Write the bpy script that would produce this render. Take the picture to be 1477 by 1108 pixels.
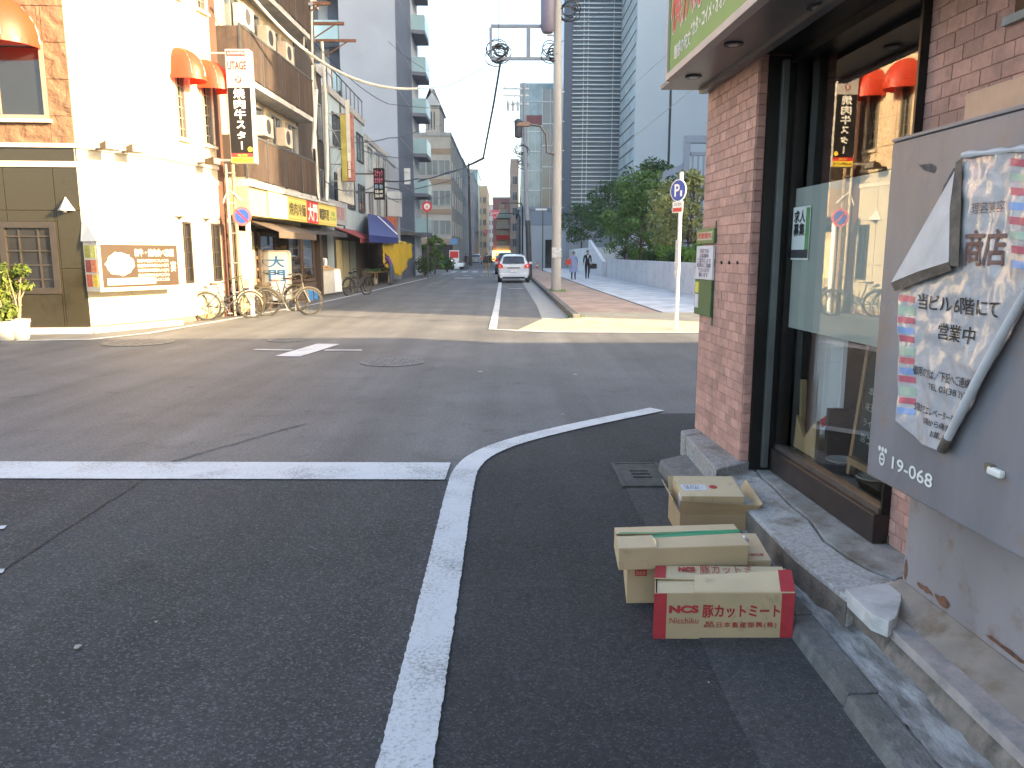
import bpy, bmesh, math, random
import numpy as np
from mathutils import Vector, Matrix, Euler
random.seed(7); RNG = np.random.default_rng(11)
R = math.radians
for o in list(bpy.data.objects): bpy.data.objects.remove(o)
scene = bpy.context.scene
col = scene.collection

# ---------------- camera ----------------
CAM_H, F, IW, IH = 1.58, 1110.0, 1477.0, 1108.0
PITCH, YAW = R(9.5627), R(0.5344)
cam = bpy.data.cameras.new('camera'); cam.sensor_width = 36; cam.lens = F/IW*36
cam.clip_start = .05; cam.clip_end = 3000
camo = bpy.data.objects.new('camera', cam); col.objects.link(camo)
camo.location = (0, 0, CAM_H); camo.rotation_euler = (R(90)-PITCH, 0, -YAW)
scene.camera = camo

# ---------------- light ----------------
SUN_EL, SUN_AZ = R(17), R(115)          # azimuth clockwise from +Y
SUNV = Vector((math.sin(SUN_AZ)*math.cos(SUN_EL), math.cos(SUN_AZ)*math.cos(SUN_EL), math.sin(SUN_EL)))
world = bpy.data.worlds.new('World'); scene.world = world; world.use_nodes = True
wn = world.node_tree; bgn = wn.nodes['Background']
sky = wn.nodes.new('ShaderNodeTexSky'); sky.sky_type = 'NISHITA'; sky.sun_disc = False
sky.sun_elevation = SUN_EL; sky.sun_rotation = SUN_AZ; sky.air_density = 1.0; sky.dust_density = 4.0; sky.ozone_density = 0.5
wn.links.new(sky.outputs[0], bgn.inputs[0]); bgn.inputs[1].default_value = 0.15
sl = bpy.data.lights.new('sun', 'SUN'); sl.energy = 5.0; sl.angle = R(0.6); sl.color = (1, .76, .44)
so = bpy.data.objects.new('sun', sl); col.objects.link(so); so.rotation_euler = SUNV.to_track_quat('Z', 'Y').to_euler()
so.location = (20, -10, 30)
vs = scene.view_settings; vs.view_transform = 'Standard'; vs.look = 'None'; vs.gamma = 1; vs.exposure = 2.5
scene.render.resolution_x = 1024; scene.render.resolution_y = 768

# ---------------- measuring: a photo pixel as a ray ----------------
def ray(x, y):
    u = (x-IW/2)/F; v = (y-IH/2)/F
    fy = math.cos(PITCH)-v*math.sin(PITCH); fz = -(math.sin(PITCH)+v*math.cos(PITCH))
    c, s = math.cos(YAW), math.sin(YAW)
    return Vector((u*c+fy*s, fy*c-u*s, fz))
def G(x, y, z=0.0):
    r = ray(x, y); t = (z-CAM_H)/r.z; return Vector((r.x*t, r.y*t, z))
def AY(x, y, Y):
    r = ray(x, y); t = Y/r.y; return Vector((r.x*t, Y, CAM_H+r.z*t))
def AX(x, y, X):
    r = ray(x, y); t = X/r.x; return Vector((X, r.y*t, CAM_H+r.z*t))

class Fr:
    """upright plane: origin, direction of local x; outward is local -y"""
    def __init__(s, x, y, ang): s.o = Vector((x, y, 0)); s.a = ang; s.ex = Vector((math.cos(ang), math.sin(ang), 0)); s.n = Vector((math.sin(ang), -math.cos(ang), 0))
    def hit(s, px, py, d=0.0):
        r = ray(px, py); p0 = s.o + s.n*d; c = Vector((0, 0, CAM_H))
        t = (p0-c).dot(s.n)/r.dot(s.n); p = c+r*t
        return ((p-s.o).dot(s.ex), p.z)
    def w(s, x, d, z): return s.o + s.ex*x + s.n*d + Vector((0, 0, z))

# ---------------- objects ----------------
def tag(o, label=None, cat=None, group=None, kind=None):
    if label: o['label'] = label
    if cat: o['category'] = cat
    if group: o['group'] = group
    if kind: o['kind'] = kind
    return o
def thing(name, label, cat, loc=(0, 0, 0), rz=0.0, group=None):
    o = bpy.data.objects.new(name, None); col.objects.link(o); o.empty_display_size = .2
    o.location = loc; o.rotation_euler = (0, 0, rz); return tag(o, label, cat, group)
def kids(o): return [c for c in bpy.data.objects if c.parent == o]
def copy_tree(o, parent=None):
    c = o.copy(); col.objects.link(c); c.parent = parent
    for ch in kids(o): copy_tree(ch, c)
    return c
def link(name, me, parent=None, loc=None, rot=None, scale=None):
    o = bpy.data.objects.new(name, me); col.objects.link(o)
    if parent: o.parent = parent
    if loc is not None: o.location = loc
    if rot is not None: o.rotation_euler = rot
    if scale is not None: o.scale = scale
    return o

class MB:
    def __init__(s): s.v = []; s.f = []; s.m = []
    def poly(s, pts, m=0):
        n = len(s.v); s.v += [tuple(p) for p in pts]; s.f.append(tuple(range(n, n+len(pts)))); s.m.append(m); return s
    def hexa(s, p, m=0):      # p: 4 bottom ccw + 4 top
        n = len(s.v); s.v += [tuple(q) for q in p]
        for q in ((3, 2, 1, 0), (4, 5, 6, 7), (0, 1, 5, 4), (1, 2, 6, 5), (2, 3, 7, 6), (3, 0, 4, 7)):
            s.f.append(tuple(n+i for i in q)); s.m.append(m)
        return s
    def box(s, x0, x1, y0, y1, z0, z1, m=0):
        x0, x1 = min(x0, x1), max(x0, x1); y0, y1 = min(y0, y1), max(y0, y1); z0, z1 = min(z0, z1), max(z0, z1)
        return s.hexa([(x0, y0, z0), (x1, y0, z0), (x1, y1, z0), (x0, y1, z0), (x0, y0, z1), (x1, y0, z1), (x1, y1, z1), (x0, y1, z1)], m)
    def prism(s, pts, d, m=0):  # pts: 3-D polygon, d: extrusion vector
        d = Vector(d); n = len(s.v); k = len(pts); P = [Vector(p) for p in pts]
        s.v += [tuple(p) for p in P]+[tuple(p+d) for p in P]
        s.f.append(tuple(range(n+k-1, n-1, -1))); s.m.append(m); s.f.append(tuple(range(n+k, n+2*k))); s.m.append(m)
        for i in range(k):
            j = (i+1) % k; s.f.append((n+i, n+j, n+k+j, n+k+i)); s.m.append(m)
        return s
    def tube(s, path, r, n=6, m=0, closed=False, cap=True):
        P = [Vector(p) for p in path]; k = len(P); rs = r if isinstance(r, (list, tuple)) else [r]*k
        base = len(s.v); up = Vector((0, 0, 1))
        for i, p in enumerate(P):
            if closed: t = P[(i+1) % k]-P[i-1]
            else: t = P[min(i+1, k-1)]-P[max(i-1, 0)]
            t.normalize(); a = t.cross(up)
            if a.length < .05: a = t.cross(Vector((1, 0, 0)))
            a.normalize(); b = t.cross(a)
            for q in range(n):
                w = 2*math.pi*q/n; s.v.append(tuple(p+(a*math.cos(w)+b*math.sin(w))*rs[i]))
        for i in range(k if closed else k-1):
            j = (i+1) % k
            for q in range(n):
                q2 = (q+1) % n; s.f.append((base+i*n+q, base+j*n+q, base+j*n+q2, base+i*n+q2)); s.m.append(m)
        if cap and not closed:
            s.f.append(tuple(base+q for q in range(n))); s.m.append(m)
            s.f.append(tuple(base+(k-1)*n+q for q in range(n-1, -1, -1))); s.m.append(m)
        return s
    def lathe(s, prof, n=16, m=0, c=(0, 0, 0), axis='z'):
        base = len(s.v); k = len(prof)
        for (r, z) in prof:
            for q in range(n):
                w = 2*math.pi*q/n; x, y = r*math.cos(w), r*math.sin(w)
                p = (x, y, z) if axis == 'z' else ((x, z, y) if axis == 'y' else (z, x, y))
                s.v.append((p[0]+c[0], p[1]+c[1], p[2]+c[2]))
        for i in range(k-1):
            for q in range(n):
                q2 = (q+1) % n; s.f.append((base+i*n+q, base+i*n+q2, base+(i+1)*n+q2, base+(i+1)*n+q)); s.m.append(m)
        s.f.append(tuple(base+q for q in range(n-1, -1, -1))); s.m.append(m)
        s.f.append(tuple(base+(k-1)*n+q for q in range(n))); s.m.append(m)
        return s
    def mesh(s, name, mats, smooth=False, bevel=0, fix=True):
        me = bpy.data.meshes.new(name); me.from_pydata(s.v, [], s.f)
        for m in (mats if isinstance(mats, (list, tuple)) else [mats]): me.materials.append(m)
        me.polygons.foreach_set('material_index', s.m)
        if fix or bevel:
            bm = bmesh.new(); bm.from_mesh(me)
            if fix: bmesh.ops.recalc_face_normals(bm, faces=bm.faces)
            if bevel:
                ed = [e for e in bm.edges if len(e.link_faces) == 2 and e.calc_face_angle(0) > .5]
                bmesh.ops.bevel(bm, geom=ed, offset=bevel, segments=2, affect='EDGES', profile=.6)
            bm.to_mesh(me); bm.free()
        if smooth:
            me.polygons.foreach_set('use_smooth', [True]*len(me.polygons))
            try: me.set_sharp_from_angle(angle=R(40))
            except Exception: pass
        me.update(); return me
    def build(s, name, mats, parent=None, smooth=False, bevel=0, fix=True, loc=None, rot=None):
        return link(name, s.mesh(name, mats, smooth, bevel, fix), parent, loc, rot)

# ---------------- text (flat print) ----------------
_tc = {}
def text_mesh(s, bold=0.0, spacing=1.0, line=1.0, align='CENTER'):
    k = (s, bold, spacing, line, align)
    if k in _tc: return _tc[k]
    cu = bpy.data.curves.new('lettering', 'FONT'); cu.body = s; cu.size = 1; cu.offset = bold; cu.resolution_u = 3
    cu.align_x = align; cu.space_character = spacing; cu.space_line = line; cu.fill_mode = 'FRONT'
    o = bpy.data.objects.new('t', cu); col.objects.link(o)
    dg = bpy.context.evaluated_depsgraph_get(); me = bpy.data.meshes.new_from_object(o.evaluated_get(dg))
    v = np.zeros(len(me.vertices)*3); me.vertices.foreach_get('co', v); v = v.reshape(-1, 3)
    f = [tuple(p.vertices) for p in me.polygons]
    bpy.data.objects.remove(o); bpy.data.curves.remove(cu); bpy.data.meshes.remove(me)
    _tc[k] = (v, f); return v, f
def letter(parent, s, x0, x1, z0, z1, d, mat, bold=0.0, keep=False, line=1.0, name='lettering', fn=None, mirror=False, spacing=1.0):
    """text filling the box x0..x1 / z0..z1 on a plane at y=-d of the parent (reads along +x)"""
    kan = any(0x4E00 <= ord(c) <= 0x9FFF for c in s) and bold > 0
    v, f = text_mesh(s, 0.0 if kan else bold, spacing, line)
    if len(v) == 0: return None
    if kan:     # dense characters: thicken with shifted copies instead of an outline offset
        v0, f0 = v, f; q = min(bold, .04)*.8; V_, F_ = [], []
        for i, (a, b) in enumerate(((-q, 0), (q, 0), (0, -q), (0, q))):
            V_.append(v0+np.array([a, b, i*1.0])); F_ += [tuple(k+i*len(v0) for k in t) for t in f0]
        v, f = np.concatenate(V_), F_
    lo, hi = v.min(0), v.max(0); sx = (x1-x0)/max(hi[0]-lo[0], 1e-6); sz = (z1-z0)/max(hi[1]-lo[1], 1e-6)
    cx, cz = (x0+x1)/2, (z0+z1)/2
    if keep: sx = sz = min(sx, sz)
    X = cx+(v[:, 0]-(lo[0]+hi[0])/2)*sx; Z = cz+(v[:, 1]-(lo[1]+hi[1])/2)*sz
    eps = .0003 if abs(x1-x0) < 1 else .0008
    pts = [(a, -d-(eps*c if kan else 0), b) for a, b, c in zip(X, Z, v[:, 2])]
    if fn: pts = [fn(p) for p in pts]
    me = bpy.data.meshes.new(name); me.from_pydata(pts, [], f); me.materials.append(mat)
    return link(name, me, parent)

# ---------------- materials ----------------
def nodes(m): return m.node_tree.nodes, m.node_tree.links
def M(name, c, rough=.75, var=.12, scale=6.0, bump=0.0, bscale=40.0, metal=0.0, coat=0.0, spec=.5, rnd=0.0, streak=0.0, dirt=None, dirt_amt=0.0, dirt_scale=3.0, emit=None, alpha=None, trans=0.0):
    m = bpy.data.materials.new(name); m.use_nodes = True; N, L = nodes(m); b = N['Principled BSDF']
    b.inputs['Roughness'].default_value = rough; b.inputs['Metallic'].default_value = metal
    b.inputs['Specular IOR Level'].default_value = spec
    if coat: b.inputs['Coat Weight'].default_value = coat; b.inputs['Coat Roughness'].default_value = .08
    c = tuple(c)+(1,) if len(c) == 3 else c
    geo = N.new('ShaderNodeNewGeometry'); vec = geo.outputs['Position']
    n1 = N.new('ShaderNodeTexNoise'); n1.inputs['Scale'].default_value = scale; n1.inputs['Detail'].default_value = 5; L.new(vec, n1.inputs['Vector'])
    if streak:
        mp = N.new('ShaderNodeMapping'); mp.inputs['Scale'].default_value = (1, 1, streak); L.new(vec, mp.inputs[0]); L.new(mp.outputs[0], n1.inputs['Vector'])
    mr = N.new('ShaderNodeMapRange'); mr.inputs['From Min'].default_value = .3; mr.inputs['From Max'].default_value = .7
    mr.inputs['To Min'].default_value = 1-var; mr.inputs['To Max'].default_value = 1+var; L.new(n1.outputs[0], mr.inputs[0])
    mul = N.new('ShaderNodeMix'); mul.data_type = 'RGBA'; mul.blend_type = 'MULTIPLY'; mul.inputs[0].default_value = 1
    mul.inputs[6].default_value = c; L.new(mr.outputs[0], mul.inputs[7]); out = mul.outputs[2]
    if rnd:
        oi = N.new('ShaderNodeObjectInfo'); m2 = N.new('ShaderNodeMapRange'); m2.inputs['To Min'].default_value = 1-rnd; m2.inputs['To Max'].default_value = 1+rnd
        L.new(oi.outputs['Random'], m2.inputs[0]); mu = N.new('ShaderNodeMix'); mu.data_type = 'RGBA'; mu.blend_type = 'MULTIPLY'; mu.inputs[0].default_value = 1
        L.new(out, mu.inputs[6]); L.new(m2.outputs[0], mu.inputs[7]); out = mu.outputs[2]
    if dirt is not None:
        n3 = N.new('ShaderNodeTexNoise'); n3.inputs['Scale'].default_value = dirt_scale; n3.inputs['Detail'].default_value = 8; n3.inputs['Roughness'].default_value = .65; L.new(vec, n3.inputs['Vector'])
        cr = N.new('ShaderNodeMapRange'); cr.inputs['From Min'].default_value = .62-dirt_amt*.35; cr.inputs['From Max'].default_value = .75-dirt_amt*.2; L.new(n3.outputs[0], cr.inputs[0])
        md = N.new('ShaderNodeMix'); md.data_type = 'RGBA'; L.new(cr.outputs[0], md.inputs[0]); L.new(out, md.inputs[6]); md.inputs[7].default_value = tuple(dirt)+(1,); out = md.outputs[2]
    L.new(out, b.inputs['Base Color'])
    if bump:
        n2 = N.new('ShaderNodeTexNoise'); n2.inputs['Scale'].default_value = bscale; n2.inputs['Detail'].default_value = 6; L.new(vec, n2.inputs['Vector'])
        bp = N.new('ShaderNodeBump'); bp.inputs['Strength'].default_value = min(1, bump); bp.inputs['Distance'].default_value = .02*max(1, bump); L.new(n2.outputs[0], bp.inputs['Height']); L.new(bp.outputs[0], b.inputs['Normal'])
    if emit: b.inputs['Emission Color'].default_value = tuple(emit[:3])+(1,); b.inputs['Emission Strength'].default_value = emit[3]
    if alpha is not None: b.inputs['Alpha'].default_value = alpha
    if trans: b.inputs['Transmission Weight'].default_value = trans
    return m
def M_leaf(name, c, var=.35):
    m = bpy.data.materials.new(name); m.use_nodes = True; N, L = nodes(m); b = N['Principled BSDF']
    b.inputs['Roughness'].default_value = .55; b.inputs['Specular IOR Level'].default_value = .3
    geo = N.new('ShaderNodeNewGeometry'); n1 = N.new('ShaderNodeTexNoise'); n1.inputs['Scale'].default_value = 1.3; n1.inputs['Detail'].default_value = 4; L.new(geo.outputs['Position'], n1.inputs['Vector'])
    ad = N.new('ShaderNodeMath'); ad.operation = 'ADD'; L.new(n1.outputs[0], ad.inputs[0]); 
    ri = N.new('ShaderNodeMath'); ri.operation = 'MULTIPLY'; ri.inputs[1].default_value = .5; L.new(geo.outputs['Random Per Island'], ri.inputs[0]); L.new(ri.outputs[0], ad.inputs[1])
    cr = N.new('ShaderNodeValToRGB'); e = cr.color_ramp.elements
    e[0].position = .35; e[0].color = (c[0]*(1-var)*.8, c[1]*(1-var), c[2]*(1-var), 1); e[1].position = 1.05; e[1].color = (min(1, c[0]*(1+var*1.6)), min(1, c[1]*(1+var)), c[2]*(1+var*.5), 1)
    L.new(ad.outputs[0], cr.inputs[0]); L.new(cr.outputs[0], b.inputs['Base Color'])
    tr = N.new('ShaderNodeBsdfTranslucent'); L.new(cr.outputs[0], tr.inputs[0]); mx = N.new('ShaderNodeMixShader'); mx.inputs[0].default_value = .3
    L.new(b.outputs[0], mx.inputs[1]); L.new(tr.outputs[0], mx.inputs[2]); L.new(mx.outputs[0], N['Material Output'].inputs[0]); return m
def M_glass(name, tint=(.9, .95, .95), rough=0.0, refl=1.0, trans_amt=1.0):
    m = bpy.data.materials.new(name); m.use_nodes = True; N, L = nodes(m); N.remove(N['Principled BSDF'])
    t = N.new('ShaderNodeBsdfTransparent'); t.inputs[0].default_value = tuple(tint)+(1,); g = N.new('ShaderNodeBsdfGlossy'); g.inputs['Roughness'].default_value = rough
    fr = N.new('ShaderNodeFresnel'); fr.inputs[0].default_value = 1.5; mu = N.new('ShaderNodeMath'); mu.operation = 'MULTIPLY'; mu.inputs[1].default_value = 1.95*refl; mu.use_clamp = True
    L.new(fr.outputs[0], mu.inputs[0]); mx = N.new('ShaderNodeMixShader'); L.new(mu.outputs[0], mx.inputs[0]); L.new(t.outputs[0], mx.inputs[1]); L.new(g.outputs[0], mx.inputs[2])
    L.new(mx.outputs[0], N['Material Output'].inputs[0]); return m
def M_panes(name, c, rough=.06):      # dark window glass seen from outside
    return M(name, c, rough=rough, var=.25, scale=.8, spec=.9)
# ---------------- road materials ----------------
def M_asphalt(name, c, speck=.5, patch=.12, rough=.85, grain=150.0):
    m = bpy.data.materials.new(name); m.use_nodes = True; N, L = nodes(m); b = N['Principled BSDF']; b.inputs['Roughness'].default_value = rough; b.inputs['Specular IOR Level'].default_value = .35
    P = N.new('ShaderNodeNewGeometry').outputs['Position']
    v = N.new('ShaderNodeTexVoronoi'); v.inputs['Scale'].default_value = grain; L.new(P, v.inputs['Vector'])
    sep = N.new('ShaderNodeSeparateColor'); L.new(v.outputs['Color'], sep.inputs[0])
    pw = N.new('ShaderNodeMath'); pw.operation = 'POWER'; pw.inputs[1].default_value = 6; L.new(sep.outputs[0], pw.inputs[0])
    n1 = N.new('ShaderNodeTexNoise'); n1.inputs['Scale'].default_value = .55; n1.inputs['Detail'].default_value = 6; n1.inputs['Roughness'].default_value = .6; L.new(P, n1.inputs['Vector'])
    n2 = N.new('ShaderNodeTexNoise'); n2.inputs['Scale'].default_value = 35; n2.inputs['Detail'].default_value = 8; n2.inputs['Roughness'].default_value = .7; L.new(P, n2.inputs['Vector'])
    m1 = N.new('ShaderNodeMapRange'); m1.inputs['From Min'].default_value = .3; m1.inputs['From Max'].default_value = .7; m1.inputs['To Min'].default_value = 1-patch; m1.inputs['To Max'].default_value = 1+patch; L.new(n1.outputs[0], m1.inputs[0])
    m2 = N.new('ShaderNodeMapRange'); m2.inputs['From Min'].default_value = .25; m2.inputs['From Max'].default_value = .75; m2.inputs['To Min'].default_value = .55; m2.inputs['To Max'].default_value = 1.35; L.new(n2.outputs[0], m2.inputs[0])
    a0 = N.new('ShaderNodeMath'); a0.operation = 'MULTIPLY'; L.new(m1.outputs[0], a0.inputs[0]); L.new(m2.outputs[0], a0.inputs[1])
    # tyre-polished streaks along the lane and darker blotches
    mp = N.new('ShaderNodeMapping'); mp.inputs['Scale'].default_value = (2.2, .10, 1); L.new(P, mp.inputs[0])
    n3 = N.new('ShaderNodeTexNoise'); n3.inputs['Scale'].default_value = 1; n3.inputs['Detail'].default_value = 5; L.new(mp.outputs[0], n3.inputs['Vector'])
    m3 = N.new('ShaderNodeMapRange'); m3.inputs['From Min'].default_value = .32; m3.inputs['From Max'].default_value = .68; m3.inputs['To Min'].default_value = .80; m3.inputs['To Max'].default_value = 1.2; L.new(n3.outputs[0], m3.inputs[0])
    n4 = N.new('ShaderNodeTexNoise'); n4.inputs['Scale'].default_value = 2.3; n4.inputs['Detail'].default_value = 7; n4.inputs['Roughness'].default_value = .7; L.new(P, n4.inputs['Vector'])
    m4 = N.new('ShaderNodeMapRange'); m4.inputs['From Min'].default_value = .56; m4.inputs['From Max'].default_value = .70; m4.inputs['To Min'].default_value = 1.0; m4.inputs['To Max'].default_value = .66; L.new(n4.outputs[0], m4.inputs[0])
    a1 = N.new('ShaderNodeMath'); a1.operation = 'MULTIPLY'; L.new(m3.outputs[0], a1.inputs[0]); L.new(m4.outputs[0], a1.inputs[1])
    a = N.new('ShaderNodeMath'); a.operation = 'MULTIPLY'; L.new(a0.outputs[0], a.inputs[0]); L.new(a1.outputs[0], a.inputs[1])
    s2 = N.new('ShaderNodeMath'); s2.operation = 'MULTIPLY_ADD'; s2.inputs[1].default_value = speck*2.6; L.new(pw.outputs[0], s2.inputs[0]); L.new(a.outputs[0], s2.inputs[2])
    mu = N.new('ShaderNodeMix'); mu.data_type = 'RGBA'; mu.blend_type = 'MULTIPLY'; mu.inputs[0].default_value = 1; mu.inputs[6].default_value = tuple(c)+(1,); L.new(s2.outputs[0], mu.inputs[7]); L.new(mu.outputs[2], b.inputs['Base Color'])
    h = N.new('ShaderNodeMath'); h.operation = 'ADD'; L.new(v.outputs['Distance'], h.inputs[0]); L.new(n2.outputs[0], h.inputs[1])
    bp = N.new('ShaderNodeBump'); bp.inputs['Strength'].default_value = .55; bp.inputs['Distance'].default_value = .006; L.new(h.outputs[0], bp.inputs['Height']); L.new(bp.outputs[0], b.inputs['Normal'])
    return m
def M_paint(name, c=(.72, .73, .73), under=(.07, .07, .072), wear=.35):
    m = bpy.data.materials.new(name); m.use_nodes = True; N, L = nodes(m); b = N['Principled BSDF']; b.inputs['Roughness'].default_value = .7
    P = N.new('ShaderNodeNewGeometry').outputs['Position']
    n1 = N.new('ShaderNodeTexNoise'); n1.inputs['Scale'].default_value = 60; n1.inputs['Detail'].default_value = 8; n1.inputs['Roughness'].default_value = .75; L.new(P, n1.inputs['Vector'])
    n2 = N.new('ShaderNodeTexNoise'); n2.inputs['Scale'].default_value = 2.5; n2.inputs['Detail'].default_value = 4; L.new(P, n2.inputs['Vector'])
    ad = N.new('ShaderNodeMath'); ad.operation = 'MULTIPLY_ADD'; ad.inputs[1].default_value = .5; L.new(n2.outputs[0], ad.inputs[0]); L.new(n1.outputs[0], ad.inputs[2])
    mr = N.new('ShaderNodeMapRange'); mr.inputs['From Min'].default_value = .92-wear*.25; mr.inputs['From Max'].default_value = 1.05-wear*.1; mr.inputs['To Max'].default_value = .85; L.new(ad.outputs[0], mr.inputs[0])
    v = N.new('ShaderNodeTexVoronoi'); v.feature = 'DISTANCE_TO_EDGE'; v.inputs['Scale'].default_value = 5; 
    nd = N.new('ShaderNodeMix'); nd.data_type = 'RGBA'; nd.inputs[0].default_value = .12; L.new(P, nd.inputs[6]); L.new(n1.outputs[1], nd.inputs[7]); L.new(nd.outputs[2], v.inputs['Vector'])
    vm = N.new('ShaderNodeMapRange'); vm.inputs['From Min'].default_value = .0; vm.inputs['From Max'].default_value = .012; vm.inputs['To Min'].default_value = .35; vm.inputs['To Max'].default_value = 0; L.new(v.outputs[0], vm.inputs[0])
    mx = N.new('ShaderNodeMath'); mx.operation = 'MAXIMUM'; L.new(mr.outputs[0], mx.inputs[0]); L.new(vm.outputs[0], mx.inputs[1])
    mi = N.new('ShaderNodeMix'); mi.data_type = 'RGBA'; L.new(mx.outputs[0], mi.inputs[0]); mi.inputs[6].default_value = tuple(c)+(1,); mi.inputs[7].default_value = tuple(under)+(1,); L.new(mi.outputs[2], b.inputs['Base Color'])
    bp = N.new('ShaderNodeBump'); bp.inputs['Strength'].default_value = .4; bp.inputs['Distance'].default_value = .004; L.new(n1.outputs[0], bp.inputs['Height']); L.new(bp.outputs[0], b.inputs['Normal'])
    return m
def M_paver(name, c1, c2, mortar, sx, sy, rough=.85):
    m = bpy.data.materials.new(name); m.use_nodes = True; N, L = nodes(m); b = N['Principled BSDF']; b.inputs['Roughness'].default_value = rough
    P = N.new('ShaderNodeNewGeometry').outputs['Position']; t = N.new('ShaderNodeTexBrick'); t.inputs['Scale'].default_value = 1; t.inputs['Brick Width'].default_value = sx; t.inputs['Row Height'].default_value = sy
    t.inputs['Mortar Size'].default_value = .006; t.inputs['Color1'].default_value = tuple(c1)+(1,); t.inputs['Color2'].default_value = tuple(c2)+(1,); t.inputs['Mortar'].default_value = tuple(mortar)+(1,); L.new(P, t.inputs['Vector'])
    n = N.new('ShaderNodeTexNoise'); n.inputs['Scale'].default_value = 1.2; n.inputs['Detail'].default_value = 6; L.new(P, n.inputs['Vector'])
    mr = N.new('ShaderNodeMapRange'); mr.inputs['From Min'].default_value = .3; mr.inputs['From Max'].default_value = .7; mr.inputs['To Min'].default_value = .75; mr.inputs['To Max'].default_value = 1.2; L.new(n.outputs[0], mr.inputs[0])
    mu = N.new('ShaderNodeMix'); mu.data_type = 'RGBA'; mu.blend_type = 'MULTIPLY'; mu.inputs[0].default_value = 1; L.new(t.outputs[0], mu.inputs[6]); L.new(mr.outputs[0], mu.inputs[7]); L.new(mu.outputs[2], b.inputs['Base Color'])
    bp = N.new('ShaderNodeBump'); bp.inputs['Strength'].default_value = .5; bp.inputs['Distance'].default_value = .004; bp.invert = True; L.new(t.outputs['Fac'], bp.inputs['Height']); L.new(bp.outputs[0], b.inputs['Normal'])
    return m

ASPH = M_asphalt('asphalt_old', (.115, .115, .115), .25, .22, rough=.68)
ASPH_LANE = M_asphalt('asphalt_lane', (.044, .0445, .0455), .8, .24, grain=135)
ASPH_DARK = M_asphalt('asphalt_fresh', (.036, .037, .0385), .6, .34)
ASPH_STRIP = M_asphalt('asphalt_strip', (.060, .060, .060), .4, .3)
PAINT = M_paint('road_paint', (.55, .56, .57), wear=.68); PAINT_W = M_paint('road_paint_worn', (.55, .56, .57), wear=.85)
CONC = M('concrete', (.36, .36, .35), .9, .15, 2.0, .35, 60, dirt=(.2, .19, .17), dirt_amt=.3)
CONC_L = M('concrete_pale', (.46, .47, .47), .88, .1, 1.2, .2, 50)
GRANITE = M('granite', (.30, .29, .275), .8, .35, 45, .5, 90, dirt=(.17, .155, .13), dirt_amt=.35)
KERBM = M('kerb_stone_mat', (.165, .16, .152), .9, .25, 20, .6, 80, dirt=(.09, .085, .075), dirt_amt=.45)
STEEL = M('steel', (.45, .45, .45), .45, .1, 8, metal=.8)
STEEL_D = M('steel_dark', (.12, .12, .12), .5, .2, 8, metal=.6)
IRON = M('cast_iron', (.075, .072, .07), .65, .3, 12, .4, 60, metal=.5)
WHITE_M = M('white_enamel', (.78, .78, .76), .35, .04, 5)
BLACK = M('black_paint', (.012, .012, .014), .4, .2, 6)
DARKG = M('dark_grey', (.05, .05, .055), .5, .2, 6)
RUBBER = M('rubber', (.02, .02, .02), .8, .2, 20)
RED = M('red_paint', (.55, .03, .03), .5, .08); BLUE = M('blue_paint', (.02, .07, .38), .5, .08)
YELLOW = M('yellow_paint', (.85, .62, .05), .5, .08); GREEN = M('green_paint', (.04, .28, .1), .5, .08)
WOOD = M('wood', (.38, .23, .12), .6, .25, 9, .15, 60, streak=.12)
WOOD_D = M('wood_dark', (.07, .045, .032), .7, .3, 9, .2, 60)

# ---------------- ground and road ----------------
gm = MB().poly([(-900, -300, 0), (900, -300, 0), (900, 1500, 0), (-900, 1500, 0)]).build('ground', ASPH); tag(gm, kind='structure')
def sheet(name, pts, z, mat, parent=None, kind='structure'):
    o = MB().poly([(p[0], p[1], z) for p in pts]).build(name, mat, parent)
    if kind and not parent: o['kind'] = kind
    return o
def flat(pts): return [G(*p)[:2] for p in pts]
def wobble(p0, p1, n, amp):
    p0, p1 = Vector(p0), Vector(p1); nrm = Vector((-(p1-p0).y, (p1-p0).x)).normalized()
    return [p0.lerp(p1, i/n)+nrm*random.uniform(-amp, amp) for i in range(n+1)]
# near lane, darker fresh patch right of the line, paler strip along the kerb
cr0, cr1 = Vector(G(250, 666)[:2]), Vector(G(0, 826)[:2]); crd = (cr1-cr0)
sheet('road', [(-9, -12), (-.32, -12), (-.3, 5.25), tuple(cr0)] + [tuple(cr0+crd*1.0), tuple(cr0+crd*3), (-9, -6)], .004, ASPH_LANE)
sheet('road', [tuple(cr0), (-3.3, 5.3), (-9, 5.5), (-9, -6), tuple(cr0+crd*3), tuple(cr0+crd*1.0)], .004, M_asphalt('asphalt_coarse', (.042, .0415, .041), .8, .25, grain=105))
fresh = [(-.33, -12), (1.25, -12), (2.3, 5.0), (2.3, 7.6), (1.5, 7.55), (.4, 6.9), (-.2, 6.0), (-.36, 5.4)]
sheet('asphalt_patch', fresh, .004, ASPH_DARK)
e1 = wobble((.83, 5.1), (.72, -6), 26, .012)
sheet('asphalt_strip', [tuple(p) for p in e1]+[(1.2, -6), (1.2, 5.05)], .008, ASPH_STRIP)
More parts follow.
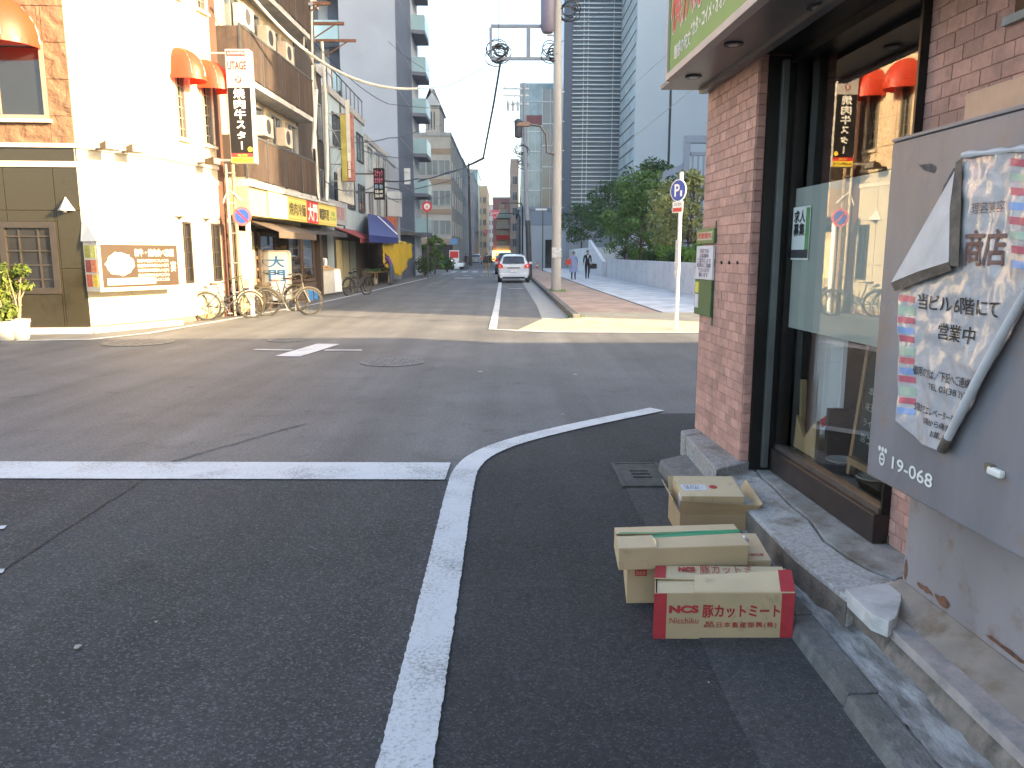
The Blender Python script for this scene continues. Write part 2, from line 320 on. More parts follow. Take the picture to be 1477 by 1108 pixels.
# the crack between two asphalt layers
def ribbon(name, path, widths, z, mat, parent=None, jit=0.0, step=.05):
    pts = [Vector(p) for p in path]; L2 = []; 
    for a, b in zip(pts[:-1], pts[1:]):
        n = max(1, int((b-a).length/step)); L2 += [a.lerp(b, i/n) for i in range(n)]
    L2.append(pts[-1]); mb = MB(); k = len(L2); lft, rgt = [], []
    W0 = widths if isinstance(widths, (list, tuple)) else (widths, widths)
    for i, p in enumerate(L2):
        t = (L2[min(i+1, k-1)]-L2[max(i-1, 0)]).normalized(); nn = Vector((-t.y, t.x)); w = (W0[0]+(W0[1]-W0[0])*i/(k-1))/2
        lft.append(p+nn*(w+random.uniform(-jit, jit))); rgt.append(p-nn*(w+random.uniform(-jit, jit)))
    n = len(mb.v); mb.v += [(p.x, p.y, z) for p in lft]+[(p.x, p.y, z) for p in rgt]
    for i in range(k-1): mb.f.append((i, i+1, k+i+1, k+i)); mb.m.append(0)
    return mb.build(name, mat, parent)
TAR = M('tar', (.018, .018, .018), .8)
pth = [cr0+crd*t+Vector((random.uniform(-.01, .01), random.uniform(-.01, .01))) for t in np.linspace(-.02, 2.6, 60)]
tag(ribbon('road_crack', pth, .011, .0085, TAR, jit=.005, step=.03), kind='structure')
pth = [Vector(G(250+i*6.6, 666-i*1.9)[:2])+Vector((random.uniform(-.01, .01), random.uniform(-.01, .01))) for i in range(30)]
tag(ribbon('road_seam', pth, .02, .004, M_asphalt('asphalt_seam', (.095, .094, .093), .2, .2), jit=.01), kind='structure')
# painted markings
def mark(name, path, w, mat=None, z=.012, jit=.004):
    return tag(ribbon(name, path, w, z, mat or PAINT, jit=jit*.6, step=.018), kind='structure')
mark('stop_line', [(-9, 5.75), (-3.7, 5.54), (-.42, 5.48)], .45)
# the lane edge line bends round the corner to the right
ctr = [(547+37, 1108), (640, 830), (665, 694), (676, 672), (700, 654), (745, 637), (830, 616), (948, 592)]
pp = [Vector(G(*p)[:2]) for p in ctr]; pp = [pp[0]+(pp[0]-pp[1])*6, pp[0]+(pp[0]-pp[1])]+pp
def smooth(P, it=3):
    for _ in range(it):
        Q = [P[0]]
        for a, b in zip(P[:-1], P[1:]): Q += [a.lerp(b, .25), a.lerp(b, .75)]
        P = Q+[P[-1]]
    return P
mark('edge_line', smooth(pp), (.155, .19), jit=.005, z=.014)
cA, cB = G(415, 515), G(474, 497); mark('cross_mark', [tuple(cA[:2]), tuple(cB[:2])], .42, PAINT)
mark('cross_mark', [tuple(G(367, 505)[:2]), tuple(G(422, 506)[:2])], .12); mark('cross_mark', [tuple(G(468, 506)[:2]), tuple(G(522, 506)[:2])], .12)
mark('edge_line', [(-9, 14.2), (-7.75, 14.45), (-7.2, 15.6), (-6.75, 19), (-6.1, 24.5), (-5.62, 39), (-5.15, 54)], .13, PAINT, jit=.006)
mark('edge_line', [(-4.9, 60), (-4.4, 71)], .12)
mark('edge_line', [(-.26, 16.3), (-.24, 24.4), (-.28, 80)], .17)
mark('edge_line', [(-.2, 16.3), (.9, 15.75), (3.9, 15.55), (9, 15.5)], .13)
for (x0, x1, y) in ((655, 682, 401.3), (668, 677, 397.5), (693, 708, 398.2), (700, 712, 393)):
    a, b = G(x0, y), G(x1, y); mark('lane_mark', [tuple(a[:2]), tuple(b[:2])], 1.1 if y > 401 else .9)
a, b = G(733, 416.5), G(754, 416.5); mark('lane_mark', [tuple(a[:2]), tuple(b[:2])], .3, PAINT_W)
for k in range(6): mark('crossing_bar', [(-4.6+k*.95, 69.0), (-4.6+k*.95, 72.5)], .45, PAINT_W)
# ends of the lettering painted on the lane at the left edge of the frame
for (xa, ya, xb, yb) in ((-70, 770, 8, 763), (-60, 836, 6, 826)):
    a, b = G(xa, ya), G(xb, yb); mark('lane_lettering', [tuple(a[:2]), tuple(b[:2])], .06)
# far side: paved apron in the cross street
# ---------------- manholes ----------------
MANH = M('manhole_iron', (.15, .15, .15), .6, .3, 12, .4, 60, metal=.3)
def manhole(label, c, r, group=None):
    t = thing('manhole_cover', label, 'manhole', (c[0], c[1], 0), 0, group)
    MB().lathe([(r*1.1, .004), (r*1.1, .0135), (r*1.005, .0135), (r*1.005, .007)], 40).build('rim', MANH, t)
    mb = MB().lathe([(r*.985, .004), (r*.985, .0125)], 40)
    for i in range(-6, 7):
        for j in range(-6, 7):
            x, y = i*r/7, j*r/7
            if x*x+y*y < (r*.88)**2 and (i+j) % 2 == 0: mb.box(x-r*.05, x+r*.05, y-r*.05, y+r*.05, .012, .0165)
    mb.build('lid', MANH, t); return t
manhole('round dark iron manhole cover in the middle of the junction', G(566, 523), .43)
manhole('round manhole cover in the sunlight before the beige corner building', G(200, 494.5), .55)
manhole('round manhole cover on the sunlit road edge behind the painted cross', G(415, 491), .33)

# scraps on the asphalt
SCRAP = M('paper_scrap', (.30, .27, .24), .8, .2, 40)
for (px_, py_, s, lab) in ((113, 938, .016, 'small beige leaf scrap on the near lane'), (830, 542, .03, 'white paper scrap on the junction before the apron'), (692, 538, .035, 'thin pale scrap on the junction right of the manhole'), (225, 902, .006, 'tiny pale fleck in the middle of the near lane'), (812, 600, .018, 'small pale fleck above the curved line'), (1022, 990, .004, 'tiny white fleck on the asphalt below the boxes'), (1047, 763, .0, '')):
    if not s: continue
    c = G(px_, py_); rr_ = random.Random(px_); n = 7; mb = MB(); mb.prism([(c.x+s*math.cos(6.283*i/n)*rr_.uniform(.6, 1.3), c.y+s*1.5*math.sin(6.283*i/n)*rr_.uniform(.6, 1.3), .0155) for i in range(n)], (0, 0, .002)); tag(mb.build('litter_scrap', SCRAP), lab, 'litter', 'scraps on the road')
# ---------------- right side: gutter, kerb, pavement, planter ----------------
GUTTER = M('gutter_concrete', (.30, .30, .29), .9, .15, 3, .3, 50, dirt=(.2, .19, .18), dirt_amt=.3)
sheet('gutter', [(.92, 18.9), (1.62, 18.6), (1.68, 24), (1.7, 90), (.98, 90), (1.0, 24)], .004, GUTTER)
PAVE_B = M_paver('brick_paving', (.38, .25, .19), (.46, .33, .25), (.26, .21, .18), .23, .115)
PAVE_G = M_paver('grey_paving', (.50, .51, .52), (.57, .58, .59), (.36, .36, .36), .6, .3)
APRON = M('apron_concrete', (.38, .335, .24), .9, .14, 2, .2, 50, dirt=(.29, .25, .18), dirt_amt=.3)
pv = MB()
pv.prism([(1.8, 20.0, -.05), (4.0, 19.9, -.05), (3.75, 34, -.05), (3.45, 90, -.05), (1.8, 90, -.05)], (0, 0, .15)); tag(pv.build('pavement', PAVE_B), kind='structure')
pv = MB(); pv.prism([(4.12, 19.9, -.05), (30, 19.0, -.05), (30, 34, -.05), (30, 95, -.05), (3.57, 95, -.05), (3.87, 34, -.05)], (0, 0, .152)); tag(pv.build('pavement', PAVE_G), kind='structure')
pv = MB(); pv.prism([(4.0, 19.9, -.05), (4.12, 19.9, -.05), (3.87, 34, -.05), (3.57, 95, -.05), (3.45, 95, -.05), (3.75, 34, -.05)], (0, 0, .148)); tag(pv.build('pavement_joint', M('joint_dark', (.1, .1, .1), .9)), kind='structure')
# lowered apron at the corner, sloping from the road to the pavement
ap = MB(); A = [(.2, 15.95, .004), (4, 15.75, .004), (30, 15.5, .004), (30, 19.02, .1), (4.1, 19.92, .1), (1.8, 20.02, .1), (1.55, 18.6, .05), (.9, 18.9, .006)]
ap.poly(A); tag(ap.build('pavement_apron', APRON), kind='structure')
# kerb stones
kroot = thing('kerb', 'low grey kerb along the right pavement behind the parked white car', 'kerb', (1.64, 18.6, 0))
km = MB().box(0, .17, 0, .595, -.03, .15).mesh('kerb_stone', KERBM, bevel=.012)
for i in range(110): link('kerb_stone', km, kroot, (random.uniform(-.004, .004)+.0002*i, i*.605, random.uniform(-.004, .003)))
# planter wall with panel joints
PLW = M('planter_concrete', (.62, .63, .66), .85, .08, 1.0, .15, 40, streak=.3, dirt=(.42, .42, .43), dirt_amt=.25)
pw_ = thing('planter_wall', 'long low pale concrete planter wall beside the paved walkway', 'wall', (6.85, 19.6, .1))
yy = 0.0
for i in range(15):
    w = 2.15
    MB().box(0, .28, yy+.006, yy+w-.006, 0, 1.17).build('panel', PLW, pw_, bevel=.01); yy += w
MB().box(.02, .26, 0, yy, 0, 1.15).build('core', CONC, pw_)
MB().box(0.0, .9, yy, yy+.3, 0, 1.2).build('end_panel', PLW, pw_)
sl_ = thing('stair_wall', 'sloping pale concrete stair wall at the far end of the planter', 'wall', (6.6, 52.6, .1))
MB().prism([(0, 0, 0), (0, 9, 0), (0, 9, 2.6), (0, 0, 1.0)], (.25, 0, 0)).build('slope', PLW, sl_)
MB().prism([(3.5, 0, 0), (3.5, 9, 0), (3.5, 9, 3.2), (3.5, 0, 1.5)], (.25, 0, 0)).build('slope', PLW, sl_)
for k in range(8): MB().box(.27, 3.48, k*1.0, k*1.0+1.0, 0, .25*(k+1)).build('step', CONC_L, sl_)
SOIL = M('soil', (.10, .075, .05), .95, .3, 5, .5, 30)
so_ = MB(); so_.prism([(7.13, 19.7, .1), (30, 19.7, .1), (30, 52, .1), (7.13, 52, .1)], (0, 0, .95)); tag(so_.build('planter_soil', SOIL), kind='structure')
te_ = MB().prism([(6.6, 61.7, .1), (30, 61.7, .1), (30, 85, .1), (7.0, 85, .1)], (0, 0, 2.0)); tag(te_.build('plaza_terrace', PAVE_G), kind='structure')
LEAF_A = M_leaf('leaf_mid', (.095, .18, .055)); LEAF_B = M_leaf('leaf_dark', (.05, .105, .04)); LEAF_C = M_leaf('leaf_yellow', (.21, .245, .10)); LEAF_H = M_leaf('leaf_hedge', (.12, .25, .05))
BARK = M('bark', (.11, .085, .065), .9, .3, 14, .6, 40)

def leaf_mesh(name, centers, radii, n, size, mat, flat=.8, seed=0, droop=.3):
    """n leaf faces spread over shells of clumps"""
    rg = np.random.default_rng(seed); k = len(centers); C = np.array(centers); Rr = np.array(radii)
    w = (Rr**2).prod(axis=1)**(1/3) if Rr.ndim == 2 else Rr**2; idx = rg.choice(k, n, p=w/w.sum())
    d = rg.normal(size=(n, 3)); d /= np.linalg.norm(d, axis=1)[:, None]
    rad = rg.uniform(.45, 1.08, n)**.6
    RR = Rr[idx] if Rr.ndim == 2 else Rr[idx][:, None]*np.array([1, 1, flat])
    P = C[idx]+d*rad[:, None]*RR
    nrm = d+rg.normal(size=(n, 3))*.7; nrm[:, 2] += .4; nrm /= np.linalg.norm(nrm, axis=1)[:, None]
    t = np.cross(nrm, rg.normal(size=(n, 3))); t /= np.linalg.norm(t, axis=1)[:, None]; b = np.cross(nrm, t)
    s = (size*rg.uniform(.6, 1.35, n))[:, None]
    V = np.stack([P-t*s, P+b*s*.5-nrm*s*.1, P+t*s-nrm*s*droop, P-b*s*.5-nrm*s*.1], 1).reshape(-1, 3)
    me = bpy.data.meshes.new(name); me.vertices.add(n*4); me.vertices.foreach_set('co', V.ravel()); me.loops.add(n*4); me.loops.foreach_set('vertex_index', np.arange(n*4, dtype=np.int32))
    me.polygons.add(n); me.polygons.foreach_set('loop_start', np.arange(0, n*4, 4, dtype=np.int32)); me.polygons.foreach_set('loop_total', np.full(n, 4, np.int32)); me.materials.append(mat); me.update(calc_edges=True); return me

def tree(name, label, loc, h, r, mat, seed, trunk_h=.35, n=5200, size=.10, nclump=38, shape=1.0, group=None, tr=.09):
    rg = random.Random(seed); t = thing(name, label, 'tree', loc, 0, group); mb = MB(); top = Vector((rg.uniform(-.15, .15)*r, rg.uniform(-.15, .15)*r, h*.82))
    path = [Vector((0, 0, -.15)), Vector((rg.uniform(-.06, .06), rg.uniform(-.06, .06), h*trunk_h*.5)), Vector((rg.uniform(-.1, .1), rg.uniform(-.1, .1), h*trunk_h)), top.lerp(Vector((0, 0, h*trunk_h)), .45), top]
    mb.tube(path, [tr*1.3, tr, tr*.8, tr*.5, tr*.15], 8)
    cs, rs = [], []
    for i in range(nclump):
        f = (i+.5)/nclump; z = h*(trunk_h*.85+(1-trunk_h*.85)*f**.85)
        prof = math.sin(math.pi*min(1, (.16+.84*f)**shape))**.7 if shape else 1
        a = i*2.4+rg.uniform(-.4, .4); q = r*prof*rg.uniform(.3, 1.12); c = Vector((q*math.cos(a), q*math.sin(a), min(h*.95, z)))
        cs.append(tuple(c)); rs.append(r*rg.uniform(.13, .36))
        s = Vector((0, 0, min(h*.8, max(h*trunk_h*.8, c.z-h*.18)))); s.x, s.y = top.x*s.z/h, top.y*s.z/h
        mid = s.lerp(c, .5)+Vector((0, 0, -.05*r)); mb.tube([s, mid, c], [tr*.38, tr*.24, tr*.08], 5)
    mb.build('trunk', BARK, t, smooth=True); link('crown', leaf_mesh('crown', cs, rs, n, size, mat, .75, seed), t); return t
def bush(name, label, loc, rx, ry, h, mat, seed, n=1500, size=.06, group=None):
    rg = random.Random(seed); t = thing(name, label, 'shrub', loc, 0, group); cs, rs = [], []; mb = MB()
    for i in range(14):
        a = i*2.4; q = math.sqrt((i+.5)/14)*.75; c = (q*rx*math.cos(a), q*ry*math.sin(a), h*rg.uniform(.4, .72)); cs.append(c); rs.append((rx*.38, ry*.38, h*.32))
        mb.tube([(0, 0, 0), (c[0]*.5, c[1]*.5, c[2]*.5), c], [.02, .014, .006], 4)
    mb.build('stem', BARK, t); link('foliage', leaf_mesh('foliage', cs, np.array(rs), n, size, mat, 1, seed), t); return t
# trees of the plaza: photo column of the trunk, depth, height above soil, crown radius
z0 = 1.05
for i, (px_, Y, top_y, r, mat, lab, th, n, sz) in enumerate([
    (838, 78, 300, 3.0, LEAF_B, 'small dark green tree farthest back beside the concrete stair', .3, 2600, .13),
    (880, 64, 264, 3.2, LEAF_B, 'bushy dark green tree left of the taller pale tree in the planter', .3, 3600, .12),
    (925, 44, 245, 2.3, LEAF_A, 'tall feathery green tree in the middle of the planter', .25, 4600, .11),
    (938, 60, 232, 3.3, LEAF_B, 'tallest dark tree rising behind the others at the back', .32, 3800, .14),
    (902, 50, 300, 1.9, LEAF_A, 'slim light green tree in front of the middle tree', .25, 2800, .09),
    (966, 38, 262, 1.9, LEAF_C, 'yellow green airy tree just left of the parking sign', .32, 2300, .10),
    (994, 32, 248, 1.6, LEAF_C, 'yellow green airy tree between parking sign and brick pillar', .32, 2100, .09)]):
    p = AY(px_, 380, Y); tp = AY(px_, top_y, Y); z0 = 1.05 if Y < 61 else 2.1; tree('plaza_tree', lab, (p.x, Y, z0), tp.z-z0, r*.85, mat, 20+i, th, n, sz, shape=.9, group='trees in the planter')
for i, (px_, Y, rx, ry, h, mat, lab) in enumerate([
    (893, 45, .8, 1.1, .95, LEAF_H, 'low round hedge shrub at the far end of the planter wall'), (912, 41, .7, 1.1, .8, LEAF_B, 'dark low shrub between the bright hedges'),
    (930, 37, .75, 1.2, 1.05, LEAF_H, 'bright green clipped shrub in the middle of the planter wall'), (950, 35, .6, 1.0, .8, LEAF_B, 'dull dark shrub left of the sign pole'),
    (978, 31.5, .65, 1.2, 1.1, LEAF_H, 'bright green shrub right behind the parking sign pole'), (998, 29, .5, 1.0, 1.0, LEAF_H, 'green shrub against the edge of the brick pillar'),
    (958, 40, .7, .7, 1.9, LEAF_C, 'umbrella shaped yellow green shrub above the hedge'), (876, 51, 1.1, .8, .9, LEAF_B, 'dark low ground shrub by the concrete stair')]):
    p = AY(px_, 375, Y); p.x = max(p.x, 7.15+rx*1.0); bush('hedge_shrub', lab, (p.x, Y, 1.05), rx, ry, h, mat, 60+i, 1700, .055, 'shrubs along the planter wall')
# grass tuft at the kerb end
gt = MB()
for i in range(130):
    a = random.uniform(0, 6.28); q = random.uniform(0, .22); x, y = 1.75+q*math.cos(a), 18.95+q*math.sin(a)*1.6; h = random.uniform(.05, .17); dx, dy = random.uniform(-.06, .06), random.uniform(-.06, .06)
    gt.poly([(x-.008, y, .02), (x+.008, y, .02), (x+dx, y+dy, h)])
tag(gt.build('grass', LEAF_H, fix=False), 'tuft of green grass at the end of the kerb', 'grass', kind='stuff')
gt = MB()
for i in range(120):
    a = random.uniform(0, 6.28); q = random.uniform(.2, .42); x, y = 2.08+q*math.cos(a), 31.4+q*math.sin(a); h = random.uniform(.04, .14)
    gt.poly([(x-.01, y, .1), (x+.01, y, .1), (x+random.uniform(-.05, .05), y, .1+h)])
tag(gt.build('grass', LEAF_H, fix=False), 'weeds round the foot of the concrete utility pole', 'grass', kind='stuff')

# ---------------- parking sign ----------------
ps = thing('parking_sign', 'white pole with round blue parking sign at the sunlit corner', 'sign', (3.63, 16.25, 0), R(-58))
pf = Fr(3.63, 16.25, 0)
def s_at(f, x, y, d=0): return f.hit(x, y, d)
zt = pf.hit(975, 250)[1]
MB().tube([(0, 0, 0), (0, 0, zt+.02)], .038, 12).build('pole', WHITE_M, ps, smooth=True)
def disc(r, d0, d1, c, mats, n=28, m=0): return MB().lathe([(r, -d1), (r, -d0)], n, m, (c[0], 0, c[1]), 'y')
zc = pf.hit(973, 275)[1]
disc(.225, .045, .06, (-.02, zc), 0, 32).build('sign_plate', WHITE_M, ps); disc(.205, .06, .064, (-.02, zc), 0, 32).build('sign_face', BLUE, ps)
letter(ps, 'P', -.12, .03, zc-.12, zc+.13, .066, WHITE_M, .02); MB().box(.045, .1, -.067, -.064, zc-.12, zc-.0).build('meter_symbol', WHITE_M, ps)
z1, z2 = pf.hit(973, 307)[1], pf.hit(973, 285)[1]-.08
MB().box(-.17, .12, -.06, -.045, z1, z2).build('sub_plate', WHITE_M, ps, bevel=.003)
letter(ps, '9-20\n60分', -.13, .08, z1+.14, z2-.03, .062, BLACK, .01); MB().box(-.15, .1, -.063, -.06, z1+.02, z1+.1).build('red_bar', RED, ps)
MB().box(-.05, .05, -.052, -.046, zt-2.1, zt-1.35).build('band_notice', M('notice_grey', (.5, .5, .5), .6, .3, 30), ps)
# ---------------- right foreground: the ramen shop ----------------
RWA = R(-87.42); RW = Fr(1.842, 5.4, RWA)
TILE = M('brick_tile', (.475, .265, .215), .62, .10, 30, .25, 120, rnd=.2, dirt=(.30, .175, .145), dirt_amt=.34, dirt_scale=5)
MORTAR = M('mortar', (.40, .23, .19), .9, .2, 30, .3, 90)
FRAME = M('bronze_frame', (.018, .017, .017), .35, .2, 6, metal=.4); FRAME_B = M('sill_frame', (.045, .033, .03), .4, .25, 9, metal=.3)
ALU = M('aluminium', (.16, .18, .18), .4, .1, 6, metal=.7)
shop = thing('ramen_shop', 'pink brick tiled corner shop with dark framed window and green fascia sign', 'shop', (1.842, 5.4, 0), RWA)
WALLIN = M('shop_interior', (.42, .43, .42), .8, .2, 3)
PLASTER = M('plaster_upper', (.30, .24, .21), .85, .1, 4, .2, 40)
body = MB()
body.box(-.45, 15, .12, 14, 2.82, 6.0); body.box(-.45, 1.95, 3.2, 14, 0, 2.82); body.box(1.88, 15, .14, 3.2, 0, 2.82); body.box(-.45, -.33, .1, 3.2, 0, 2.82)
body.build('building_body', PLASTER, shop)
MB().box(-.33, 1.88, -.08, 3.2, .02, .24).build('interior_floor', M('interior_floor_mat', (.10, .09, .085), .5), shop)
MB().poly([(-.3, 3.18, .24), (1.86, 3.18, .24), (1.86, 3.18, 2.8), (-.3, 3.18, 2.8)]).build('interior_wall', WALLIN, shop)
# brick pillar and pier: mortar core plus tiles
TP, TH, JT = .125, .0635, .006
tfull = MB().box(.002, TP-.002, -.005, .02, .002, TH-.002).mesh('brick', TILE, bevel=.0015)
def tile_face(parent, s0, s1, z0, z1, d, skip=None, flip=False):
    row = 0; z = z0
    while z < z1-.02:
        h = min(TH, z1-z); s = s0-(TP/2 if row % 2 else 0)
        while s < s1-.01:
            a, b = max(s, s0), min(s+TP, s1)
            if b-a > .02 and not (skip and skip(a, b, z)):
                link('brick', tfull, parent, (a, -d+random.uniform(-.0009, .0009), z+random.uniform(-.0004, .0004)), None, ((b-a)/TP, 1, h/TH))
            s += TP
        row += 1; z += TH
DP = .335
pil = MB().box(-.47, .53, -DP, .09, .2, 2.86).build('pillar', MORTAR, shop)
tile_face(pil, -.47, .53, .25, 2.76, DP)
# side of the pillar towards the window: narrow tiled return, then the dark jamb
tside = MB().box(-.02, .008, .002, .05, .003, TH-.003).mesh('brick', TILE, bevel=.0015)
for i in range(40): link('brick', tside, pil, (.531, -DP+.0, .25+i*TH))
MB().box(.535, .56, -DP+.055, .07, .2, 2.75).build('jamb', FRAME, shop); MB().box(.55, .59, -DP+.125, -DP+.165, .22, 2.72).build('mullion', ALU, shop, bevel=.003)
pier = MB().box(1.86, 6, -.07, .14, .0, 2.86).build('pier', MORTAR, shop)
tile_face(pier, 1.86, 2.9, .2, 2.80, .07, skip=lambda a, b, z: (a > 2.0 and 1.05 > z > .0 and a > 2.25) or (b > 2.40 and z > 2.42) or (a > 2.45 and z < 1.9) or (a > 2.5 and z < 2.3))
MB().box(2.40, 3.2, -.075, -.02, 2.44, 2.8).build('wall_window', FRAME, shop); MB().box(2.37, 3.2, -.1, -.06, 2.415, 2.445).build('window_sill', CONC, shop)
# window frame and panes
GD = -.1      # glass plane (local y)
fr_ = MB(); fr_.box(.55, 1.87, GD-.05, GD+.06, 2.71, 2.758); fr_.box(.55, .60, GD-.03, GD+.05, .3, 2.71); fr_.box(1.852, 1.868, GD-.015, GD+.05, .346, 2.71)
fr_.build('window_frame', FRAME, shop)
MB().box(.5, 1.87, GD-.055, GD+.09, .20, .345).build('window_sill', FRAME_B, shop, bevel=.006); MB().box(.55, 1.86, GD-.03, GD+.05, .346, .375).build('sill_rail', M('sill_rail_mat', (.11, .09, .08), .4, .2, 9, metal=.4), shop)
GLASS = M_glass('shop_glass', (.95, .97, .96))
wp = MB().poly([(.60, GD, .37), (1.853, GD, .37), (1.853, GD, 2.715), (.60, GD, 2.715)]).build('window_pane', GLASS, shop)
FILM = M('frosted_film', (.60, .62, .575), .45, .05, 4, alpha=.85)
(sa, za), (sb, zb) = RW.hit(1135, 275, .1), RW.hit(1128, 470, .1)
MB().poly([(.605, GD+.004, zb), (1.85, GD+.004, zb), (1.85, GD+.004, za), (.605, GD+.004, za)]).build('frosted_film', FILM, wp)
# sticker behind the glass
x0, zt_ = RW.hit(1144, 300, .1); x1, zb_ = RW.hit(1166, 375, .1)
st = thing('window_sticker', 'small green and white notice stuck on the frosted window', 'notice', shop.location, RWA)
STW = M('sticker_white', (.62, .66, .62), .4, .1); STG = M('sticker_green', (.10, .25, .10), .4, .2, 20)
MB().box(x0, x1, GD-.004, GD-.002, zb_, zt_).build('sheet', STW, st); MB().box(x0+(x1-x0)*.78, x1-.005, GD-.0045, GD-.0042, zb_+.01, zt_-.01).build('side_band', STG, st)
MB().box(x0+.005, x1-.005, GD-.0047, GD-.0044, zb_+.01, zb_+.06).build('base_band', DARKG, st)
letter(st, '求人\n募集', x0+(x1-x0)*.15, x0+(x1-x0)*.75, zb_+(zt_-zb_)*.45, zt_-.02, -GD+.006, BLACK, .03)
# head box, soffit and fascia
SOFF = M('soffit_panel', (.16, .14, .13), .35, .08, 5); TRIM = M('fascia_trim', (.50, .40, .34), .5, .08, 5)
MB().box(-.5, 15, -.30, .12, 2.76, 2.84).build('head_beam', FRAME, shop)
sf = MB().box(-.52, 15, -.68, -.30, 2.765, 2.79).build('soffit', SOFF, shop)
MB().box(-.5, 15, -.40, -.34, 2.735, 2.765).build('soffit_rib', SOFF, shop)
for (px_, py_) in ((1000, 110), (1058, 63), (1180, 8)):
    p = G(px_, py_, 2.765); sx, sd = (p-RW.o).dot(RW.ex), (p-RW.o).dot(RW.n)
    dl = MB().lathe([(.055, 2.755), (.055, 2.766), (.045, 2.766), (.045, 2.757)], 20, c=(sx, -sd, 0)).build('downlight', DARKG, shop); MB().lathe([(.03, 2.754), (.03, 2.760)], 12, c=(sx, -sd, 0)).build('lens', STEEL, dl)
SIGNG = M('sign_green', (.085, .26, .05), .4, .06, 3); SIGNW = M('sign_white', (.75, .75, .7), .45, .05); SIGNR = M('sign_red', (.55, .025, .03), .4, .06)
(fs, fz) = RW.hit(968, 110, .7); FZ = 2.755
fas = MB().box(fs, 15, -.72, -.68, FZ+.03, 4.1).build('fascia', SIGNG, shop)
MB().box(fs-.012, 15, -.735, -.675, FZ-.01, FZ+.035).build('fascia_trim', TRIM, shop, bevel=.004); MB().box(fs-.014, fs+.012, -.735, -.675, FZ+.035, 4.1).build('fascia_end', TRIM, shop)
def onf(x, y): return RW.hit(x, y, .721)
a0, a1 = onf(972, 88), onf(988, 76); sA, zA = onf(971, 92); sB, _ = onf(994, 75)
letter(fas, '魅惑の呪文', sA+.02, sB+.02, FZ+.09, FZ+.185, .7215, SIGNW, .02)
s0_, z0_ = onf(998, 60); s1_, _ = onf(1050, 10); letter(fas, '“カタ・コイメ・オオメ”', s0_-.03, s1_, FZ+.13, FZ+.225, .7215, SIGNW, .025)
letter(fas, '右から三つ唱えよ', s1_+.08, s1_+.9, FZ+.13, FZ+.225, .7215, SIGNW, .025)
for kk, ch in enumerate('横浜家系'):
    xa = fs+.05+kk*.27
    letter(fas, ch, xa-.012, xa+.262, FZ+.258, FZ+.722, .7212, SIGNW, .075); letter(fas, ch, xa, xa+.25, FZ+.27, FZ+.71, .7225, SIGNR, .03)
# notices on the pillar
nt = thing('pillar_notices', 'green framed notice plates fixed one above the other on the brick pillar', 'notice', shop.location, RWA)
def onp(x, y): return RW.hit(x, y, DP+.02)
NG = M('notice_green', (.08, .17, .05), .45, .15, 12); NW = M('notice_white', (.62, .60, .62), .5, .06); NGD = M('notice_dark_green', (.025, .10, .035), .45, .2, 9); NY = M('notice_yellow', (.62, .55, .08), .5, .1)
xa, zt1 = onp(1007, 331); xb, _ = onp(1031, 340); _, zb1 = onp(1010, 352)
zm1 = onp(1010, 355)[1]; zm2 = onp(1010, 403)[1]; zm3 = onp(1010, 454)[1]
MB().box(xa, xb, -DP-.028, -DP-.009, zb1, zt1).build('header_plate', NG, nt, bevel=.004); MB().box(xa+.03, xb-.03, -DP-.031, -DP-.028, zb1+.025, zt1-.025).build('header_face', M('notice_pale', (.45, .44, .33), .5), nt); letter(nt, '営業案内', xa+.045, xb-.045, zb1+.035, zt1-.03, DP+.032, SIGNR, .03)
MB().box(xa, xb-.01, -DP-.025, -DP-.009, zm2+.004, zm1).build('text_plate', NW, nt)
INK = M('ink_violet', (.16, .10, .17), .6); letter(nt, '当店では\nお客様の\nご協力により\n駐車はご遠慮\n下さいませ\n願います', xa+.03, xb-.045, zm2+.02, zm1-.02, DP+.027, INK, .015)
MB().box(xa-.005, xb-.01, -DP-.026, -DP-.009, zm3, zm2).build('lower_plate', NGD, nt); MB().box(xa+.01, xa+.1, -DP-.029, -DP-.026, zm2-.1, zm2-.02).build('yellow_label', NY, nt); MB().box(xa+.012, xa+.098, -DP-.029, -DP-.026, zm3+.05, zm2-.11).build('white_label', NW, nt)
for zz in (zt1+.02, zm3-.03, (zm1+zm2)/2): MB().box(xb-.02, xb-.008, -DP-.014, -DP-.008, zz-.03, zz+.03).build('bracket', NG, nt, bevel=.005)
for (px_, py_) in ((1038, 379), (1049, 379), (1061, 379)):
    s_, z_ = onp(px_, py_); MB().lathe([(.011, DP), (.011, DP+.0135)], 8, c=(s_, 0, z_), axis='y').build('anchor_hole', BLACK, pil).scale = (1, -1, 1)
# ---------------- steps, plinth, kerb in the foreground ----------------
STEPM = M('step_granite', (.42, .415, .40), .85, .28, 60, .5, 110, dirt=(.20, .17, .13), dirt_amt=.3, dirt_scale=5)
STEPB = M('step_cement', (.32, .31, .29), .9, .2, 10, .5, 80, dirt=(.15, .13, .10), dirt_amt=.35, dirt_scale=4)
SLABW = M('slab_white', (.52, .50, .48), .8, .15, 8, .2, 60, dirt=(.33, .31, .29), dirt_amt=.3, dirt_scale=6)
crk = [(1072, 666), (1085, 673), (1100, 690), (1115, 702), (1140, 728), (1168, 750), (1190, 780), (1225, 805), (1255, 822), (1292, 836)]
ZS = .19
dst = thing('doorstep', 'cracked grey granite doorstep under the shop window', 'step', (0, 0, 0))
cw = [G(*p, ZS) for p in crk]; front = [G(*p, ZS) for p in [(1036, 697), (1082, 737), (1147, 803), (1222, 862)]]
pf_ = [(p.x, p.y, .0) for p in front]+[(G(1294, 846, ZS).x, G(1294, 846, ZS).y, 0)]+[(p.x-.009+random.uniform(-.004, .003), p.y-.006, 0) for p in reversed(cw)]
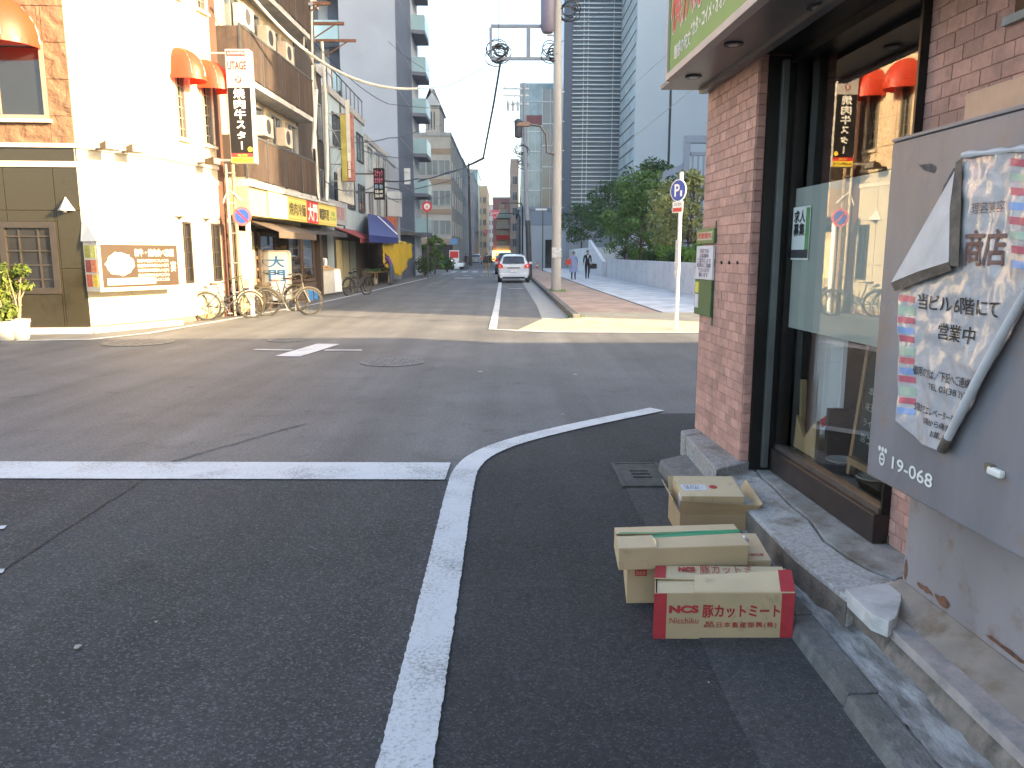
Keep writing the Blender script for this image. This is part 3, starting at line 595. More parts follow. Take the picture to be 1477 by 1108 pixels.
MB().prism(pf_, (0, 0, ZS)).build('front_slab', STEPM, dst, bevel=.008)
for fa, fb_ in zip(front[:-1], front[1:]):
    nn = Vector((-(fb_-fa).y, (fb_-fa).x, 0)).normalized()*-.006
    if nn.x > 0: nn = -nn
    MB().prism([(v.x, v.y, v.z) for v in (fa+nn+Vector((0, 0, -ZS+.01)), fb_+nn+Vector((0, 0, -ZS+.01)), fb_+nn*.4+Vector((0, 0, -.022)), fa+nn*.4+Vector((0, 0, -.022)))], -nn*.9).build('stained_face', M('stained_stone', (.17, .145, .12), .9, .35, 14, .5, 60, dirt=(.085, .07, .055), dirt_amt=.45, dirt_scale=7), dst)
bk = [(p.x+.004, p.y+.003, 0) for p in cw]+[(1.99, 3.22, 0), (1.96, 5.0, 0), (1.6, 4.98, 0)]
MB().prism(bk, (0, 0, ZS+.006)).build('back_slab', STEPB, dst, bevel=.004)
cr_ = MB().prism([(p.x-.02, p.y-.02, 0) for p in cw]+[(p.x+.02, p.y+.02, 0) for p in reversed(cw)], (0, 0, ZS-.02)); cr_.build('crack_bed', TAR, dst)
sl2 = [G(*p, .215) for p in [(1219, 850), (1291, 839), (1299, 848), (1300, 866), (1293, 890), (1282, 897), (1258, 887)]]
bs = thing('broken_slab', 'broken pale stone slab corner lying on the plinth end', 'stone slab', (0, 0, 0))
MB().prism([(p.x, p.y, .15) for p in sl2], (0, 0, .066)).build('slab', SLABW, bs, bevel=.004)
# plinth below the cabinet, with a pink cement capping
PLCAP = M('plinth_cap', (.36, .31, .29), .85, .15, 12, .3, 70, dirt=(.2, .2, .2), dirt_amt=.3, dirt_scale=7); PLF = M('plinth_face', (.22, .185, .155), .9, .3, 9, .6, 60, dirt=(.10, .085, .07), dirt_amt=.5, dirt_scale=8)
pl = thing('plinth', 'stained low cement plinth running under the utility cabinet', 'plinth', (0, 0, 0))
ye = [3.0, 2.83, 2.5, 2.06, 1.2, -1.5]
for nm, mt, z0_, z1_, dx in (('face', PLF, .02, .135, 0), ('capping', PLCAP, .136, .175, -.008)):
    mb = MB()
    for ya, yb in zip(ye[:-1], ye[1:]):
        xo = lambda y: 1.475+.012*(2.9-y)
        b = .045 if nm == 'face' else 0
        mb.hexa([(xo(ya)+dx-b, ya, z0_), (xo(yb)+dx-b, yb, z0_), (2.2, yb, z0_), (2.2, ya, z0_), (xo(ya)+dx, ya, z1_), (xo(yb)+dx, yb, z1_), (2.2, yb, z1_), (2.2, ya, z1_)])
    mb.build(nm, mt, pl)
fb = [G(*p, .06) for p in [(1040, 706), (1088, 762), (1160, 843), (1262, 945)]]
MB().prism([(p.x+.03, p.y, .0) for p in fb]+[(1.7, 2.7, 0), (1.7, 4.7, 0)], (0, 0, .15)).build('face_under_step', PLF, pl)
blk = thing('pillar_block', 'rough granite block under the brick pillar', 'stone block', (0, 0, 0))
bt = [G(*p, .25) for p in [(982, 620.6), (1033, 677), (1063.5, 664), (1001.7, 615.6)]]
q = lambda a, b, t: a.lerp(b, t)
l0, l1, r1, r0 = bt
r1 = Vector((1.62, r1.y-.01, .25)); r0 = Vector((1.6, r0.y, .25)); t_ = .16
MB().prism([(v.x, v.y, .06) for v in (l0, q(l0, l1, t_-.006), q(r0, r1, t_-.006), r0)], (0, 0, .19)).build('stone', GRANITE, blk, bevel=.01)
MB().prism([(v.x, v.y, .06) for v in (q(l0, l1, t_+.006), l1, r1, q(r0, r1, t_+.006))], (0, 0, .19)).build('stone', GRANITE, blk, bevel=.01)
ks = thing('kerb', 'worn low kerb stones edging the lane beside the cardboard boxes', 'kerb', (0, 0, 0))
yy = 4.72
for i in range(11):
    L_ = .60 if i else .45; y1 = yy; y0 = yy-L_; x = 1.19+random.uniform(-.006, .006)
    MB().hexa([(x-.01, y0+.004, -.02), (x+.125, y0+.004, -.02), (x+.125, y1-.004, -.02), (x-.01, y1-.004, -.02), (x+.012, y0+.004, .062), (x+.125, y0+.004, .066), (x+.125, y1-.004, .066), (x+.012, y1-.004, .062)]).build('kerb_stone', KERBM, ks, bevel=.014); yy = y0
MB().hexa([(1.13, 4.93, -.02), (1.36, 4.93, -.02), (1.36, 5.55, -.02), (1.12, 5.45, -.02), (1.15, 4.93, .10), (1.36, 4.93, .12), (1.36, 5.55, .12), (1.13, 5.45, .10)]).build('inlet_stone', KERBM, ks, bevel=.015)
# mortar strip between kerb and plinth, lumpy
CEM = bpy.data.materials.new('cement_strip'); CEM.use_nodes = True; N, L = nodes(CEM); b_ = N['Principled BSDF']; b_.inputs['Roughness'].default_value = .9
Pn = N.new('ShaderNodeNewGeometry').outputs['Position']; n_ = N.new('ShaderNodeTexNoise'); n_.inputs['Scale'].default_value = 16; n_.inputs['Detail'].default_value = 9; n_.inputs['Roughness'].default_value = .68; mpc = N.new('ShaderNodeMapping'); mpc.inputs['Scale'].default_value = (1, .3, 1); L.new(Pn, mpc.inputs[0]); L.new(mpc.outputs[0], n_.inputs['Vector'])
cr = N.new('ShaderNodeValToRGB'); cr.color_ramp.elements[0].position = .40; cr.color_ramp.elements[0].color = (.15, .145, .135, 1); cr.color_ramp.elements[1].position = .62; cr.color_ramp.elements[1].color = (.40, .395, .385, 1); e_ = cr.color_ramp.elements.new(.5); e_.color = (.26, .255, .245, 1)
L.new(n_.outputs[0], cr.inputs[0]); L.new(cr.outputs[0], b_.inputs['Base Color']); bp = N.new('ShaderNodeBump'); bp.inputs['Strength'].default_value = .7; bp.inputs['Distance'].default_value = .02; L.new(n_.outputs[0], bp.inputs['Height']); L.new(bp.outputs[0], b_.inputs['Normal'])
from mathutils import noise as mnoise
mb = MB(); nx, ny = 8, 160; xs = [1.31+i*.0275 for i in range(nx)]; ys = [5.0-j*(6.6/ny) for j in range(ny+1)]
for y in ys:
    for x in xs: mb.v.append((x, y, .058+.02*mnoise.noise(Vector((x*14, y*9, 0)))+.012*mnoise.noise(Vector((x*40, y*30, 3)))+(x-1.28)*.06))
for j in range(ny):
    for i in range(nx-1): mb.f.append((j*nx+i, j*nx+i+1, (j+1)*nx+i+1, (j+1)*nx+i)); mb.m.append(0)
tag(mb.build('mortar_strip', CEM, smooth=True), kind='structure')
# storm drain cover
dr = thing('drain_cover', 'rectangular iron storm drain cover with three slots by the kerb', 'drain cover', (.80, 5.06, 0))
mb = MB(); mb.box(0, .36, 0, .03, .0, .022); mb.box(0, .36, .57, .6, .0, .022); mb.box(0, .03, .03, .57, .0, .022); mb.box(.33, .36, .03, .57, .0, .022); mb.build('frame', IRON, dr)
mb = MB(); ys_ = [.2, .235, .28, .315, .36, .395]
mb.box(.034, .11, .034, .566, .002, .018); mb.box(.25, .326, .034, .566, .002, .018)
yp = .034
for a, b in zip(ys_[::2], ys_[1::2]): mb.box(.11, .25, yp, a, .002, .018); yp = b
mb.box(.11, .25, yp, .566, .002, .018); mb.build('lid', IRON, dr)
MB().box(.1, .26, .15, .42, .001, .006).build('pit', BLACK, dr)
# ---------------- utility cabinet with the peeling poster ----------------
CABM = M('cabinet_paint', (.195, .188, .202), .40, .20, 3.5, .3, 5, streak=.25, dirt=(.25, .175, .125), dirt_amt=.24, dirt_scale=4.5)
CABL = M('cabinet_paint_lower', (.25, .23, .235), .55, .16, 4, .2, 6, streak=.25, dirt=(.19, .13, .10), dirt_amt=.2, dirt_scale=6)
RUST = M('rust', (.16, .075, .045), .9, .4, 20, .5, 60)
DU, DL = .45, .29
sF, _ = RW.hit(1268, 450, DU); zTop = RW.hit(1275, 210, DU)[1]; zBot = RW.hit(1262, 690, DU)[1]; sL, _ = RW.hit(1305, 800, DL)
cab = thing('utility_cabinet', 'grey violet metal utility cabinet mounted against the brick wall', 'cabinet', shop.location, RWA)
ub = MB().box(sF, 5, -DU, -.08, zBot, zTop).build('upper_box', CABM, cab, bevel=.008)
MB().box(sL, 5, -DL, -.085, .21, zBot-.004).build('lower_box', CABL, cab, bevel=.006)
MB().hexa([(sL-.02, -DL-.125, .176), (5, -DL-.125, .176), (5, -.1, .176), (sL-.02, -.1, .176), (sL-.01, -DL-.006, .24), (5, -DL-.006, .24), (5, -.1, .24), (sL-.01, -.1, .24)]).build('base_skirt', M('skirt_cement', (.25, .21, .175), .8, .15, 8, .2, 50, dirt=(.17, .12, .08), dirt_amt=.3, dirt_scale=6), cab)
MB().box(sF+.005, 5, -DU-.006, -.09, zTop+.0005, zTop+.014).build('top_lip', CABM, cab, bevel=.004)
rr = random.Random(3)
for (s_, w_, h_) in ((.16, .06, .016), (.27, .05, .022), (.62, .12, .012), (.02, .012, .05)):
    n = 14; pts = [(sL+s_+w_*math.cos(6.283*i/n)*rr.uniform(.6, 1.1), -DL-.001-.0015, .262+h_*(.6+math.sin(6.283*i/n)*rr.uniform(.5, 1.1))) for i in range(n)]; MB().poly(pts).build('rust_stain', RUST, cab)

letter(cab, '19-068', *sorted((RW.hit(1287, 672, DU)[0], RW.hit(1346, 690, DU)[0])), RW.hit(1316, 691, DU)[1], RW.hit(1316, 671, DU)[1], DU+.0025, SIGNW, .012)
# printed emblem: three dots over an oval ring
ex, ez = RW.hit(1273, 660, DU); ez2 = RW.hit(1273, 648, DU)[1]
em = MB()
def ell(cx, cz, rx, rz_, n=20, inner=None):
    if inner is None: em.poly([(cx+rx*math.cos(6.283*i/n), -DU-.0025, cz+rz_*math.sin(6.283*i/n)) for i in range(n)])
    else:
        for i in range(n):
            a, b = 6.283*i/n, 6.283*(i+1)/n
            em.poly([(cx+rx*math.cos(a), -DU-.0025, cz+rz_*math.sin(a)), (cx+rx*math.cos(b), -DU-.0025, cz+rz_*math.sin(b)), (cx+inner*rx*math.cos(b), -DU-.0025, cz+inner*rz_*math.sin(b)), (cx+inner*rx*math.cos(a), -DU-.0025, cz+inner*rz_*math.sin(a))])
for k in (-1, 0, 1): ell(ex+k*.023, ez2, .0095, .0105)
ell(ex, ez-.006, .021, .027, 24, .62); em.box(ex-.012, ex+.012, -DU-.003, -DU-.002, ez-.009, ez-.003); em.build('emblem', SIGNW, cab, fix=False)
hs, hz = RW.hit(1440, 681, DU)
hl = MB().box(hs-.03, hs+.035, -DU-.02, -DU, hz-.013, hz+.013).build('latch', SIGNW, cab, bevel=.008); MB().box(hs-.045, hs-.012, -DU-.016, -DU-.0005, hz-.006, hz+.018).build('latch_base', M('latch_base_mat', (.20, .15, .10), .8, .3, 20), hl)
MB().box(RW.hit(1408, 130, .1)[0], 4.5, -.14, -.08, zTop-.05, RW.hit(1410, 130, .14)[1]).build('back_board', M('board_beige', (.60, .38, .25), .7, .15, 6), cab, bevel=.004)
kb = RW.hit(1362, 185, DU-.15); MB().lathe([(.03, zTop+.014), (.03, zTop+.03), (.015, zTop+.036)], 14, c=(kb[0], -DU+.15, 0)).build('cap', BLACK, cab)

# the poster
SHEET = M('poster_sheet', (.44, .43, .44), .24, .14, 9, .25, 22, coat=.6, dirt=(.36, .29, .23), dirt_amt=.2, dirt_scale=6)
BACKSH = M('poster_back', (.50, .50, .51), .45, .10, 12, .1, 40); EDGE = M('poster_edge', (.14, .11, .085), .8, .35, 20, .3, 50)
INKB = M('poster_ink', (.035, .028, .028), .5, .3, 30); INKR = M('poster_brown_ink', (.17, .09, .075), .5, .25, 25)
PR = M('poster_red', (.50, .12, .16), .35, .12, 20); PB = M('poster_blue', (.22, .34, .60), .35, .12, 20); PG = M('poster_green', (.36, .47, .36), .35, .12, 20)
po = thing('peeling_poster', 'torn laminated shop notice peeling off the front of the cabinet', 'poster', shop.location, RWA)
def pp_(x, y): s, z = RW.hit(x, y, DU+.01); return Vector((s, 0, z))
def bulge(p, off=0):
    s, z = p[0], p[2]
    return (s, -DU-.010-off-.010*mnoise.noise(Vector((s*10, z*7, 1)))-.006*mnoise.noise(Vector((s*27, z*21, 7)))-.008, z)
def clip_sheet(name, px_poly, mat, off=0.0, fn=bulge, cell=.012, parent=po):
    P = [pp_(*p) for p in px_poly]; bm = bmesh.new(); bm.faces.new([bm.verts.new(p) for p in P])
    lo = Vector((min(p.x for p in P), 0, min(p.z for p in P))); hi = Vector((max(p.x for p in P), 0, max(p.z for p in P)))
    for ax, a, b in ((Vector((1, 0, 0)), lo.x, hi.x), (Vector((0, 0, 1)), lo.z, hi.z)):
        t = a+cell
        while t < b:
            bmesh.ops.bisect_plane(bm, geom=bm.verts[:]+bm.edges[:]+bm.faces[:], plane_co=ax*t, plane_no=ax); t += cell
    for v in bm.verts: v.co = fn(v.co, off)
    me = bpy.data.meshes.new(name); bm.to_mesh(me); bm.free(); me.materials.append(mat); me.polygons.foreach_set('use_smooth', [True]*len(me.polygons))
    return link(name, me, parent)
main = [(1394, 226), (1440, 222), (1490, 214), (1490, 425), (1374, 640), (1362, 652), (1330, 638), (1296, 606), (1298, 520), (1300, 418), (1386, 384), (1392, 300)]
shb = clip_sheet('sheet', main, SHEET)
def band(x0, x1, y0, y1, mat, n0): 
    return clip_sheet('stripe', [(x0, y0), (x1, y0+3), (x1, y1+3), (x0, y1)], mat, .0015)
seq = [PR, PG, PR, PB]; y = 425; k = 0
while y < 590:
    w = 9 if seq[k % 4] is not PG else 13; xl = 1301-(y-425)*.012
    band(xl, xl+22, y, y+w, seq[k % 4], k); y += w+(3 if k % 2 else 6); k += 1
y = 225; k = 0
while y < 385:
    band(1462, 1490, y+3, y+14, seq[k % 4], k); y += 21; k += 1
def ptext(s, x0, x1, y0, y1, mat, bold=0.0, slope=0.0):
    a, b = pp_(x0, (y0+y1)/2), pp_(x1, (y0+y1)/2); zt_, zb_ = pp_(x0, y0).z, pp_(x0, y1).z
    return letter(po, s, a.x, b.x, zb_, zt_, 0, mat, bold, fn=lambda p: bulge(p, .003))
ptext('理容美容', 1408, 1452, 293, 309, INKR, -.005); ptext('商店', 1396, 1454, 332, 384, INKR, .03)
ptext('当ビル 6階にて', 1329, 1448, 423, 446, INKB, .012); ptext('営業中', 1357, 1410, 465, 489, INKB, .01)
ptext('御用の方は／下記へご連絡', 1321, 1406, 526, 540, INKB, .01); ptext('TEL 03(38 2)5', 1343, 1398, 552, 564, INKB, .0)
ptext('5階までエレベーターを', 1320, 1382, 579, 591, INKB, .01); ptext('5階から6階ま', 1337, 1374, 601, 611, INKB, .01); ptext('お越し', 1348, 1363, 620, 630, INKB, .02)
RES = M('glue_residue', (.085, .075, .07), .8, .5, 30, .3, 60)
for k_, pg_ in enumerate(([(1372, 243), (1386, 240), (1388, 262), (1362, 300), (1344, 333), (1348, 300), (1358, 268)], [(1322, 238), (1340, 236), (1347, 241), (1344, 250), (1330, 246)]  )):
    P_ = [pp_(*q_) for q_ in pg_]; MB().poly([(p.x, -DU-.0022, p.z) for p in P_]).build('glue_residue', RES, cab)
# folded-over corner, dark edges and the rolled side
def fl(px_poly, offs, name, mat, th=.0015):
    mb = MB(); P = [pp_(*p) for p in px_poly]; mb.prism([(p.x, -DU-.012-o, p.z) for p, o in zip(P, offs)], (0, th, 0)); return mb.build(name, mat, po)
flap = fl([(1389, 236), (1384, 300), (1384, 378), (1340, 392), (1297, 408), (1330, 345)], [.012, .03, .036, .04, .03, .02], 'folded_corner', BACKSH)
fl([(1388, 234), (1395, 228), (1396, 300), (1394, 385), (1384, 383), (1384, 300)], [.02, .016, .022, .026, .034, .032], 'torn_edge', EDGE)
fl([(1297, 408), (1340, 392), (1384, 378), (1386, 390), (1345, 404), (1300, 420)], [.031, .041, .038, .03, .03, .024], 'torn_edge', EDGE)
tp = []
for t in np.linspace(0, 1, 14):
    p = pp_(1490+(1366-1490)*t, 418+(650-418)*t); tp.append((p.x, -DU-.028-.006*math.sin(t*3), p.z))
MB().tube(tp, [.011+.004*math.sin(t*2.6) for t in np.linspace(0, 1, 14)], 12).build('rolled_edge', BACKSH, po, smooth=True)
MB().tube(tp[-2:], [.017, .016], 12).build('torn_edge', EDGE, po, smooth=True)
mb = MB(); tq = []
for t in np.linspace(0, 1, 10):
    p = pp_(1394+(1490-1394)*t, 224-(10)*t); tq.append((p.x, -DU-.02-.004*math.sin(t*9), p.z))
MB().tube(tq, [.010+.003*math.sin(i*1.7) for i in range(10)], 8).build('rolled_edge', BACKSH, po, smooth=True)

# ---------------- cardboard boxes ----------------
def M_card(name, c):
    m = M(name, c, .8, .07, 5, .08, 200, dirt=tuple(v*.72 for v in c), dirt_amt=.1, dirt_scale=9); return m
CARD = M_card('cardboard', (.47, .355, .205)); CARD2 = M_card('cardboard_pale', (.60, .475, .30)); CARD_IN = M_card('cardboard_inside', (.38, .26, .14)); CRED = M('carton_red', (.42, .035, .045), .6, .12, 20); TAPE = M('green_tape', (.02, .30, .15), .35, .08, 12); LABEL = M('label_white', (.62, .62, .66), .5, .15, 40)
TH5 = .005
def slab(pts, n, th=TH5):     # thin board: polygon extruded along n
    return MB().prism(pts, Vector(n)*th)
def carton(name, label, loc, rz, w, d, h, mat=None, tilt=(0, 0), group='cardboard boxes by the kerb'):
    mat = mat or CARD; t = thing(name, label, 'cardboard box', loc, rz, group); t.rotation_euler = (tilt[0], tilt[1], rz)
    mb = MB(); mb.box(0, w, 0, TH5, 0, h); mb.box(0, w, d-TH5, d, 0, h); mb.box(0, TH5, TH5, d-TH5, 0, h); mb.box(w-TH5, w, TH5, d-TH5, 0, h); mb.box(TH5, w-TH5, TH5, d-TH5, 0, TH5)
    mb.build('walls', mat, t, bevel=.0018); return t
a = G(946, 922.6); a.x -= .012; w, d, h = .578, .255, .205
b1 = carton('cardboard_box', 'front cardboard box with red ends and red meat lettering', (a.x, a.y, 0), R(-.4), w, d, h)
MB().box(-.001, .052, -.0012, .0, .001, h-.001).build('red_end', CRED, b1); MB().box(w-.052, w+.001, -.0012, 0, .001, h-.001).build('red_end', CRED, b1); MB().box(w, w+.0012, 0, d, .001, h-.001).build('red_end', CRED, b1); MB().box(-.0012, 0, 0, d, .001, h-.001).build('red_end', CRED, b1)
letter(b1, 'NCS', .062, .185, .118, .152, .002, CRED, .06); letter(b1, '豚カットミート', .20, .522, .098, .155, .002, CRED, .035); letter(b1, 'Nicchiku', .066, .185, .072, .098, .002, CRED, 0)
letter(b1, '製造\n販売元', .208, .255, .055, .082, .002, CRED, .01); letter(b1, '日本畜産振興(株)', .262, .51, .05, .079, .002, CRED, .012, spacing=1.25)
slab([(.01, .012, h-.012), (.17, .012, h-.010), (.17, d-.02, h-.004), (.01, d-.02, h-.008)], (0, 0, 1)).build('inner_flap', CARD2, b1)
slab([(w-.16, .01, h-.012), (w-.01, .012, h-.012), (w-.01, d-.012, h-.012), (w-.16, d-.012, h-.012)], (0, 0, 1)).build('inner_flap', CARD2, b1)
ff = slab([(.165, .002, h), (w, .002, h), (w+.004, .138, h+.036), (.50, .142, h+.030), (.165, .140, h+.012)], (0, .1, 1)); ff.build('front_flap', CARD2, b1)
slab([(.52, .0015, h+.0055), (w+.002, .0015, h+.0055), (w+.006, .138, h+.0415), (.526, .138, h+.0405)], (0, .1, 1), .0012).build('red_end', CRED, b1)
bf = slab([(-.004, .128, h+.006), (w*.78, .118, h-.002), (w-.02, .150, h+.018), (w-.015, d, h+.002), (0, d, h+.006)], (0, 0, 1)); bfo = bf.build('back_flap', CARD2, b1)
mb = MB().prism([(-.004, .1275, h+.0115), (.045, .127, h+.0107), (.048, d-.003, h+.012), (0, d-.003, h+.0118)], (0, 0, .001)); mb.build('red_end', CRED, b1)
def flat_text(parent, s, x0, x1, y0, y1, zf, mat, bold=0):
    kan = any(0x4E00 <= ord(c) <= 0x9FFF for c in s); v, f = text_mesh(s, 0 if kan else bold); lo, hi = v.min(0), v.max(0); pts = [(x0+(p[0]-lo[0])/(hi[0]-lo[0])*(x1-x0), y0+(p[1]-lo[1])/(hi[1]-lo[1])*(y1-y0), 0) for p in v]; pts = [(x, y, zf(x, y)) for x, y, _ in pts]
    me = bpy.data.meshes.new('lettering'); me.from_pydata(pts, [], f); me.materials.append(mat); return link('lettering', me, parent)
zfb = lambda x, y: h+.0125-.008*min(1, x/(w*.78))*(1-(y-.118)/.17)+.004
flat_text(b1, 'NCS', .10, .175, .185, .235, zfb, CRED, .06); flat_text(b1, '豚カットミ', .195, .42, .165, .25, zfb, CRED, .035)
for ch in kids(b1): ch.data.transform(Matrix(((1, .2, 0, 0), (0, 1, 0, 0), (0, 0, 1, 0), (0, 0, 0, 1))))
# the box below, mostly hidden
b2 = carton('cardboard_box', 'lower cardboard box under the green taped one, small red label', (.555, 3.305, 0), R(1.5), .66, .34, .198)
MB().box(.035, .09, -.0012, 0, .135, .165).build('red_label', CRED, b2); letter(b2, '国産豚', .04, .085, .14, .16, .0018, CARD, .0)
slab([(0, 0, .198), (.66, 0, .198), (.66, .17, .199), (0, .17, .199)], (0, 0, 1)).build('front_flap', CARD2, b2); slab([(0, .172, .198), (.66, .172, .199), (.66, .34, .198), (0, .34, .198)], (0, 0, 1)).build('back_flap', CARD2, b2)
flat_text(b2, 'NCS', .56, .64, .05, .075, lambda x, y: .2045, CRED, .05)
# long low box with green tape
b3 = carton('cardboard_box', 'long flat cardboard box with green tape on its top', (.50, 3.21, .2045), R(7), .60, .30, .092, tilt=(R(-2), R(1)))
slab([(0, 0, .092), (.60, 0, .092), (.60, .18, .094), (.0, .18, .092)], (0, 0, 1)).build('front_flap', CARD2, b3)
slab([(.0, .165, .108), (.20, .170, .101), (.42, .184, .0975), (.60, .184, .093), (.60, .30, .092), (0, .30, .092)], (0, 0, 1), .004).build('back_flap', CARD2, b3)
MB().prism([(.17, .132, .0975), (.60, .158, .0995), (.605, .205, .0995), (.40, .190, .103), (.17, .168, .0985)], (0, 0, .0012)).build('green_tape', TAPE, b3)
MB().prism([(.01, .1635, .1125), (.20, .1685, .1055), (.42, .1825, .1019), (.42, .192, .1022), (.20, .180, .1056), (.01, .178, .1125)], (0, 0, .0012)).build('green_tape', TAPE, b3)
slab([(-.004, -.003, .0975), (.17, -.003, .098), (.175, .06, .107), (.165, .15, .1), (0, .15, .099)], (0, 0, 1), .004).build('corner_flap', CARD2, b3)
MB().tube([(.60, .10, .096), (.617, .104, .088), (.622, .11, .078), (.616, .113, .07)], [.012, .009, .011, .004], 6).build('torn_tape', LABEL, b3)
for b_, k_ in ((b2, .14), (b3, .2)):
    for ch in kids(b_): ch.data.transform(Matrix(((1, k_, 0, 0), (0, 1, 0, 0), (0, 0, 1, 0), (0, 0, 0, 1))))
# open box and the carton standing in it
b4 = carton('cardboard_box', 'open cardboard box with spread flaps holding a smaller carton', (.975, 4.10, 0), R(-2), .40, .36, .15, CARD_IN)
slab([(.0, 0, .151), (.40, 0, .151), (.435, -.03, .215), (-.005, -.02, .235)], (0, 1, .2)).build('front_flap', CARD_IN, b4); slab([(0, .01, .155), (0, .35, .155), (-.05, .34, .25), (-.045, .0, .235)], (1, 0, .3)).build('side_flap', CARD, b4)
slab([(.40, .0, .151), (.40, .36, .151), (.465, .37, .245), (.45, -.02, .225)], (-1, 0, .3)).build('side_flap', CARD, b4); slab([(0, .36, .155), (.4, .36, .155), (.4, .42, .25), (0, .42, .25)], (0, -.8, .3)).build('back_flap', CARD, b4)
b5 = carton('cardboard_box', 'small closed carton with white shipping label, topmost at the back', (.975+.01, 4.135, .07), R(-1.5), .345, .27, .185, tilt=(R(8), 0))
MB().box(.001, .344, .001, .269, .180, .1855).build('lid', CARD2, b5, bevel=.001); MB().box(.02, .16, .075, .15, .1856, .1868).build('shipping_label', LABEL, b5); flat_text(b5, 'AB-0314\n東京都', .03, .12, .09, .14, lambda x, y: .1872, INKB)
MB().lathe([(.024, .1856), (.024, .1864)], 16, c=(.20, .12, 0)).build('red_stamp', CRED, b5); MB().box(.17, .1725, -.0012, 0, .01, .18).build('seam', CARD_IN, b5)
MB().box(-.0012, .0, .02, .09, .08, .17).build('shipping_label', LABEL, b5)

# ---------------- things inside the shop window ----------------
def inshop(name, label, cat, px_, py_, depth):
    s, z = RW.hit(px_, py_, -depth); return s, z
# menu blackboard leaning in an easel frame
bd = thing('menu_blackboard', 'chalk menu blackboard in a wooden frame behind the shop window', 'blackboard', shop.location, RWA)
yb = .02; s0_, zb_ = RW.hit(1222, 680, -yb); s1_ = s0_+.62; zt_ = RW.hit(1212, 490, -yb)[1]; z0_ = .37
BOARD = M('chalkboard', (.018, .022, .02), .6, .3, 8); CHALK = M('chalk', (.5, .55, .5), .9); CHALKG = M('chalk_green', (.15, .45, .2), .9)
lean = lambda z: yb+(z-z0_)*.10
mb = MB(); mb.hexa([(s0_+.03, lean(.48), .48), (s1_, lean(.48), .48), (s1_, lean(.48)+.012, .48), (s0_+.03, lean(.48)+.012, .48), (s0_+.03, lean(zt_), zt_), (s1_, lean(zt_), zt_), (s1_, lean(zt_)+.012, zt_), (s0_+.03, lean(zt_)+.012, zt_)]); mb.build('board', BOARD, bd)
for sx in (s0_, s1_): MB().hexa([(sx, yb-.015, z0_-.1), (sx+.03, yb-.015, z0_-.1), (sx+.03, yb+.02, z0_-.1), (sx, yb+.02, z0_-.1), (sx, lean(zt_)-.015, zt_+.03), (sx+.03, lean(zt_)-.015, zt_+.03), (sx+.03, lean(zt_)+.02, zt_+.03), (sx, lean(zt_)+.02, zt_+.03)]).build('frame_post', WOOD, bd)
MB().box(s0_+.03, s1_, lean(.45)-.03, lean(.45)+.03, .44, .478).build('frame_rail', WOOD, bd); MB().box(s0_+.03, s1_, lean(zt_)-.012, lean(zt_)+.02, zt_, zt_+.03).build('frame_rail', WOOD, bd)
tl = lambda p: (p[0], lean(p[2])-.004, p[2])
letter(bd, 'ラーメン', s0_+.12, s1_-.08, zt_-.16, zt_-.05, 0, CHALKG, .01, fn=tl)
for kk, tx in enumerate(('本日のおすすめ', '味玉ラーメン 八五〇円', 'ライス 無料サービス', '営業中 お気軽に')):
    letter(bd, tx, s0_+.08, s1_-.1, zt_-.27-kk*.085, zt_-.225-kk*.085, 0, CHALK, -.004, fn=tl)
mb = MB()
for kk in range(3): mb.tube([tl((s0_+.3+(.13-.03*kk)*math.cos(q_/9*6.283), 0, .6+(.08-.02*kk)*math.sin(q_/9*6.283))) for q_ in range(9)], .0025, 4, closed=True)
mb.build('chalk_drawing', CHALKG, bd)
# wooden stand with a white figurine, far end of the window
ws = thing('wooden_stand', 'small wooden magazine stand with white round ornament behind the window', 'stand', shop.location, RWA)
s0_ = .64; mb = MB(); WOOD = M('wood_pale', (.55, .38, .2), .6, .2, 9, streak=.12)
mb.prism([(s0_, .0, .37), (s0_+.03, .0, .37), (s0_-.0, .0, .80), (s0_-.03, .0, .80)], (0, .03, 0)).build('back_post', WOOD, ws)
MB().prism([(s0_, -.03, .373), (s0_+.30, -.03, .373), (s0_+.30, -.03, .60), (s0_+.26, -.03, .58), (s0_+.14, -.03, .46), (s0_+.02, -.03, .58)], (0, .02, 0)).build('side_board', WOOD, ws)
MB().prism([(s0_, .26, .38), (s0_+.30, .26, .38), (s0_+.30, .26, .60), (s0_+.26, .26, .58), (s0_+.14, .26, .46), (s0_+.02, .26, .58)], (0, .02, 0)).build('side_board', WOOD, ws)
MB().box(s0_+.29, s0_+.325, .03, .29, .37, .68).build('end_post', WOOD_D, ws); MB().box(s0_, s0_+.3, .06, .26, .376, .39).build('base', WOOD, ws)
MB().lathe([(.0, .39), (.05, .40), (.06, .44), (.045, .49), (.03, .50), (.033, .53), (.0, .55)], 14, c=(s0_+.2, .08, 0)).build('ornament', WHITE_M, ws, smooth=True)
MB().lathe([(.0, .50), (.06, .51), (.07, .56), (.03, .6), (0, .61)], 12, c=(s0_+.1, .16, 0)).build('red_ornament', RED, ws, smooth=True)
cu = thing('window_curtain', 'pale curtain hanging behind the shop window', 'curtain', shop.location, RWA)
CURT = M('curtain', (.82, .84, .86), .9, .04, 6); mb = MB(); n = 40; sc0 = RW.hit(1160, 560, -.1)[0]
for i in range(n+1):
    x = sc0+i*.5/n; y = .12+.02*math.sin(i*1.1); mb.v += [(x, y, .372), (x, y, 1.2)]
for i in range(n): mb.f.append((2*i, 2*i+2, 2*i+3, 2*i+1)); mb.m.append(0)
mb.build('cloth', CURT, cu, smooth=True, fix=False)
GL2 = M('plate_glass', (.55, .58, .58), .15, .05, 5, spec=.8)
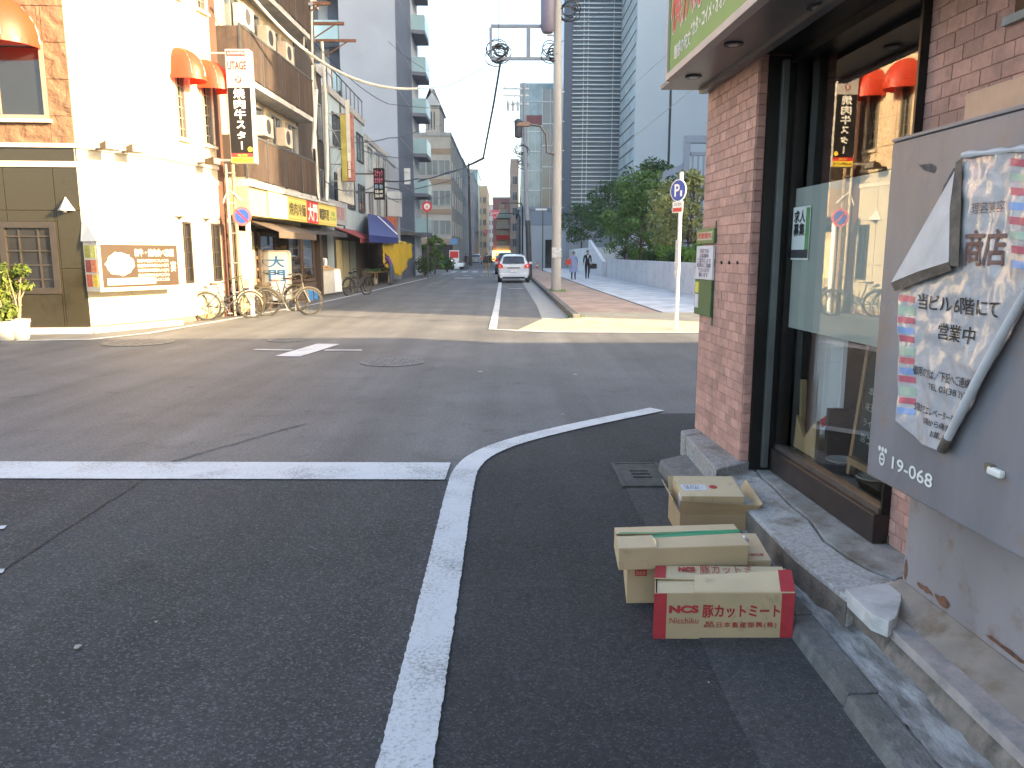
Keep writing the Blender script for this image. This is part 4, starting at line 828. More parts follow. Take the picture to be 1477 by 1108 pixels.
for (px_, py_, lab) in ((1212, 672, 'glass plate on the window shelf left of the blackboard easel'), (1258, 698, 'glass plate on the window shelf in front of the easel foot')):
    s_, z_ = RW.hit(px_, py_, -.06); pt = thing('glass_plate', lab, 'plate', RW.w(s_, -.06, .39), RWA, 'glass plates in the window'); MB().lathe([(.03, 0), (.07, .006), (.085, .016), (.082, .019), (.06, .01), (.03, .006)], 24).build('dish', GL2, pt, smooth=True)
MB().box(.61, 1.825, GD+.055, .62, .25, .372).build('window_shelf', M('shelf_dark', (.03, .026, .024), .5), shop)
# ---------------- left corner building ----------------
def M_cleft(name, c, sc=3.0, strength=.9):
    m = M(name, c, .85, .12, 4); N, L = nodes(m); b = N['Principled BSDF']; P = N.new('ShaderNodeNewGeometry').outputs['Position']
    n = N.new('ShaderNodeTexNoise'); n.inputs['Scale'].default_value = sc; n.inputs['Detail'].default_value = 7; n.inputs['Roughness'].default_value = .62; n.inputs['Distortion'].default_value = 1.2; L.new(P, n.inputs['Vector'])
    v = N.new('ShaderNodeTexWave'); v.inputs['Scale'].default_value = 1.1; v.inputs['Distortion'].default_value = 9; v.inputs['Detail'].default_value = 4; v.inputs['Detail Scale'].default_value = 1.6; v.bands_direction = 'DIAGONAL'; L.new(P, v.inputs['Vector'])
    a = N.new('ShaderNodeMath'); a.operation = 'MULTIPLY_ADD'; a.inputs[1].default_value = .35; L.new(v.outputs[0], a.inputs[0]); L.new(n.outputs[0], a.inputs[2])
    bp = N.new('ShaderNodeBump'); bp.inputs['Strength'].default_value = strength; bp.inputs['Distance'].default_value = .06; L.new(a.outputs[0], bp.inputs['Height']); L.new(bp.outputs[0], b.inputs['Normal']); return m
STONE_O = M_cleft('cleft_stone', (.165, .092, .051)); STONE_LIT = M_cleft('cleft_stone_sunlit', (.60, .47, .33)); STONE_J = M('stone_joint', (.30, .19, .11), .9)  # chamfer and street face: same cleft stone, sunlit glare put into its paler colour
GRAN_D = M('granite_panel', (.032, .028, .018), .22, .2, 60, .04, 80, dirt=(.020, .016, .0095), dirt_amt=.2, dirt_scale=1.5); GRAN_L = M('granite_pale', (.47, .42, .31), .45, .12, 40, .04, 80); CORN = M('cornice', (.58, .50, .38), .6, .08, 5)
WFR = M('window_frame_grey', (.20, .18, .145), .5, .1, 6); WDK = M('window_frame_dark', (.035, .028, .022), .5, .15, 6); PANE = M_panes('pane_dark', (.022, .022, .024)); PANE2 = M_panes('pane_bluish', (.05, .06, .07))
LFA = R(4); LF = Fr(-8.53, 15.9, LFA); LCA = math.atan2(1.8, .93); LC = Fr(-8.53, 15.9, LCA); LSA = math.atan2(2.6, .45); LS = Fr(-7.6, 17.7, LSA); LCL = 2.026; LSL = 2.64
cb = thing('corner_building', 'beige stone corner building with red dome awnings, sunlit at the junction', 'building', (-8.53, 15.9, 0))
ZC = LF.hit(105, 215)[1]; HT = 11.5
def wface(fr, name='wall_face'):     # an empty-like mesh holder: each face is one core mesh in world axes under the building
    return fr
def to_cb(fr, pts): return [tuple(fr.w(p[0], -p[1], p[2])-Vector((-8.53, 15.9, 0))) for p in pts]
core = MB(); c0, c1, c2 = Vector((-8.53, 15.9)), Vector((-7.6, 17.7)), Vector((-7.15, 20.3)); lf_end = Vector((LF.w(-9, 0, 0).x, LF.w(-9, 0, 0).y))
inn = lambda v, k: v+Vector((-.02, .03))
pl_ = [lf_end, c0, c1, c2, Vector((-16, 20.6)), Vector((lf_end.x-.2, 20.0))]
core.prism([(p.x+8.53-.03, p.y-15.9+.03, 0) for p in pl_], (0, 0, HT)).build('core_wall', STONE_J, cb)
def panels(fr, s0, s1, zs, pw, mat, holes, name='stone_panel', d=.03, off=0):
    root = bpy.data.objects.new(name+'_wall', None); 
    for r in range(len(zs)-1):
        za, zb = zs[r], zs[r+1]; s = s0-(pw/2 if (r % 2 and off) else 0)
        while s < s1-.02:
            a, b = max(s, s0), min(s+pw, s1); s += pw
            rects = [(a, b, za, zb)]
            for (h0, h1, g0, g1) in holes:
                nr = []
                for (x0, x1, y0, y1) in rects:
                    if h1 <= x0 or h0 >= x1 or g1 <= y0 or g0 >= y1: nr.append((x0, x1, y0, y1)); continue
                    if h0 > x0: nr.append((x0, h0, y0, y1))
                    if h1 < x1: nr.append((h1, x1, y0, y1))
                    xx0, xx1 = max(x0, h0), min(x1, h1)
                    if g0 > y0: nr.append((xx0, xx1, y0, g0))
                    if g1 < y1: nr.append((xx0, xx1, g1, y1))
                rects = nr
            for (x0, x1, y0, y1) in rects:
                if x1-x0 < .03 or y1-y0 < .03: continue
                mb = MB(); q = .006; o = random.uniform(-.004, .004)
                P = to_cb(fr, [(x0+q, -d-o, y0+q), (x1-q, -d-o, y0+q), (x1-q, .06, y0+q), (x0+q, .06, y0+q), (x0+q, -d-o, y1-q), (x1-q, -d-o, y1-q), (x1-q, .06, y1-q), (x0+q, .06, y1-q)])
                mb.hexa(P).build(name, mat, cb)
zr = [LF.hit(105, y)[1] for y in (208, 168, 115, 62, 10)]; dz_ = zr[2]-zr[1]; ZU = [ZC+.1]+zr[1:]+[zr[-1]+dz_*k for k in (1, 2, 3, 4, 5)]
def rect(fr, x0, y0, x1, y1, d=0):
    a, b = fr.hit(x0, y0, d), fr.hit(x1, y1, d); return (min(a[0], b[0]), max(a[0], b[0]), min(a[1], b[1]), max(a[1], b[1]))
uw = rect(LF, 62, 60, -30, 172); lw = rect(LF, 80, 320, 8, 424); lw2 = (lw[0]-2.0, lw[0]-.45, lw[2], lw[3]); uw = (uw[0]-.5, uw[1], uw[2], uw[3]); uw3 = (uw[0]-3, uw[0]-1.2, uw[2], uw[3])
panels(LF, -9, .02, ZU, 1.55, STONE_O, [uw, uw3], off=1); panels(LC, 0, LCL, ZU, 1.02, STONE_LIT, []);
sw1 = rect(LS, 250, 105, 269, 198); sw2 = rect(LS, 289, 128, 307, 212); up1 = rect(LS, 266, -60, 283, 10); 
sw1 = (sw1[0], sw1[1], min(sw1[2], sw2[2]), max(sw1[3], sw2[3])); sw2 = (sw2[0], sw2[1], sw1[2], sw1[3])
dz3 = 3.1; up1 = (sw1[0], sw1[1], sw1[2]+dz3, sw1[3]+dz3); up2 = (sw2[0], sw2[1], sw2[2]+dz3, sw2[3]+dz3)
panels(LS, 0, LSL-.35, ZU, 1.15, STONE_LIT, [sw1, sw2, up1, up2]); 
ZG = [.12, 1.3, 2.45, ZC-.35]; lsd1 = rect(LS, 262, 320, 279, 408); lsd2 = rect(LS, 303, 322, 320, 405)
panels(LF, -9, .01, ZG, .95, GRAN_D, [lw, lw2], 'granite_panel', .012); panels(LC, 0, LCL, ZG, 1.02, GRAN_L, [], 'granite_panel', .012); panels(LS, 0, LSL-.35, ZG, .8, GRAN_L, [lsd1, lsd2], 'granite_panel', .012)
for fr, a, b in ((LF, -9, .03), (LC, -.02, LCL+.02), (LS, -.01, LSL-.35)):
    for (z0_, z1_, d) in ((ZC-.35, ZC-.24, .04), (ZC-.23, ZC+.02, .02), (ZC+.02, ZC+.1, .07)):
        MB().hexa(to_cb(fr, [(a, -d, z0_), (b, -d, z0_), (b, .05, z0_), (a, .05, z0_), (a, -d, z1_), (b, -d, z1_), (b, .05, z1_), (a, .05, z1_)])).build('cornice', CORN if d != .02 else (GRAN_D if fr is LF else GRAN_L), cb)
def fwindow(fr, r, nx, ny, fm, pm, root=None, depth=.10, fw=.055, mw=.022, sill=False, tf=None, parent=None):
    tf = tf or to_cb; parent = parent or cb; x0, x1, z0_, z1_ = r; mb = MB()
    def bx(a, b, ya, yb, c, d): mb.hexa(tf(fr, [(a, ya, c), (b, ya, c), (b, yb, c), (a, yb, c), (a, ya, d), (b, ya, d), (b, yb, d), (a, yb, d)]))
    bx(x0, x1, -.045, .05, z0_, z0_+fw); bx(x0, x1, -.045, .05, z1_-fw, z1_); bx(x0, x0+fw, -.04, .05, z0_+fw, z1_-fw); bx(x1-fw, x1, -.04, .05, z0_+fw, z1_-fw)
    for i in range(1, nx): x = x0+(x1-x0)*i/nx; bx(x-mw/2, x+mw/2, .0, .028, z0_+fw, z1_-fw)
    for j in range(1, ny): z = z0_+(z1_-z0_)*j/ny; bx(x0+fw, x1-fw, .002, .027, z-mw/2, z+mw/2)
    w = mb.build('window', fm, parent); p = MB().poly(tf(fr, [(x0+fw, .03, z0_+fw), (x1-fw, .03, z0_+fw), (x1-fw, .03, z1_-fw), (x0+fw, .03, z1_-fw)])).build('pane', pm, w, fix=False)
    if sill: MB().hexa(tf(fr, [(x0-.05, -.12, z0_-.06), (x1+.05, -.12, z0_-.06), (x1+.05, .03, z0_-.06), (x0-.05, .03, z0_-.06), (x0-.05, -.12, z0_), (x1+.05, -.12, z0_), (x1+.05, .03, z0_), (x0-.05, .03, z0_)])).build('sill', CORN, w)
    return w
fwindow(LF, uw, 2, 1, WFR, PANE, fw=.09, sill=True); fwindow(LF, uw3, 2, 1, WFR, PANE, fw=.09, sill=True); fwindow(LF, lw, 3, 5, WDK, PANE, fw=.12, mw=.03); fwindow(LF, lw2, 3, 5, WDK, PANE, fw=.12, mw=.03)
for r in (sw1, sw2, up1, up2): fwindow(LS, r, 3, 6, WFR, PANE, fw=.05, sill=True)
for r in (lsd1, lsd2): fwindow(LS, r, 2, 4, WDK, PANE, fw=.05)
# dark downpipe strip at the end of the street face
MB().hexa(to_cb(LS, [(LSL-.35, -.02, 0), (LSL-.02, -.02, 0), (LSL-.02, .1, 0), (LSL-.35, .1, 0), (LSL-.35, -.02, HT), (LSL-.02, -.02, HT), (LSL-.02, .1, HT), (LSL-.35, .1, HT)])).build('end_strip', M('strip_brown', (.085, .038, .026), .7, .2, 4), cb)
MB().prism([(p.x+8.53, p.y-15.9, HT) for p in pl_], (0, 0, .3)).build('roof', CONC, cb)
led = MB(); led.hexa(to_cb(LF, [(-9, -.32, 0), (.12, -.32, 0), (.12, .02, 0), (-9, .02, 0), (-9, -.3, .10), (.1, -.3, .10), (.1, .02, .10), (-9, .02, .10)])); led.build('ledge', CONC_L, cb)
MB().hexa(to_cb(LC, [(-.1, -.28, 0), (LCL+.05, -.28, 0), (LCL+.05, .02, 0), (-.1, .02, 0), (-.1, -.26, .09), (LCL+.05, -.26, .09), (LCL+.05, .02, .09), (-.1, .02, .09)])).build('ledge', CONC_L, cb)
# dome awnings
AWN = M('awning_red', (.62, .055, .02), .55, .06, 5); AWN_T = bpy.data.materials.new('awning_cloth'); AWN_T.use_nodes = True; N, L = nodes(AWN_T); b_ = N['Principled BSDF']; b_.inputs['Base Color'].default_value = (.62, .06, .022, 1); b_.inputs['Roughness'].default_value = .45
tr_ = N.new('ShaderNodeBsdfTranslucent'); tr_.inputs[0].default_value = (.75, .05, .02, 1); mx_ = N.new('ShaderNodeMixShader'); mx_.inputs[0].default_value = .3; L.new(b_.outputs[0], mx_.inputs[1]); L.new(tr_.outputs[0], mx_.inputs[2]); L.new(mx_.outputs[0], N['Material Output'].inputs[0])
def awning(fr, cx, z, w, p, h, label):
    t = thing('dome_awning', label, 'awning', fr.w(cx, .04, z), fr.a, 'red dome awnings on the corner building'); mb = MB(); na, nb = 20, 8
    for j in range(nb+1):
        bb = math.pi/2*j/nb
        for i in range(na+1):
            a = math.pi*i/na; mb.v.append((-(w/2)*math.cos(a)*math.cos(bb)**.8, -p*math.sin(a)**.8*math.cos(bb)-.01, h*math.sin(bb)))
    for j in range(nb):
        for i in range(na): k = j*(na+1)+i; mb.f.append((k, k+1, k+na+2, k+na+1)); mb.m.append(0)
    mb.build('canopy', AWN_T, t, smooth=True); v = MB()
    for i in range(na+1):
        a = math.pi*i/na; x, y = -(w/2)*math.cos(a), -p*math.sin(a)**.8-.01; v.v += [(x, y, 0), (x, y, -.10)]
    for i in range(na): v.f.append((2*i, 2*i+1, 2*i+3, 2*i+2)); v.m.append(0)
    v.build('valance', AWN_T, t, fix=False)
    for k in (0, 5, 10, 15, 20):
        a = math.pi*k/na; MB().tube([(-(w/2)*math.cos(a)*math.cos(b2)**.8, -p*math.sin(a)**.8*math.cos(b2)-.008, h*math.sin(b2)-.006) for b2 in np.linspace(0, 1.5, 7)], .008, 4).build('rib', STEEL, t)
    return t
for (r, lab) in ((sw1, 'left of the two small red dome awnings over narrow windows'), (sw2, 'right of the two small red dome awnings beside the vertical sign')):
    awning(LS, (r[0]+r[1])/2, r[3]-.05, (r[1]-r[0])+.42, .62, .62, lab)
awning(LF, uw[0]+.55+.0, uw[3]-.05, 2.5, .85, .95, 'large red dome awning over the window at the left edge')
awning(LF, uw3[0]+.9, uw3[3]-.05, 2.4, .85, .95, 'large red dome awning on the second front window')
# wedge wall lamps
LAMPM = M('lamp_shell', (.62, .60, .55), .5, .05)
def wedge(fr, px_, py_, label, w=.34, h=.27, p=.24):
    s, z = fr.hit(px_, py_); t = thing('wall_lamp', label, 'lamp', fr.w(s, .03, z), fr.a, 'wedge shaped wall lamps'); mb = MB()
    mb.poly([(-w/2, 0, 0), (w/2, 0, 0), (0, -p, 0)]); mb.poly([(-w/2, 0, 0), (0, -p, 0), (0, 0, h)]); mb.poly([(w/2, 0, 0), (0, 0, h), (0, -p, 0)]); mb.poly([(-w/2, 0, 0), (0, 0, h), (w/2, 0, 0)]); mb.build('shade', LAMPM, t)
    MB().lathe([(.05, -.04), (.05, .0)], 10, c=(0, -.09, 0)).build('lens', DARKG, t)
wedge(LF, 97, 304, 'wedge shaped lamp on the shaded front wall near the corner'); wedge(LS, 256, 312, 'wedge shaped lamp on the street face by the menu box'); wedge(LS, 295, 315, 'wedge shaped lamp at the far end of the street face')
# spot lights on the cornice
def spot(fr, px_, py_, label, rz=0):
    s, z = fr.hit(px_, py_, .3); t = thing('flood_light', label, 'light', fr.w(s, .07, z), fr.a+rz, 'flood lights on the cornice'); MB().box(-.03, .03, -.3, 0, -.02, .02).build('arm', DARKG, t); MB().hexa([(-.16, -.5, -.05), (.16, -.5, -.05), (.12, -.25, -.05), (-.12, -.25, -.05), (-.16, -.5, .12), (.16, -.5, .12), (.12, -.25, .08), (-.12, -.25, .08)]).build('housing', M('lamp_bronze', (.05, .033, .02), .5, .2, 8), t, bevel=.01); MB().box(-.14, .14, -.505, -.498, -.03, .10).build('glass', STEEL, t)
spot(LC, 150, 214, 'left flood light on the cornice above the menu box'); spot(LC, 188, 218, 'flood light on the cornice in the middle of the chamfer'); spot(LS, 298, 235, 'brown flood light under the right awning')
# illuminated menu box wrapping the corner
mbx = thing('menu_box', 'white hooded menu display box on the chamfered corner wall', 'menu board', (-8.53, 15.9, 0), LCA)
md = .46; r = rect(LC, 130, 348, 262, 416, md); x0, x1, z0_, z1_ = -.02, r[1], r[2], r[3]
MB().box(x0, x1, -md, -.02, z0_, z1_).build('case', CORN, mbx, bevel=.01)
MB().hexa([(x0-.04, -md-.06, z1_), (x1+.04, -md-.06, z1_), (x1+.04, -.02, z1_), (x0-.04, -.02, z1_), (x0+.02, -.2, z1_+.34), (x1-.02, -.2, z1_+.34), (x1-.02, -.02, z1_+.40), (x0+.02, -.02, z1_+.40)]).build('hood', M('hood_metal', (.66, .62, .55), .45, .05), mbx)
MENU = M('menu_brown', (.045, .027, .016), .4, .1, 5); MB().box(x0+.06, x1-.06, -md-.008, -md, z0_+.08, z1_-.06).build('panel', MENU, mbx)
CR_ = M('menu_cream', (.72, .66, .52), .5); W_ = x1-x0; H_ = z1_-z0_
letter(mbx, '和牛・焼肉食べ放題', x0+W_*.42, x1-W_*.08, z1_-H_*.30, z1_-H_*.14, md+.01, CR_, .02)
for k in range(5): letter(mbx, ['熟成牛肉盛合せ二九八〇円', '国産黒毛和牛膳三九八〇円', '特選宴会料理四九八〇円', '飲み放題付き五八〇〇円', '営業時間十七時より二三時'][k], x0+W_*.45, x1-W_*.16, z1_-H_*(.42+k*.1), z1_-H_*(.355+k*.1), md+.01, CR_, .015)
letter(mbx, '宴', x1-W_*.13, x1-W_*.06, z0_+H_*.38, z0_+H_*.6, md+.01, CR_, 0)
mm = MB(); n = 30; rr = random.Random(5)
mm.poly([(x0+W_*.24+W_*.17*math.cos(6.283*i/n)*rr.uniform(.85, 1.05), -md-.0095, z0_+H_*.55+H_*.25*math.sin(6.283*i/n)*rr.uniform(.85, 1.05)) for i in range(n)]); mm.box(x0+W_*.08, x0+W_*.66, -md-.011, -md-.008, z0_+H_*.13, z0_+H_*.26); mm.build('dish_picture', CR_, mbx)
# food pictures on the end of the box
fo = [(.75, .45, .05), (.55, .10, .05), (.70, .20, .08), (.30, .05, .03), (.65, .55, .15), (.35, .30, .05)]
for k, c in enumerate(fo):
    i, j = k % 2, k//2; y0 = -md+.06+i*(md-.1)/2; MB().box(x0-.006, x0, y0, y0+(md-.14)/2, z0_+.1+j*(H_-.14)/3, z0_+.06+(j+1)*(H_-.14)/3).build('food_picture', M('food_%d' % k, c, .4, .35, 25), mbx)
# ---------------- potted plants by the corner ----------------
POT = M('pot_white', (.42, .40, .36), .5, .08, 5)
def pot(label, px_, py_, r, h, kind, seed, plant_h):
    p = G(px_, py_); t = thing('potted_plant', label, 'plant', (p.x, p.y, 0), 0, 'potted plants at the left corner')
    MB().lathe([(r*.72, 0), (r*.8, .02), (r, h*.85), (r*1.08, h*.86), (r*1.08, h), (r*.95, h), (r*.93, h*.9), (.0, h*.88)], 18).build('pot', POT, t, smooth=True); rg = random.Random(seed); cs, rs = [], []; mb = MB()
    for i in range(10 if kind else 14):
        a = i*2.4; z = h+plant_h*(rg.uniform(.55, 1) if kind else rg.uniform(.1, .9)); q = (.30 if kind else .2)*rg.uniform(.2, 1); c = (q*math.cos(a), q*math.sin(a), z); cs.append(c); rs.append(rg.uniform(.10, .17))
        mb.tube([(0, 0, h*.8), (q*.3*math.cos(a), q*.3*math.sin(a), h+plant_h*.4), c], [.018, .012, .004], 5)
    mb.build('stem', M('stem_pale', (.33, .25, .15), .8), t); link('foliage', leaf_mesh('foliage', cs, rs, 420 if kind else 600, .055, LEAF_P, .8, seed), t)
LEAF_P = M_leaf('leaf_pot', (.11, .15, .03))
pot('white potted bushy plant at the left edge', 8, 491, .18, .36, 0, 3, .75); pot('grey potted money tree with braided pale stems', 31, 489.5, .17, .38, 1, 4, .95); pot('low leafy pot behind the white pots', -14, 484, .2, .3, 0, 9, 1.0)
# ---------------- left row: grill restaurant with balconies ----------------
BEIGE = M('beige_render', (.40, .335, .235), .85, .12, 2, .2, 40, streak=.2, dirt=(.28, .23, .17), dirt_amt=.3, dirt_scale=.8)
BRN = M('brown_cladding', (.060, .041, .032), .75, .35, 5, streak=.08, dirt=(.035, .025, .02), dirt_amt=.3, dirt_scale=2); DKB = M('dark_brown_wall', (.045, .037, .034), .8, .2, 2, streak=.2)
DMA = math.atan2(10.7, .4); DM = Fr(-7.15, 20.3, DMA)
dmt = thing('grill_restaurant', 'old beige three storey restaurant with brown balconies and yellow fascia sign', 'building', (-7.15, 20.32, 0), DMA)
HD = 10.2; LD = 9.1
MB().box(0, LD, .05, 8, 2.4, HD).build('upper_wall', BEIGE, dmt); MB().box(6.55, LD, .02, .05, 2.4, HD).build('side_wall', DKB, dmt); MB().box(-.05, LD+.1, -.15, 8.1, HD, HD+.25).build('roof', CONC, dmt)
for x0, x1 in ((.0, .5), (1.9, 2.1), (LD-.3, LD)): MB().box(x0, x1, .04, 1, 0, 2.4).build('ground_pier', BRN, dmt)
MB().box(0, LD, 1.0, 8, 0, 2.4).build('ground_wall', DKB, dmt)
def rail(z0_, z1_, x0, x1, d):
    t = bpy.data.objects.new('balcony', None)
    fl_ = MB().box(x0, x1, -d, .04, z0_-.14, z0_).build('balcony', CONC, dmt)
    n = 4; w = (x1-x0)/n
    for k in range(n):
        mb = MB(); a = x0+k*w; m = int(w/.085)
        for i in range(m): xx = a+.03+i*(w-.06)/m; mb.box(xx, xx+(w-.06)/m*.55, -d-.02, -d+.012, z0_+.04, z1_-.06)
        mb.build('railing_panel', BRN, fl_)
        MB().box(a-.025, a+.025, -d-.025, -d+.025, z0_, z1_).build('railing_post', DARKG, fl_)
    MB().box(x0, x1, -d-.03, -d+.03, z1_-.055, z1_).build('handrail', STEEL_D, fl_)
    MB().box(x0-.01, x0+.02, -d, .04, z0_+.04, z1_-.06).build('railing_panel', BRN, fl_)
rail(3.5, 4.65, .1, 6.5, .55); rail(6.05, 7.25, .1, 6.5, .55); rail(8.65, 9.8, .1, 6.5, .55)
AC_ = M('ac_white', (.48, .40, .32), .5, .06); 
def ac(root, x, z, y=-.30, w=.72, h=.55):
    o = MB().box(x, x+w, y, y+.3, z, z+h).build('air_conditioner', AC_, root, bevel=.02)
    MB().lathe([(.21, 0), (.21, .008), (.05, .012)], 18, c=(x+w*.4, y-.002, z+h/2), axis='y').build('fan_grille', DARKG, o).scale = (1, 1, 1)
    MB().tube([(x+w-.05, y+.2, z), (x+w+.06, y+.22, z-.3), (x+w+.04, y+.26, z-.7)], .025, 6).build('hose', WHITE_M, o)
for (x, z) in ((1.2, 7.5), (3.0, 7.45), (4.7, 7.45), (2.4, 4.9), (4.2, 4.85)): ac(dmt, x, z)
tfd = lambda fr, pts: pts
for z in (4.0, 6.5):
    for x in (.5, 2.0, 3.7, 5.3): fwindow(None, (x, x+1.1, z, z+1.75), 2, 1, STEEL, PANE2, tf=tfd, parent=dmt)
# fascia sign, awning, shop windows
LEMON = M('sign_yellow', (.55, .47, .13), .45, .06, 4); WSG = M('sign_sunlit_white', (.72, .70, .62), .45, .04)
fz0, fz1, fd = 2.58, 3.30, .62; fx0 = DM.hit(386.8, 277.5, fd)[0]; fx1 = DM.hit(485, 301, fd)[0]
fsn = MB().box(fx0, fx1, -fd, -fd+.3, fz0, fz1).build('fascia_sign', LEMON, dmt, bevel=.01); Wf = fx1-fx0
MB().box(fx0, fx0+Wf*.22, -fd-.004, -fd-.0005, fz0+.03, fz1-.03).build('sunlit_end', WSG, fsn); MB().box(fx0+Wf*.485, fx0+Wf*.665, -fd-.006, -fd-.0005, fz0+.01, fz1-.01).build('red_panel', RED, fsn)  # white panel paints the sunlit end of the sign as colour
letter(fsn, '大門', fx0+Wf*.50, fx0+Wf*.65, fz0+.07, fz1-.06, fd+.008, SIGNW, .04); letter(fsn, '焼肉冷麺', fx0+Wf*.24, fx0+Wf*.47, fz0+.16, fz1-.16, fd+.003, M('sign_brown_ink', (.10, .07, .03), .6), .03)
letter(fsn, '韓国料理', fx0+Wf*.685, fx0+Wf*.85, fz0+.16, fz1-.16, fd+.003, INKB, .03); letter(fsn, 'お電話\n3831-0641', fx0+Wf*.87, fx0+Wf*.98, fz0+.2, fz1-.2, fd+.003, M('sign_green_ink', (.1, .3, .08), .6), .02)
for zz in (fz0+.05, fz1-.07): MB().box(fx0+Wf*.23, fx1-.02, -fd-.003, -fd-.0005, zz, zz+.02).build('border_line', M('sign_olive', (.35, .25, .05), .6), fsn)
MB().box(.05, fx0-.02, -fd+.05, .04, fz0, fz1).build('blank_fascia', M('tan_panel', (.42, .30, .17), .7, .08, 3), dmt); MB().box(.05, fx1+.1, -fd-.05, .05, fz1+.003, fz1+.07).build('fascia_cap', CONC, dmt)
AWB = M('awning_brown', (.085, .062, .045), .8, .15, 4)
def slope_awning(root, x0, x1, z1_, z0_, d0, d1, mat, val=.18, name='awning'):
    mb = MB(); mb.hexa([(x0, -d1, z0_-.02), (x1, -d1, z0_-.02), (x1, -d0, z1_-.02), (x0, -d0, z1_-.02), (x0, -d1, z0_), (x1, -d1, z0_), (x1, -d0, z1_), (x0, -d0, z1_)]); mb.box(x0, x1, -d1-.012, -d1, z0_-val, z0_)
    return mb.build(name, mat, root)
slope_awning(dmt, 1.0, 4.6, 2.55, 2.2, .05, 1.0, AWB); slope_awning(dmt, 4.65, LD-.4, 2.5, 2.35, .05, .55, DARKG, .1)
GLD = M_glass('display_glass', (.7, .68, .6)); DISP = M('display_goods', (.35, .25, .14), .7, .5, 14, .3, 20)
for k, (a, b) in enumerate(((2.1, 3.5), (4.7, 6.1), (6.2, 7.6))):
    w = MB(); w.box(a, b, -.08, .0, .65, .75); w.box(a, b, -.08, .0, 2.1, 2.2); w.box(a, a+.07, -.08, .0, .75, 2.1); w.box(b-.07, b, -.08, .0, .75, 2.1); wo = w.build('display_window', WOOD_D, dmt); MB().poly([(a+.07, -.04, .75), (b-.07, -.04, .75), (b-.07, -.04, 2.1), (a+.07, -.04, 2.1)]).build('pane', GLD, wo, fix=False)
    for j in range(4):
        MB().box(a+.08, b-.08, .05, .4, .78+j*.33, .80+j*.33).build('display_shelf', WOOD, wo)
        mb = MB()
        for i in range(9): c = (a+.15+i*(b-a-.3)/8, .18, .80+j*.33); mb.lathe([(.03, 0), (.06, .03), (.065, .05), (.0, .052+.04*random.random())], 8, c=c)
        mb.build('dish_row', DISP, wo)['kind'] = 'stuff'
    MB().box(a, b, -.1, .3, 0, .62).build('base_panel', WOOD_D, dmt)
MB().box(.6, 1.8, -.02, .05, .02, 2.2).build('entrance_door', M('door_tan', (.42, .34, .2), .6, .1, 3), dmt); MB().box(.7, 1.2, -.04, -.021, .5, 2.0).build('door_panel', M('door_cream', (.6, .52, .3), .6, .1), dmt)
# ---------------- more of the left row ----------------
def blockhouse(name, label, x, y0, y1, h, wall, rows, cols, zs=3.2, fh=2.7, frm=None, pm=None, depth=9, rz=R(90), ww=.62, cat='building', base=None, band=None, parapet=.3):
    t = thing(name, label, cat, (x, y0, 0), rz); L_ = y1-y0; MB().box(0, L_, 0, depth, 0, h).build('wall', wall, t); MB().box(-.06, L_+.06, -.08, depth, h, h+parapet).build('roof', CONC, t)
    if rows and cols:
        cw = L_/cols; wh = fh*.55; fw_ = MB(); w_ = cw*ww
        fw_.box(0, w_, -.06, 0, 0, .06); fw_.box(0, w_, -.06, 0, wh-.06, wh); fw_.box(0, .06, -.06, 0, .06, wh-.06); fw_.box(w_-.06, w_, -.06, 0, .06, wh-.06); fw_.box(w_/2-.025, w_/2+.025, -.05, -.003, .06, wh-.06)
        fme = fw_.mesh('window', frm or STEEL); pme = MB().poly([(.06, -.02, .06), (w_-.06, -.02, .06), (w_-.06, -.02, wh-.06), (.06, -.02, wh-.06)]).mesh('pane', pm or PANE2, fix=False)
        for r in range(rows):
            for c in range(cols): o = link('window', fme, t, (cw*(c+.5)-w_/2, 0, zs+r*fh)); link('pane', pme, o)
    if band:
        for r in range(rows+1): MB().box(-.02, L_+.02, -.05, 0, zs-.75+r*fh, zs-.45+r*fh).build('band', band, t)
    return t
GREYW = M('grey_wall', (.30, .31, .32), .85, .12, 2, streak=.3); BLUEW = M('pale_blue_siding', (.34, .42, .46), .7, .08, 2, streak=.3); WHT = M('white_siding', (.50, .52, .52), .7, .1, 2, streak=.3)
XL = -7.35
n1 = blockhouse('narrow_house', 'narrow dark brown house with grey shop sign next to the grill restaurant', -7.6, 29.5, 33.6, 8.8, DKB, 2, 2, 3.6, 2.6)
GSG = M('sign_grey', (.27, .28, .31), .6, .12, 6); SG2 = M('sign_cream', (.50, .49, .42), .6, .12, 4)
def board(parent, x0, x1, z0_, z1_, d0, d1, mat, txt=None, tm=None, bold=.03, name='shop_sign', line=1.0):
    o = MB().box(x0, x1, -d1, -d0, z0_, z1_).build(name, mat, parent, bevel=.01)
    if txt: letter(o, txt, x0+(x1-x0)*.12, x1-(x1-x0)*.12, z0_+(z1_-z0_)*.2, z1_-(z1_-z0_)*.2, d1+.004, tm or INKB, bold, line=line)
    return o
board(n1, .1, 3.4, 2.75, 3.65, .75, 1.0, GSG, '大黒屋', M('sign_faded_red', (.28, .15, .15), .7)); board(n1, 2.6, 5.2, 3.7, 5.0, .85, 1.0, SG2, '喫茶', GSG)
slope_awning(n1, .2, 3.9, 2.7, 2.45, .0, .9, DARKG)
n2 = blockhouse('pale_blue_house', 'pale blue sided house with rooftop units and black vertical sign', XL, 33.7, 41.9, 8.2, BLUEW, 2, 3, 3.7, 2.5, DARKG)
MB().box(1.0, 2.6, .3, 1.6, 8.5, 9.3).build('rooftop_unit', M('roof_unit', (.45, .50, .56), .6, .06), n2, bevel=.03); MB().box(1.0, 2.6, .3, 1.6, 9.35, 9.6).build('rooftop_unit', WHT, n2)
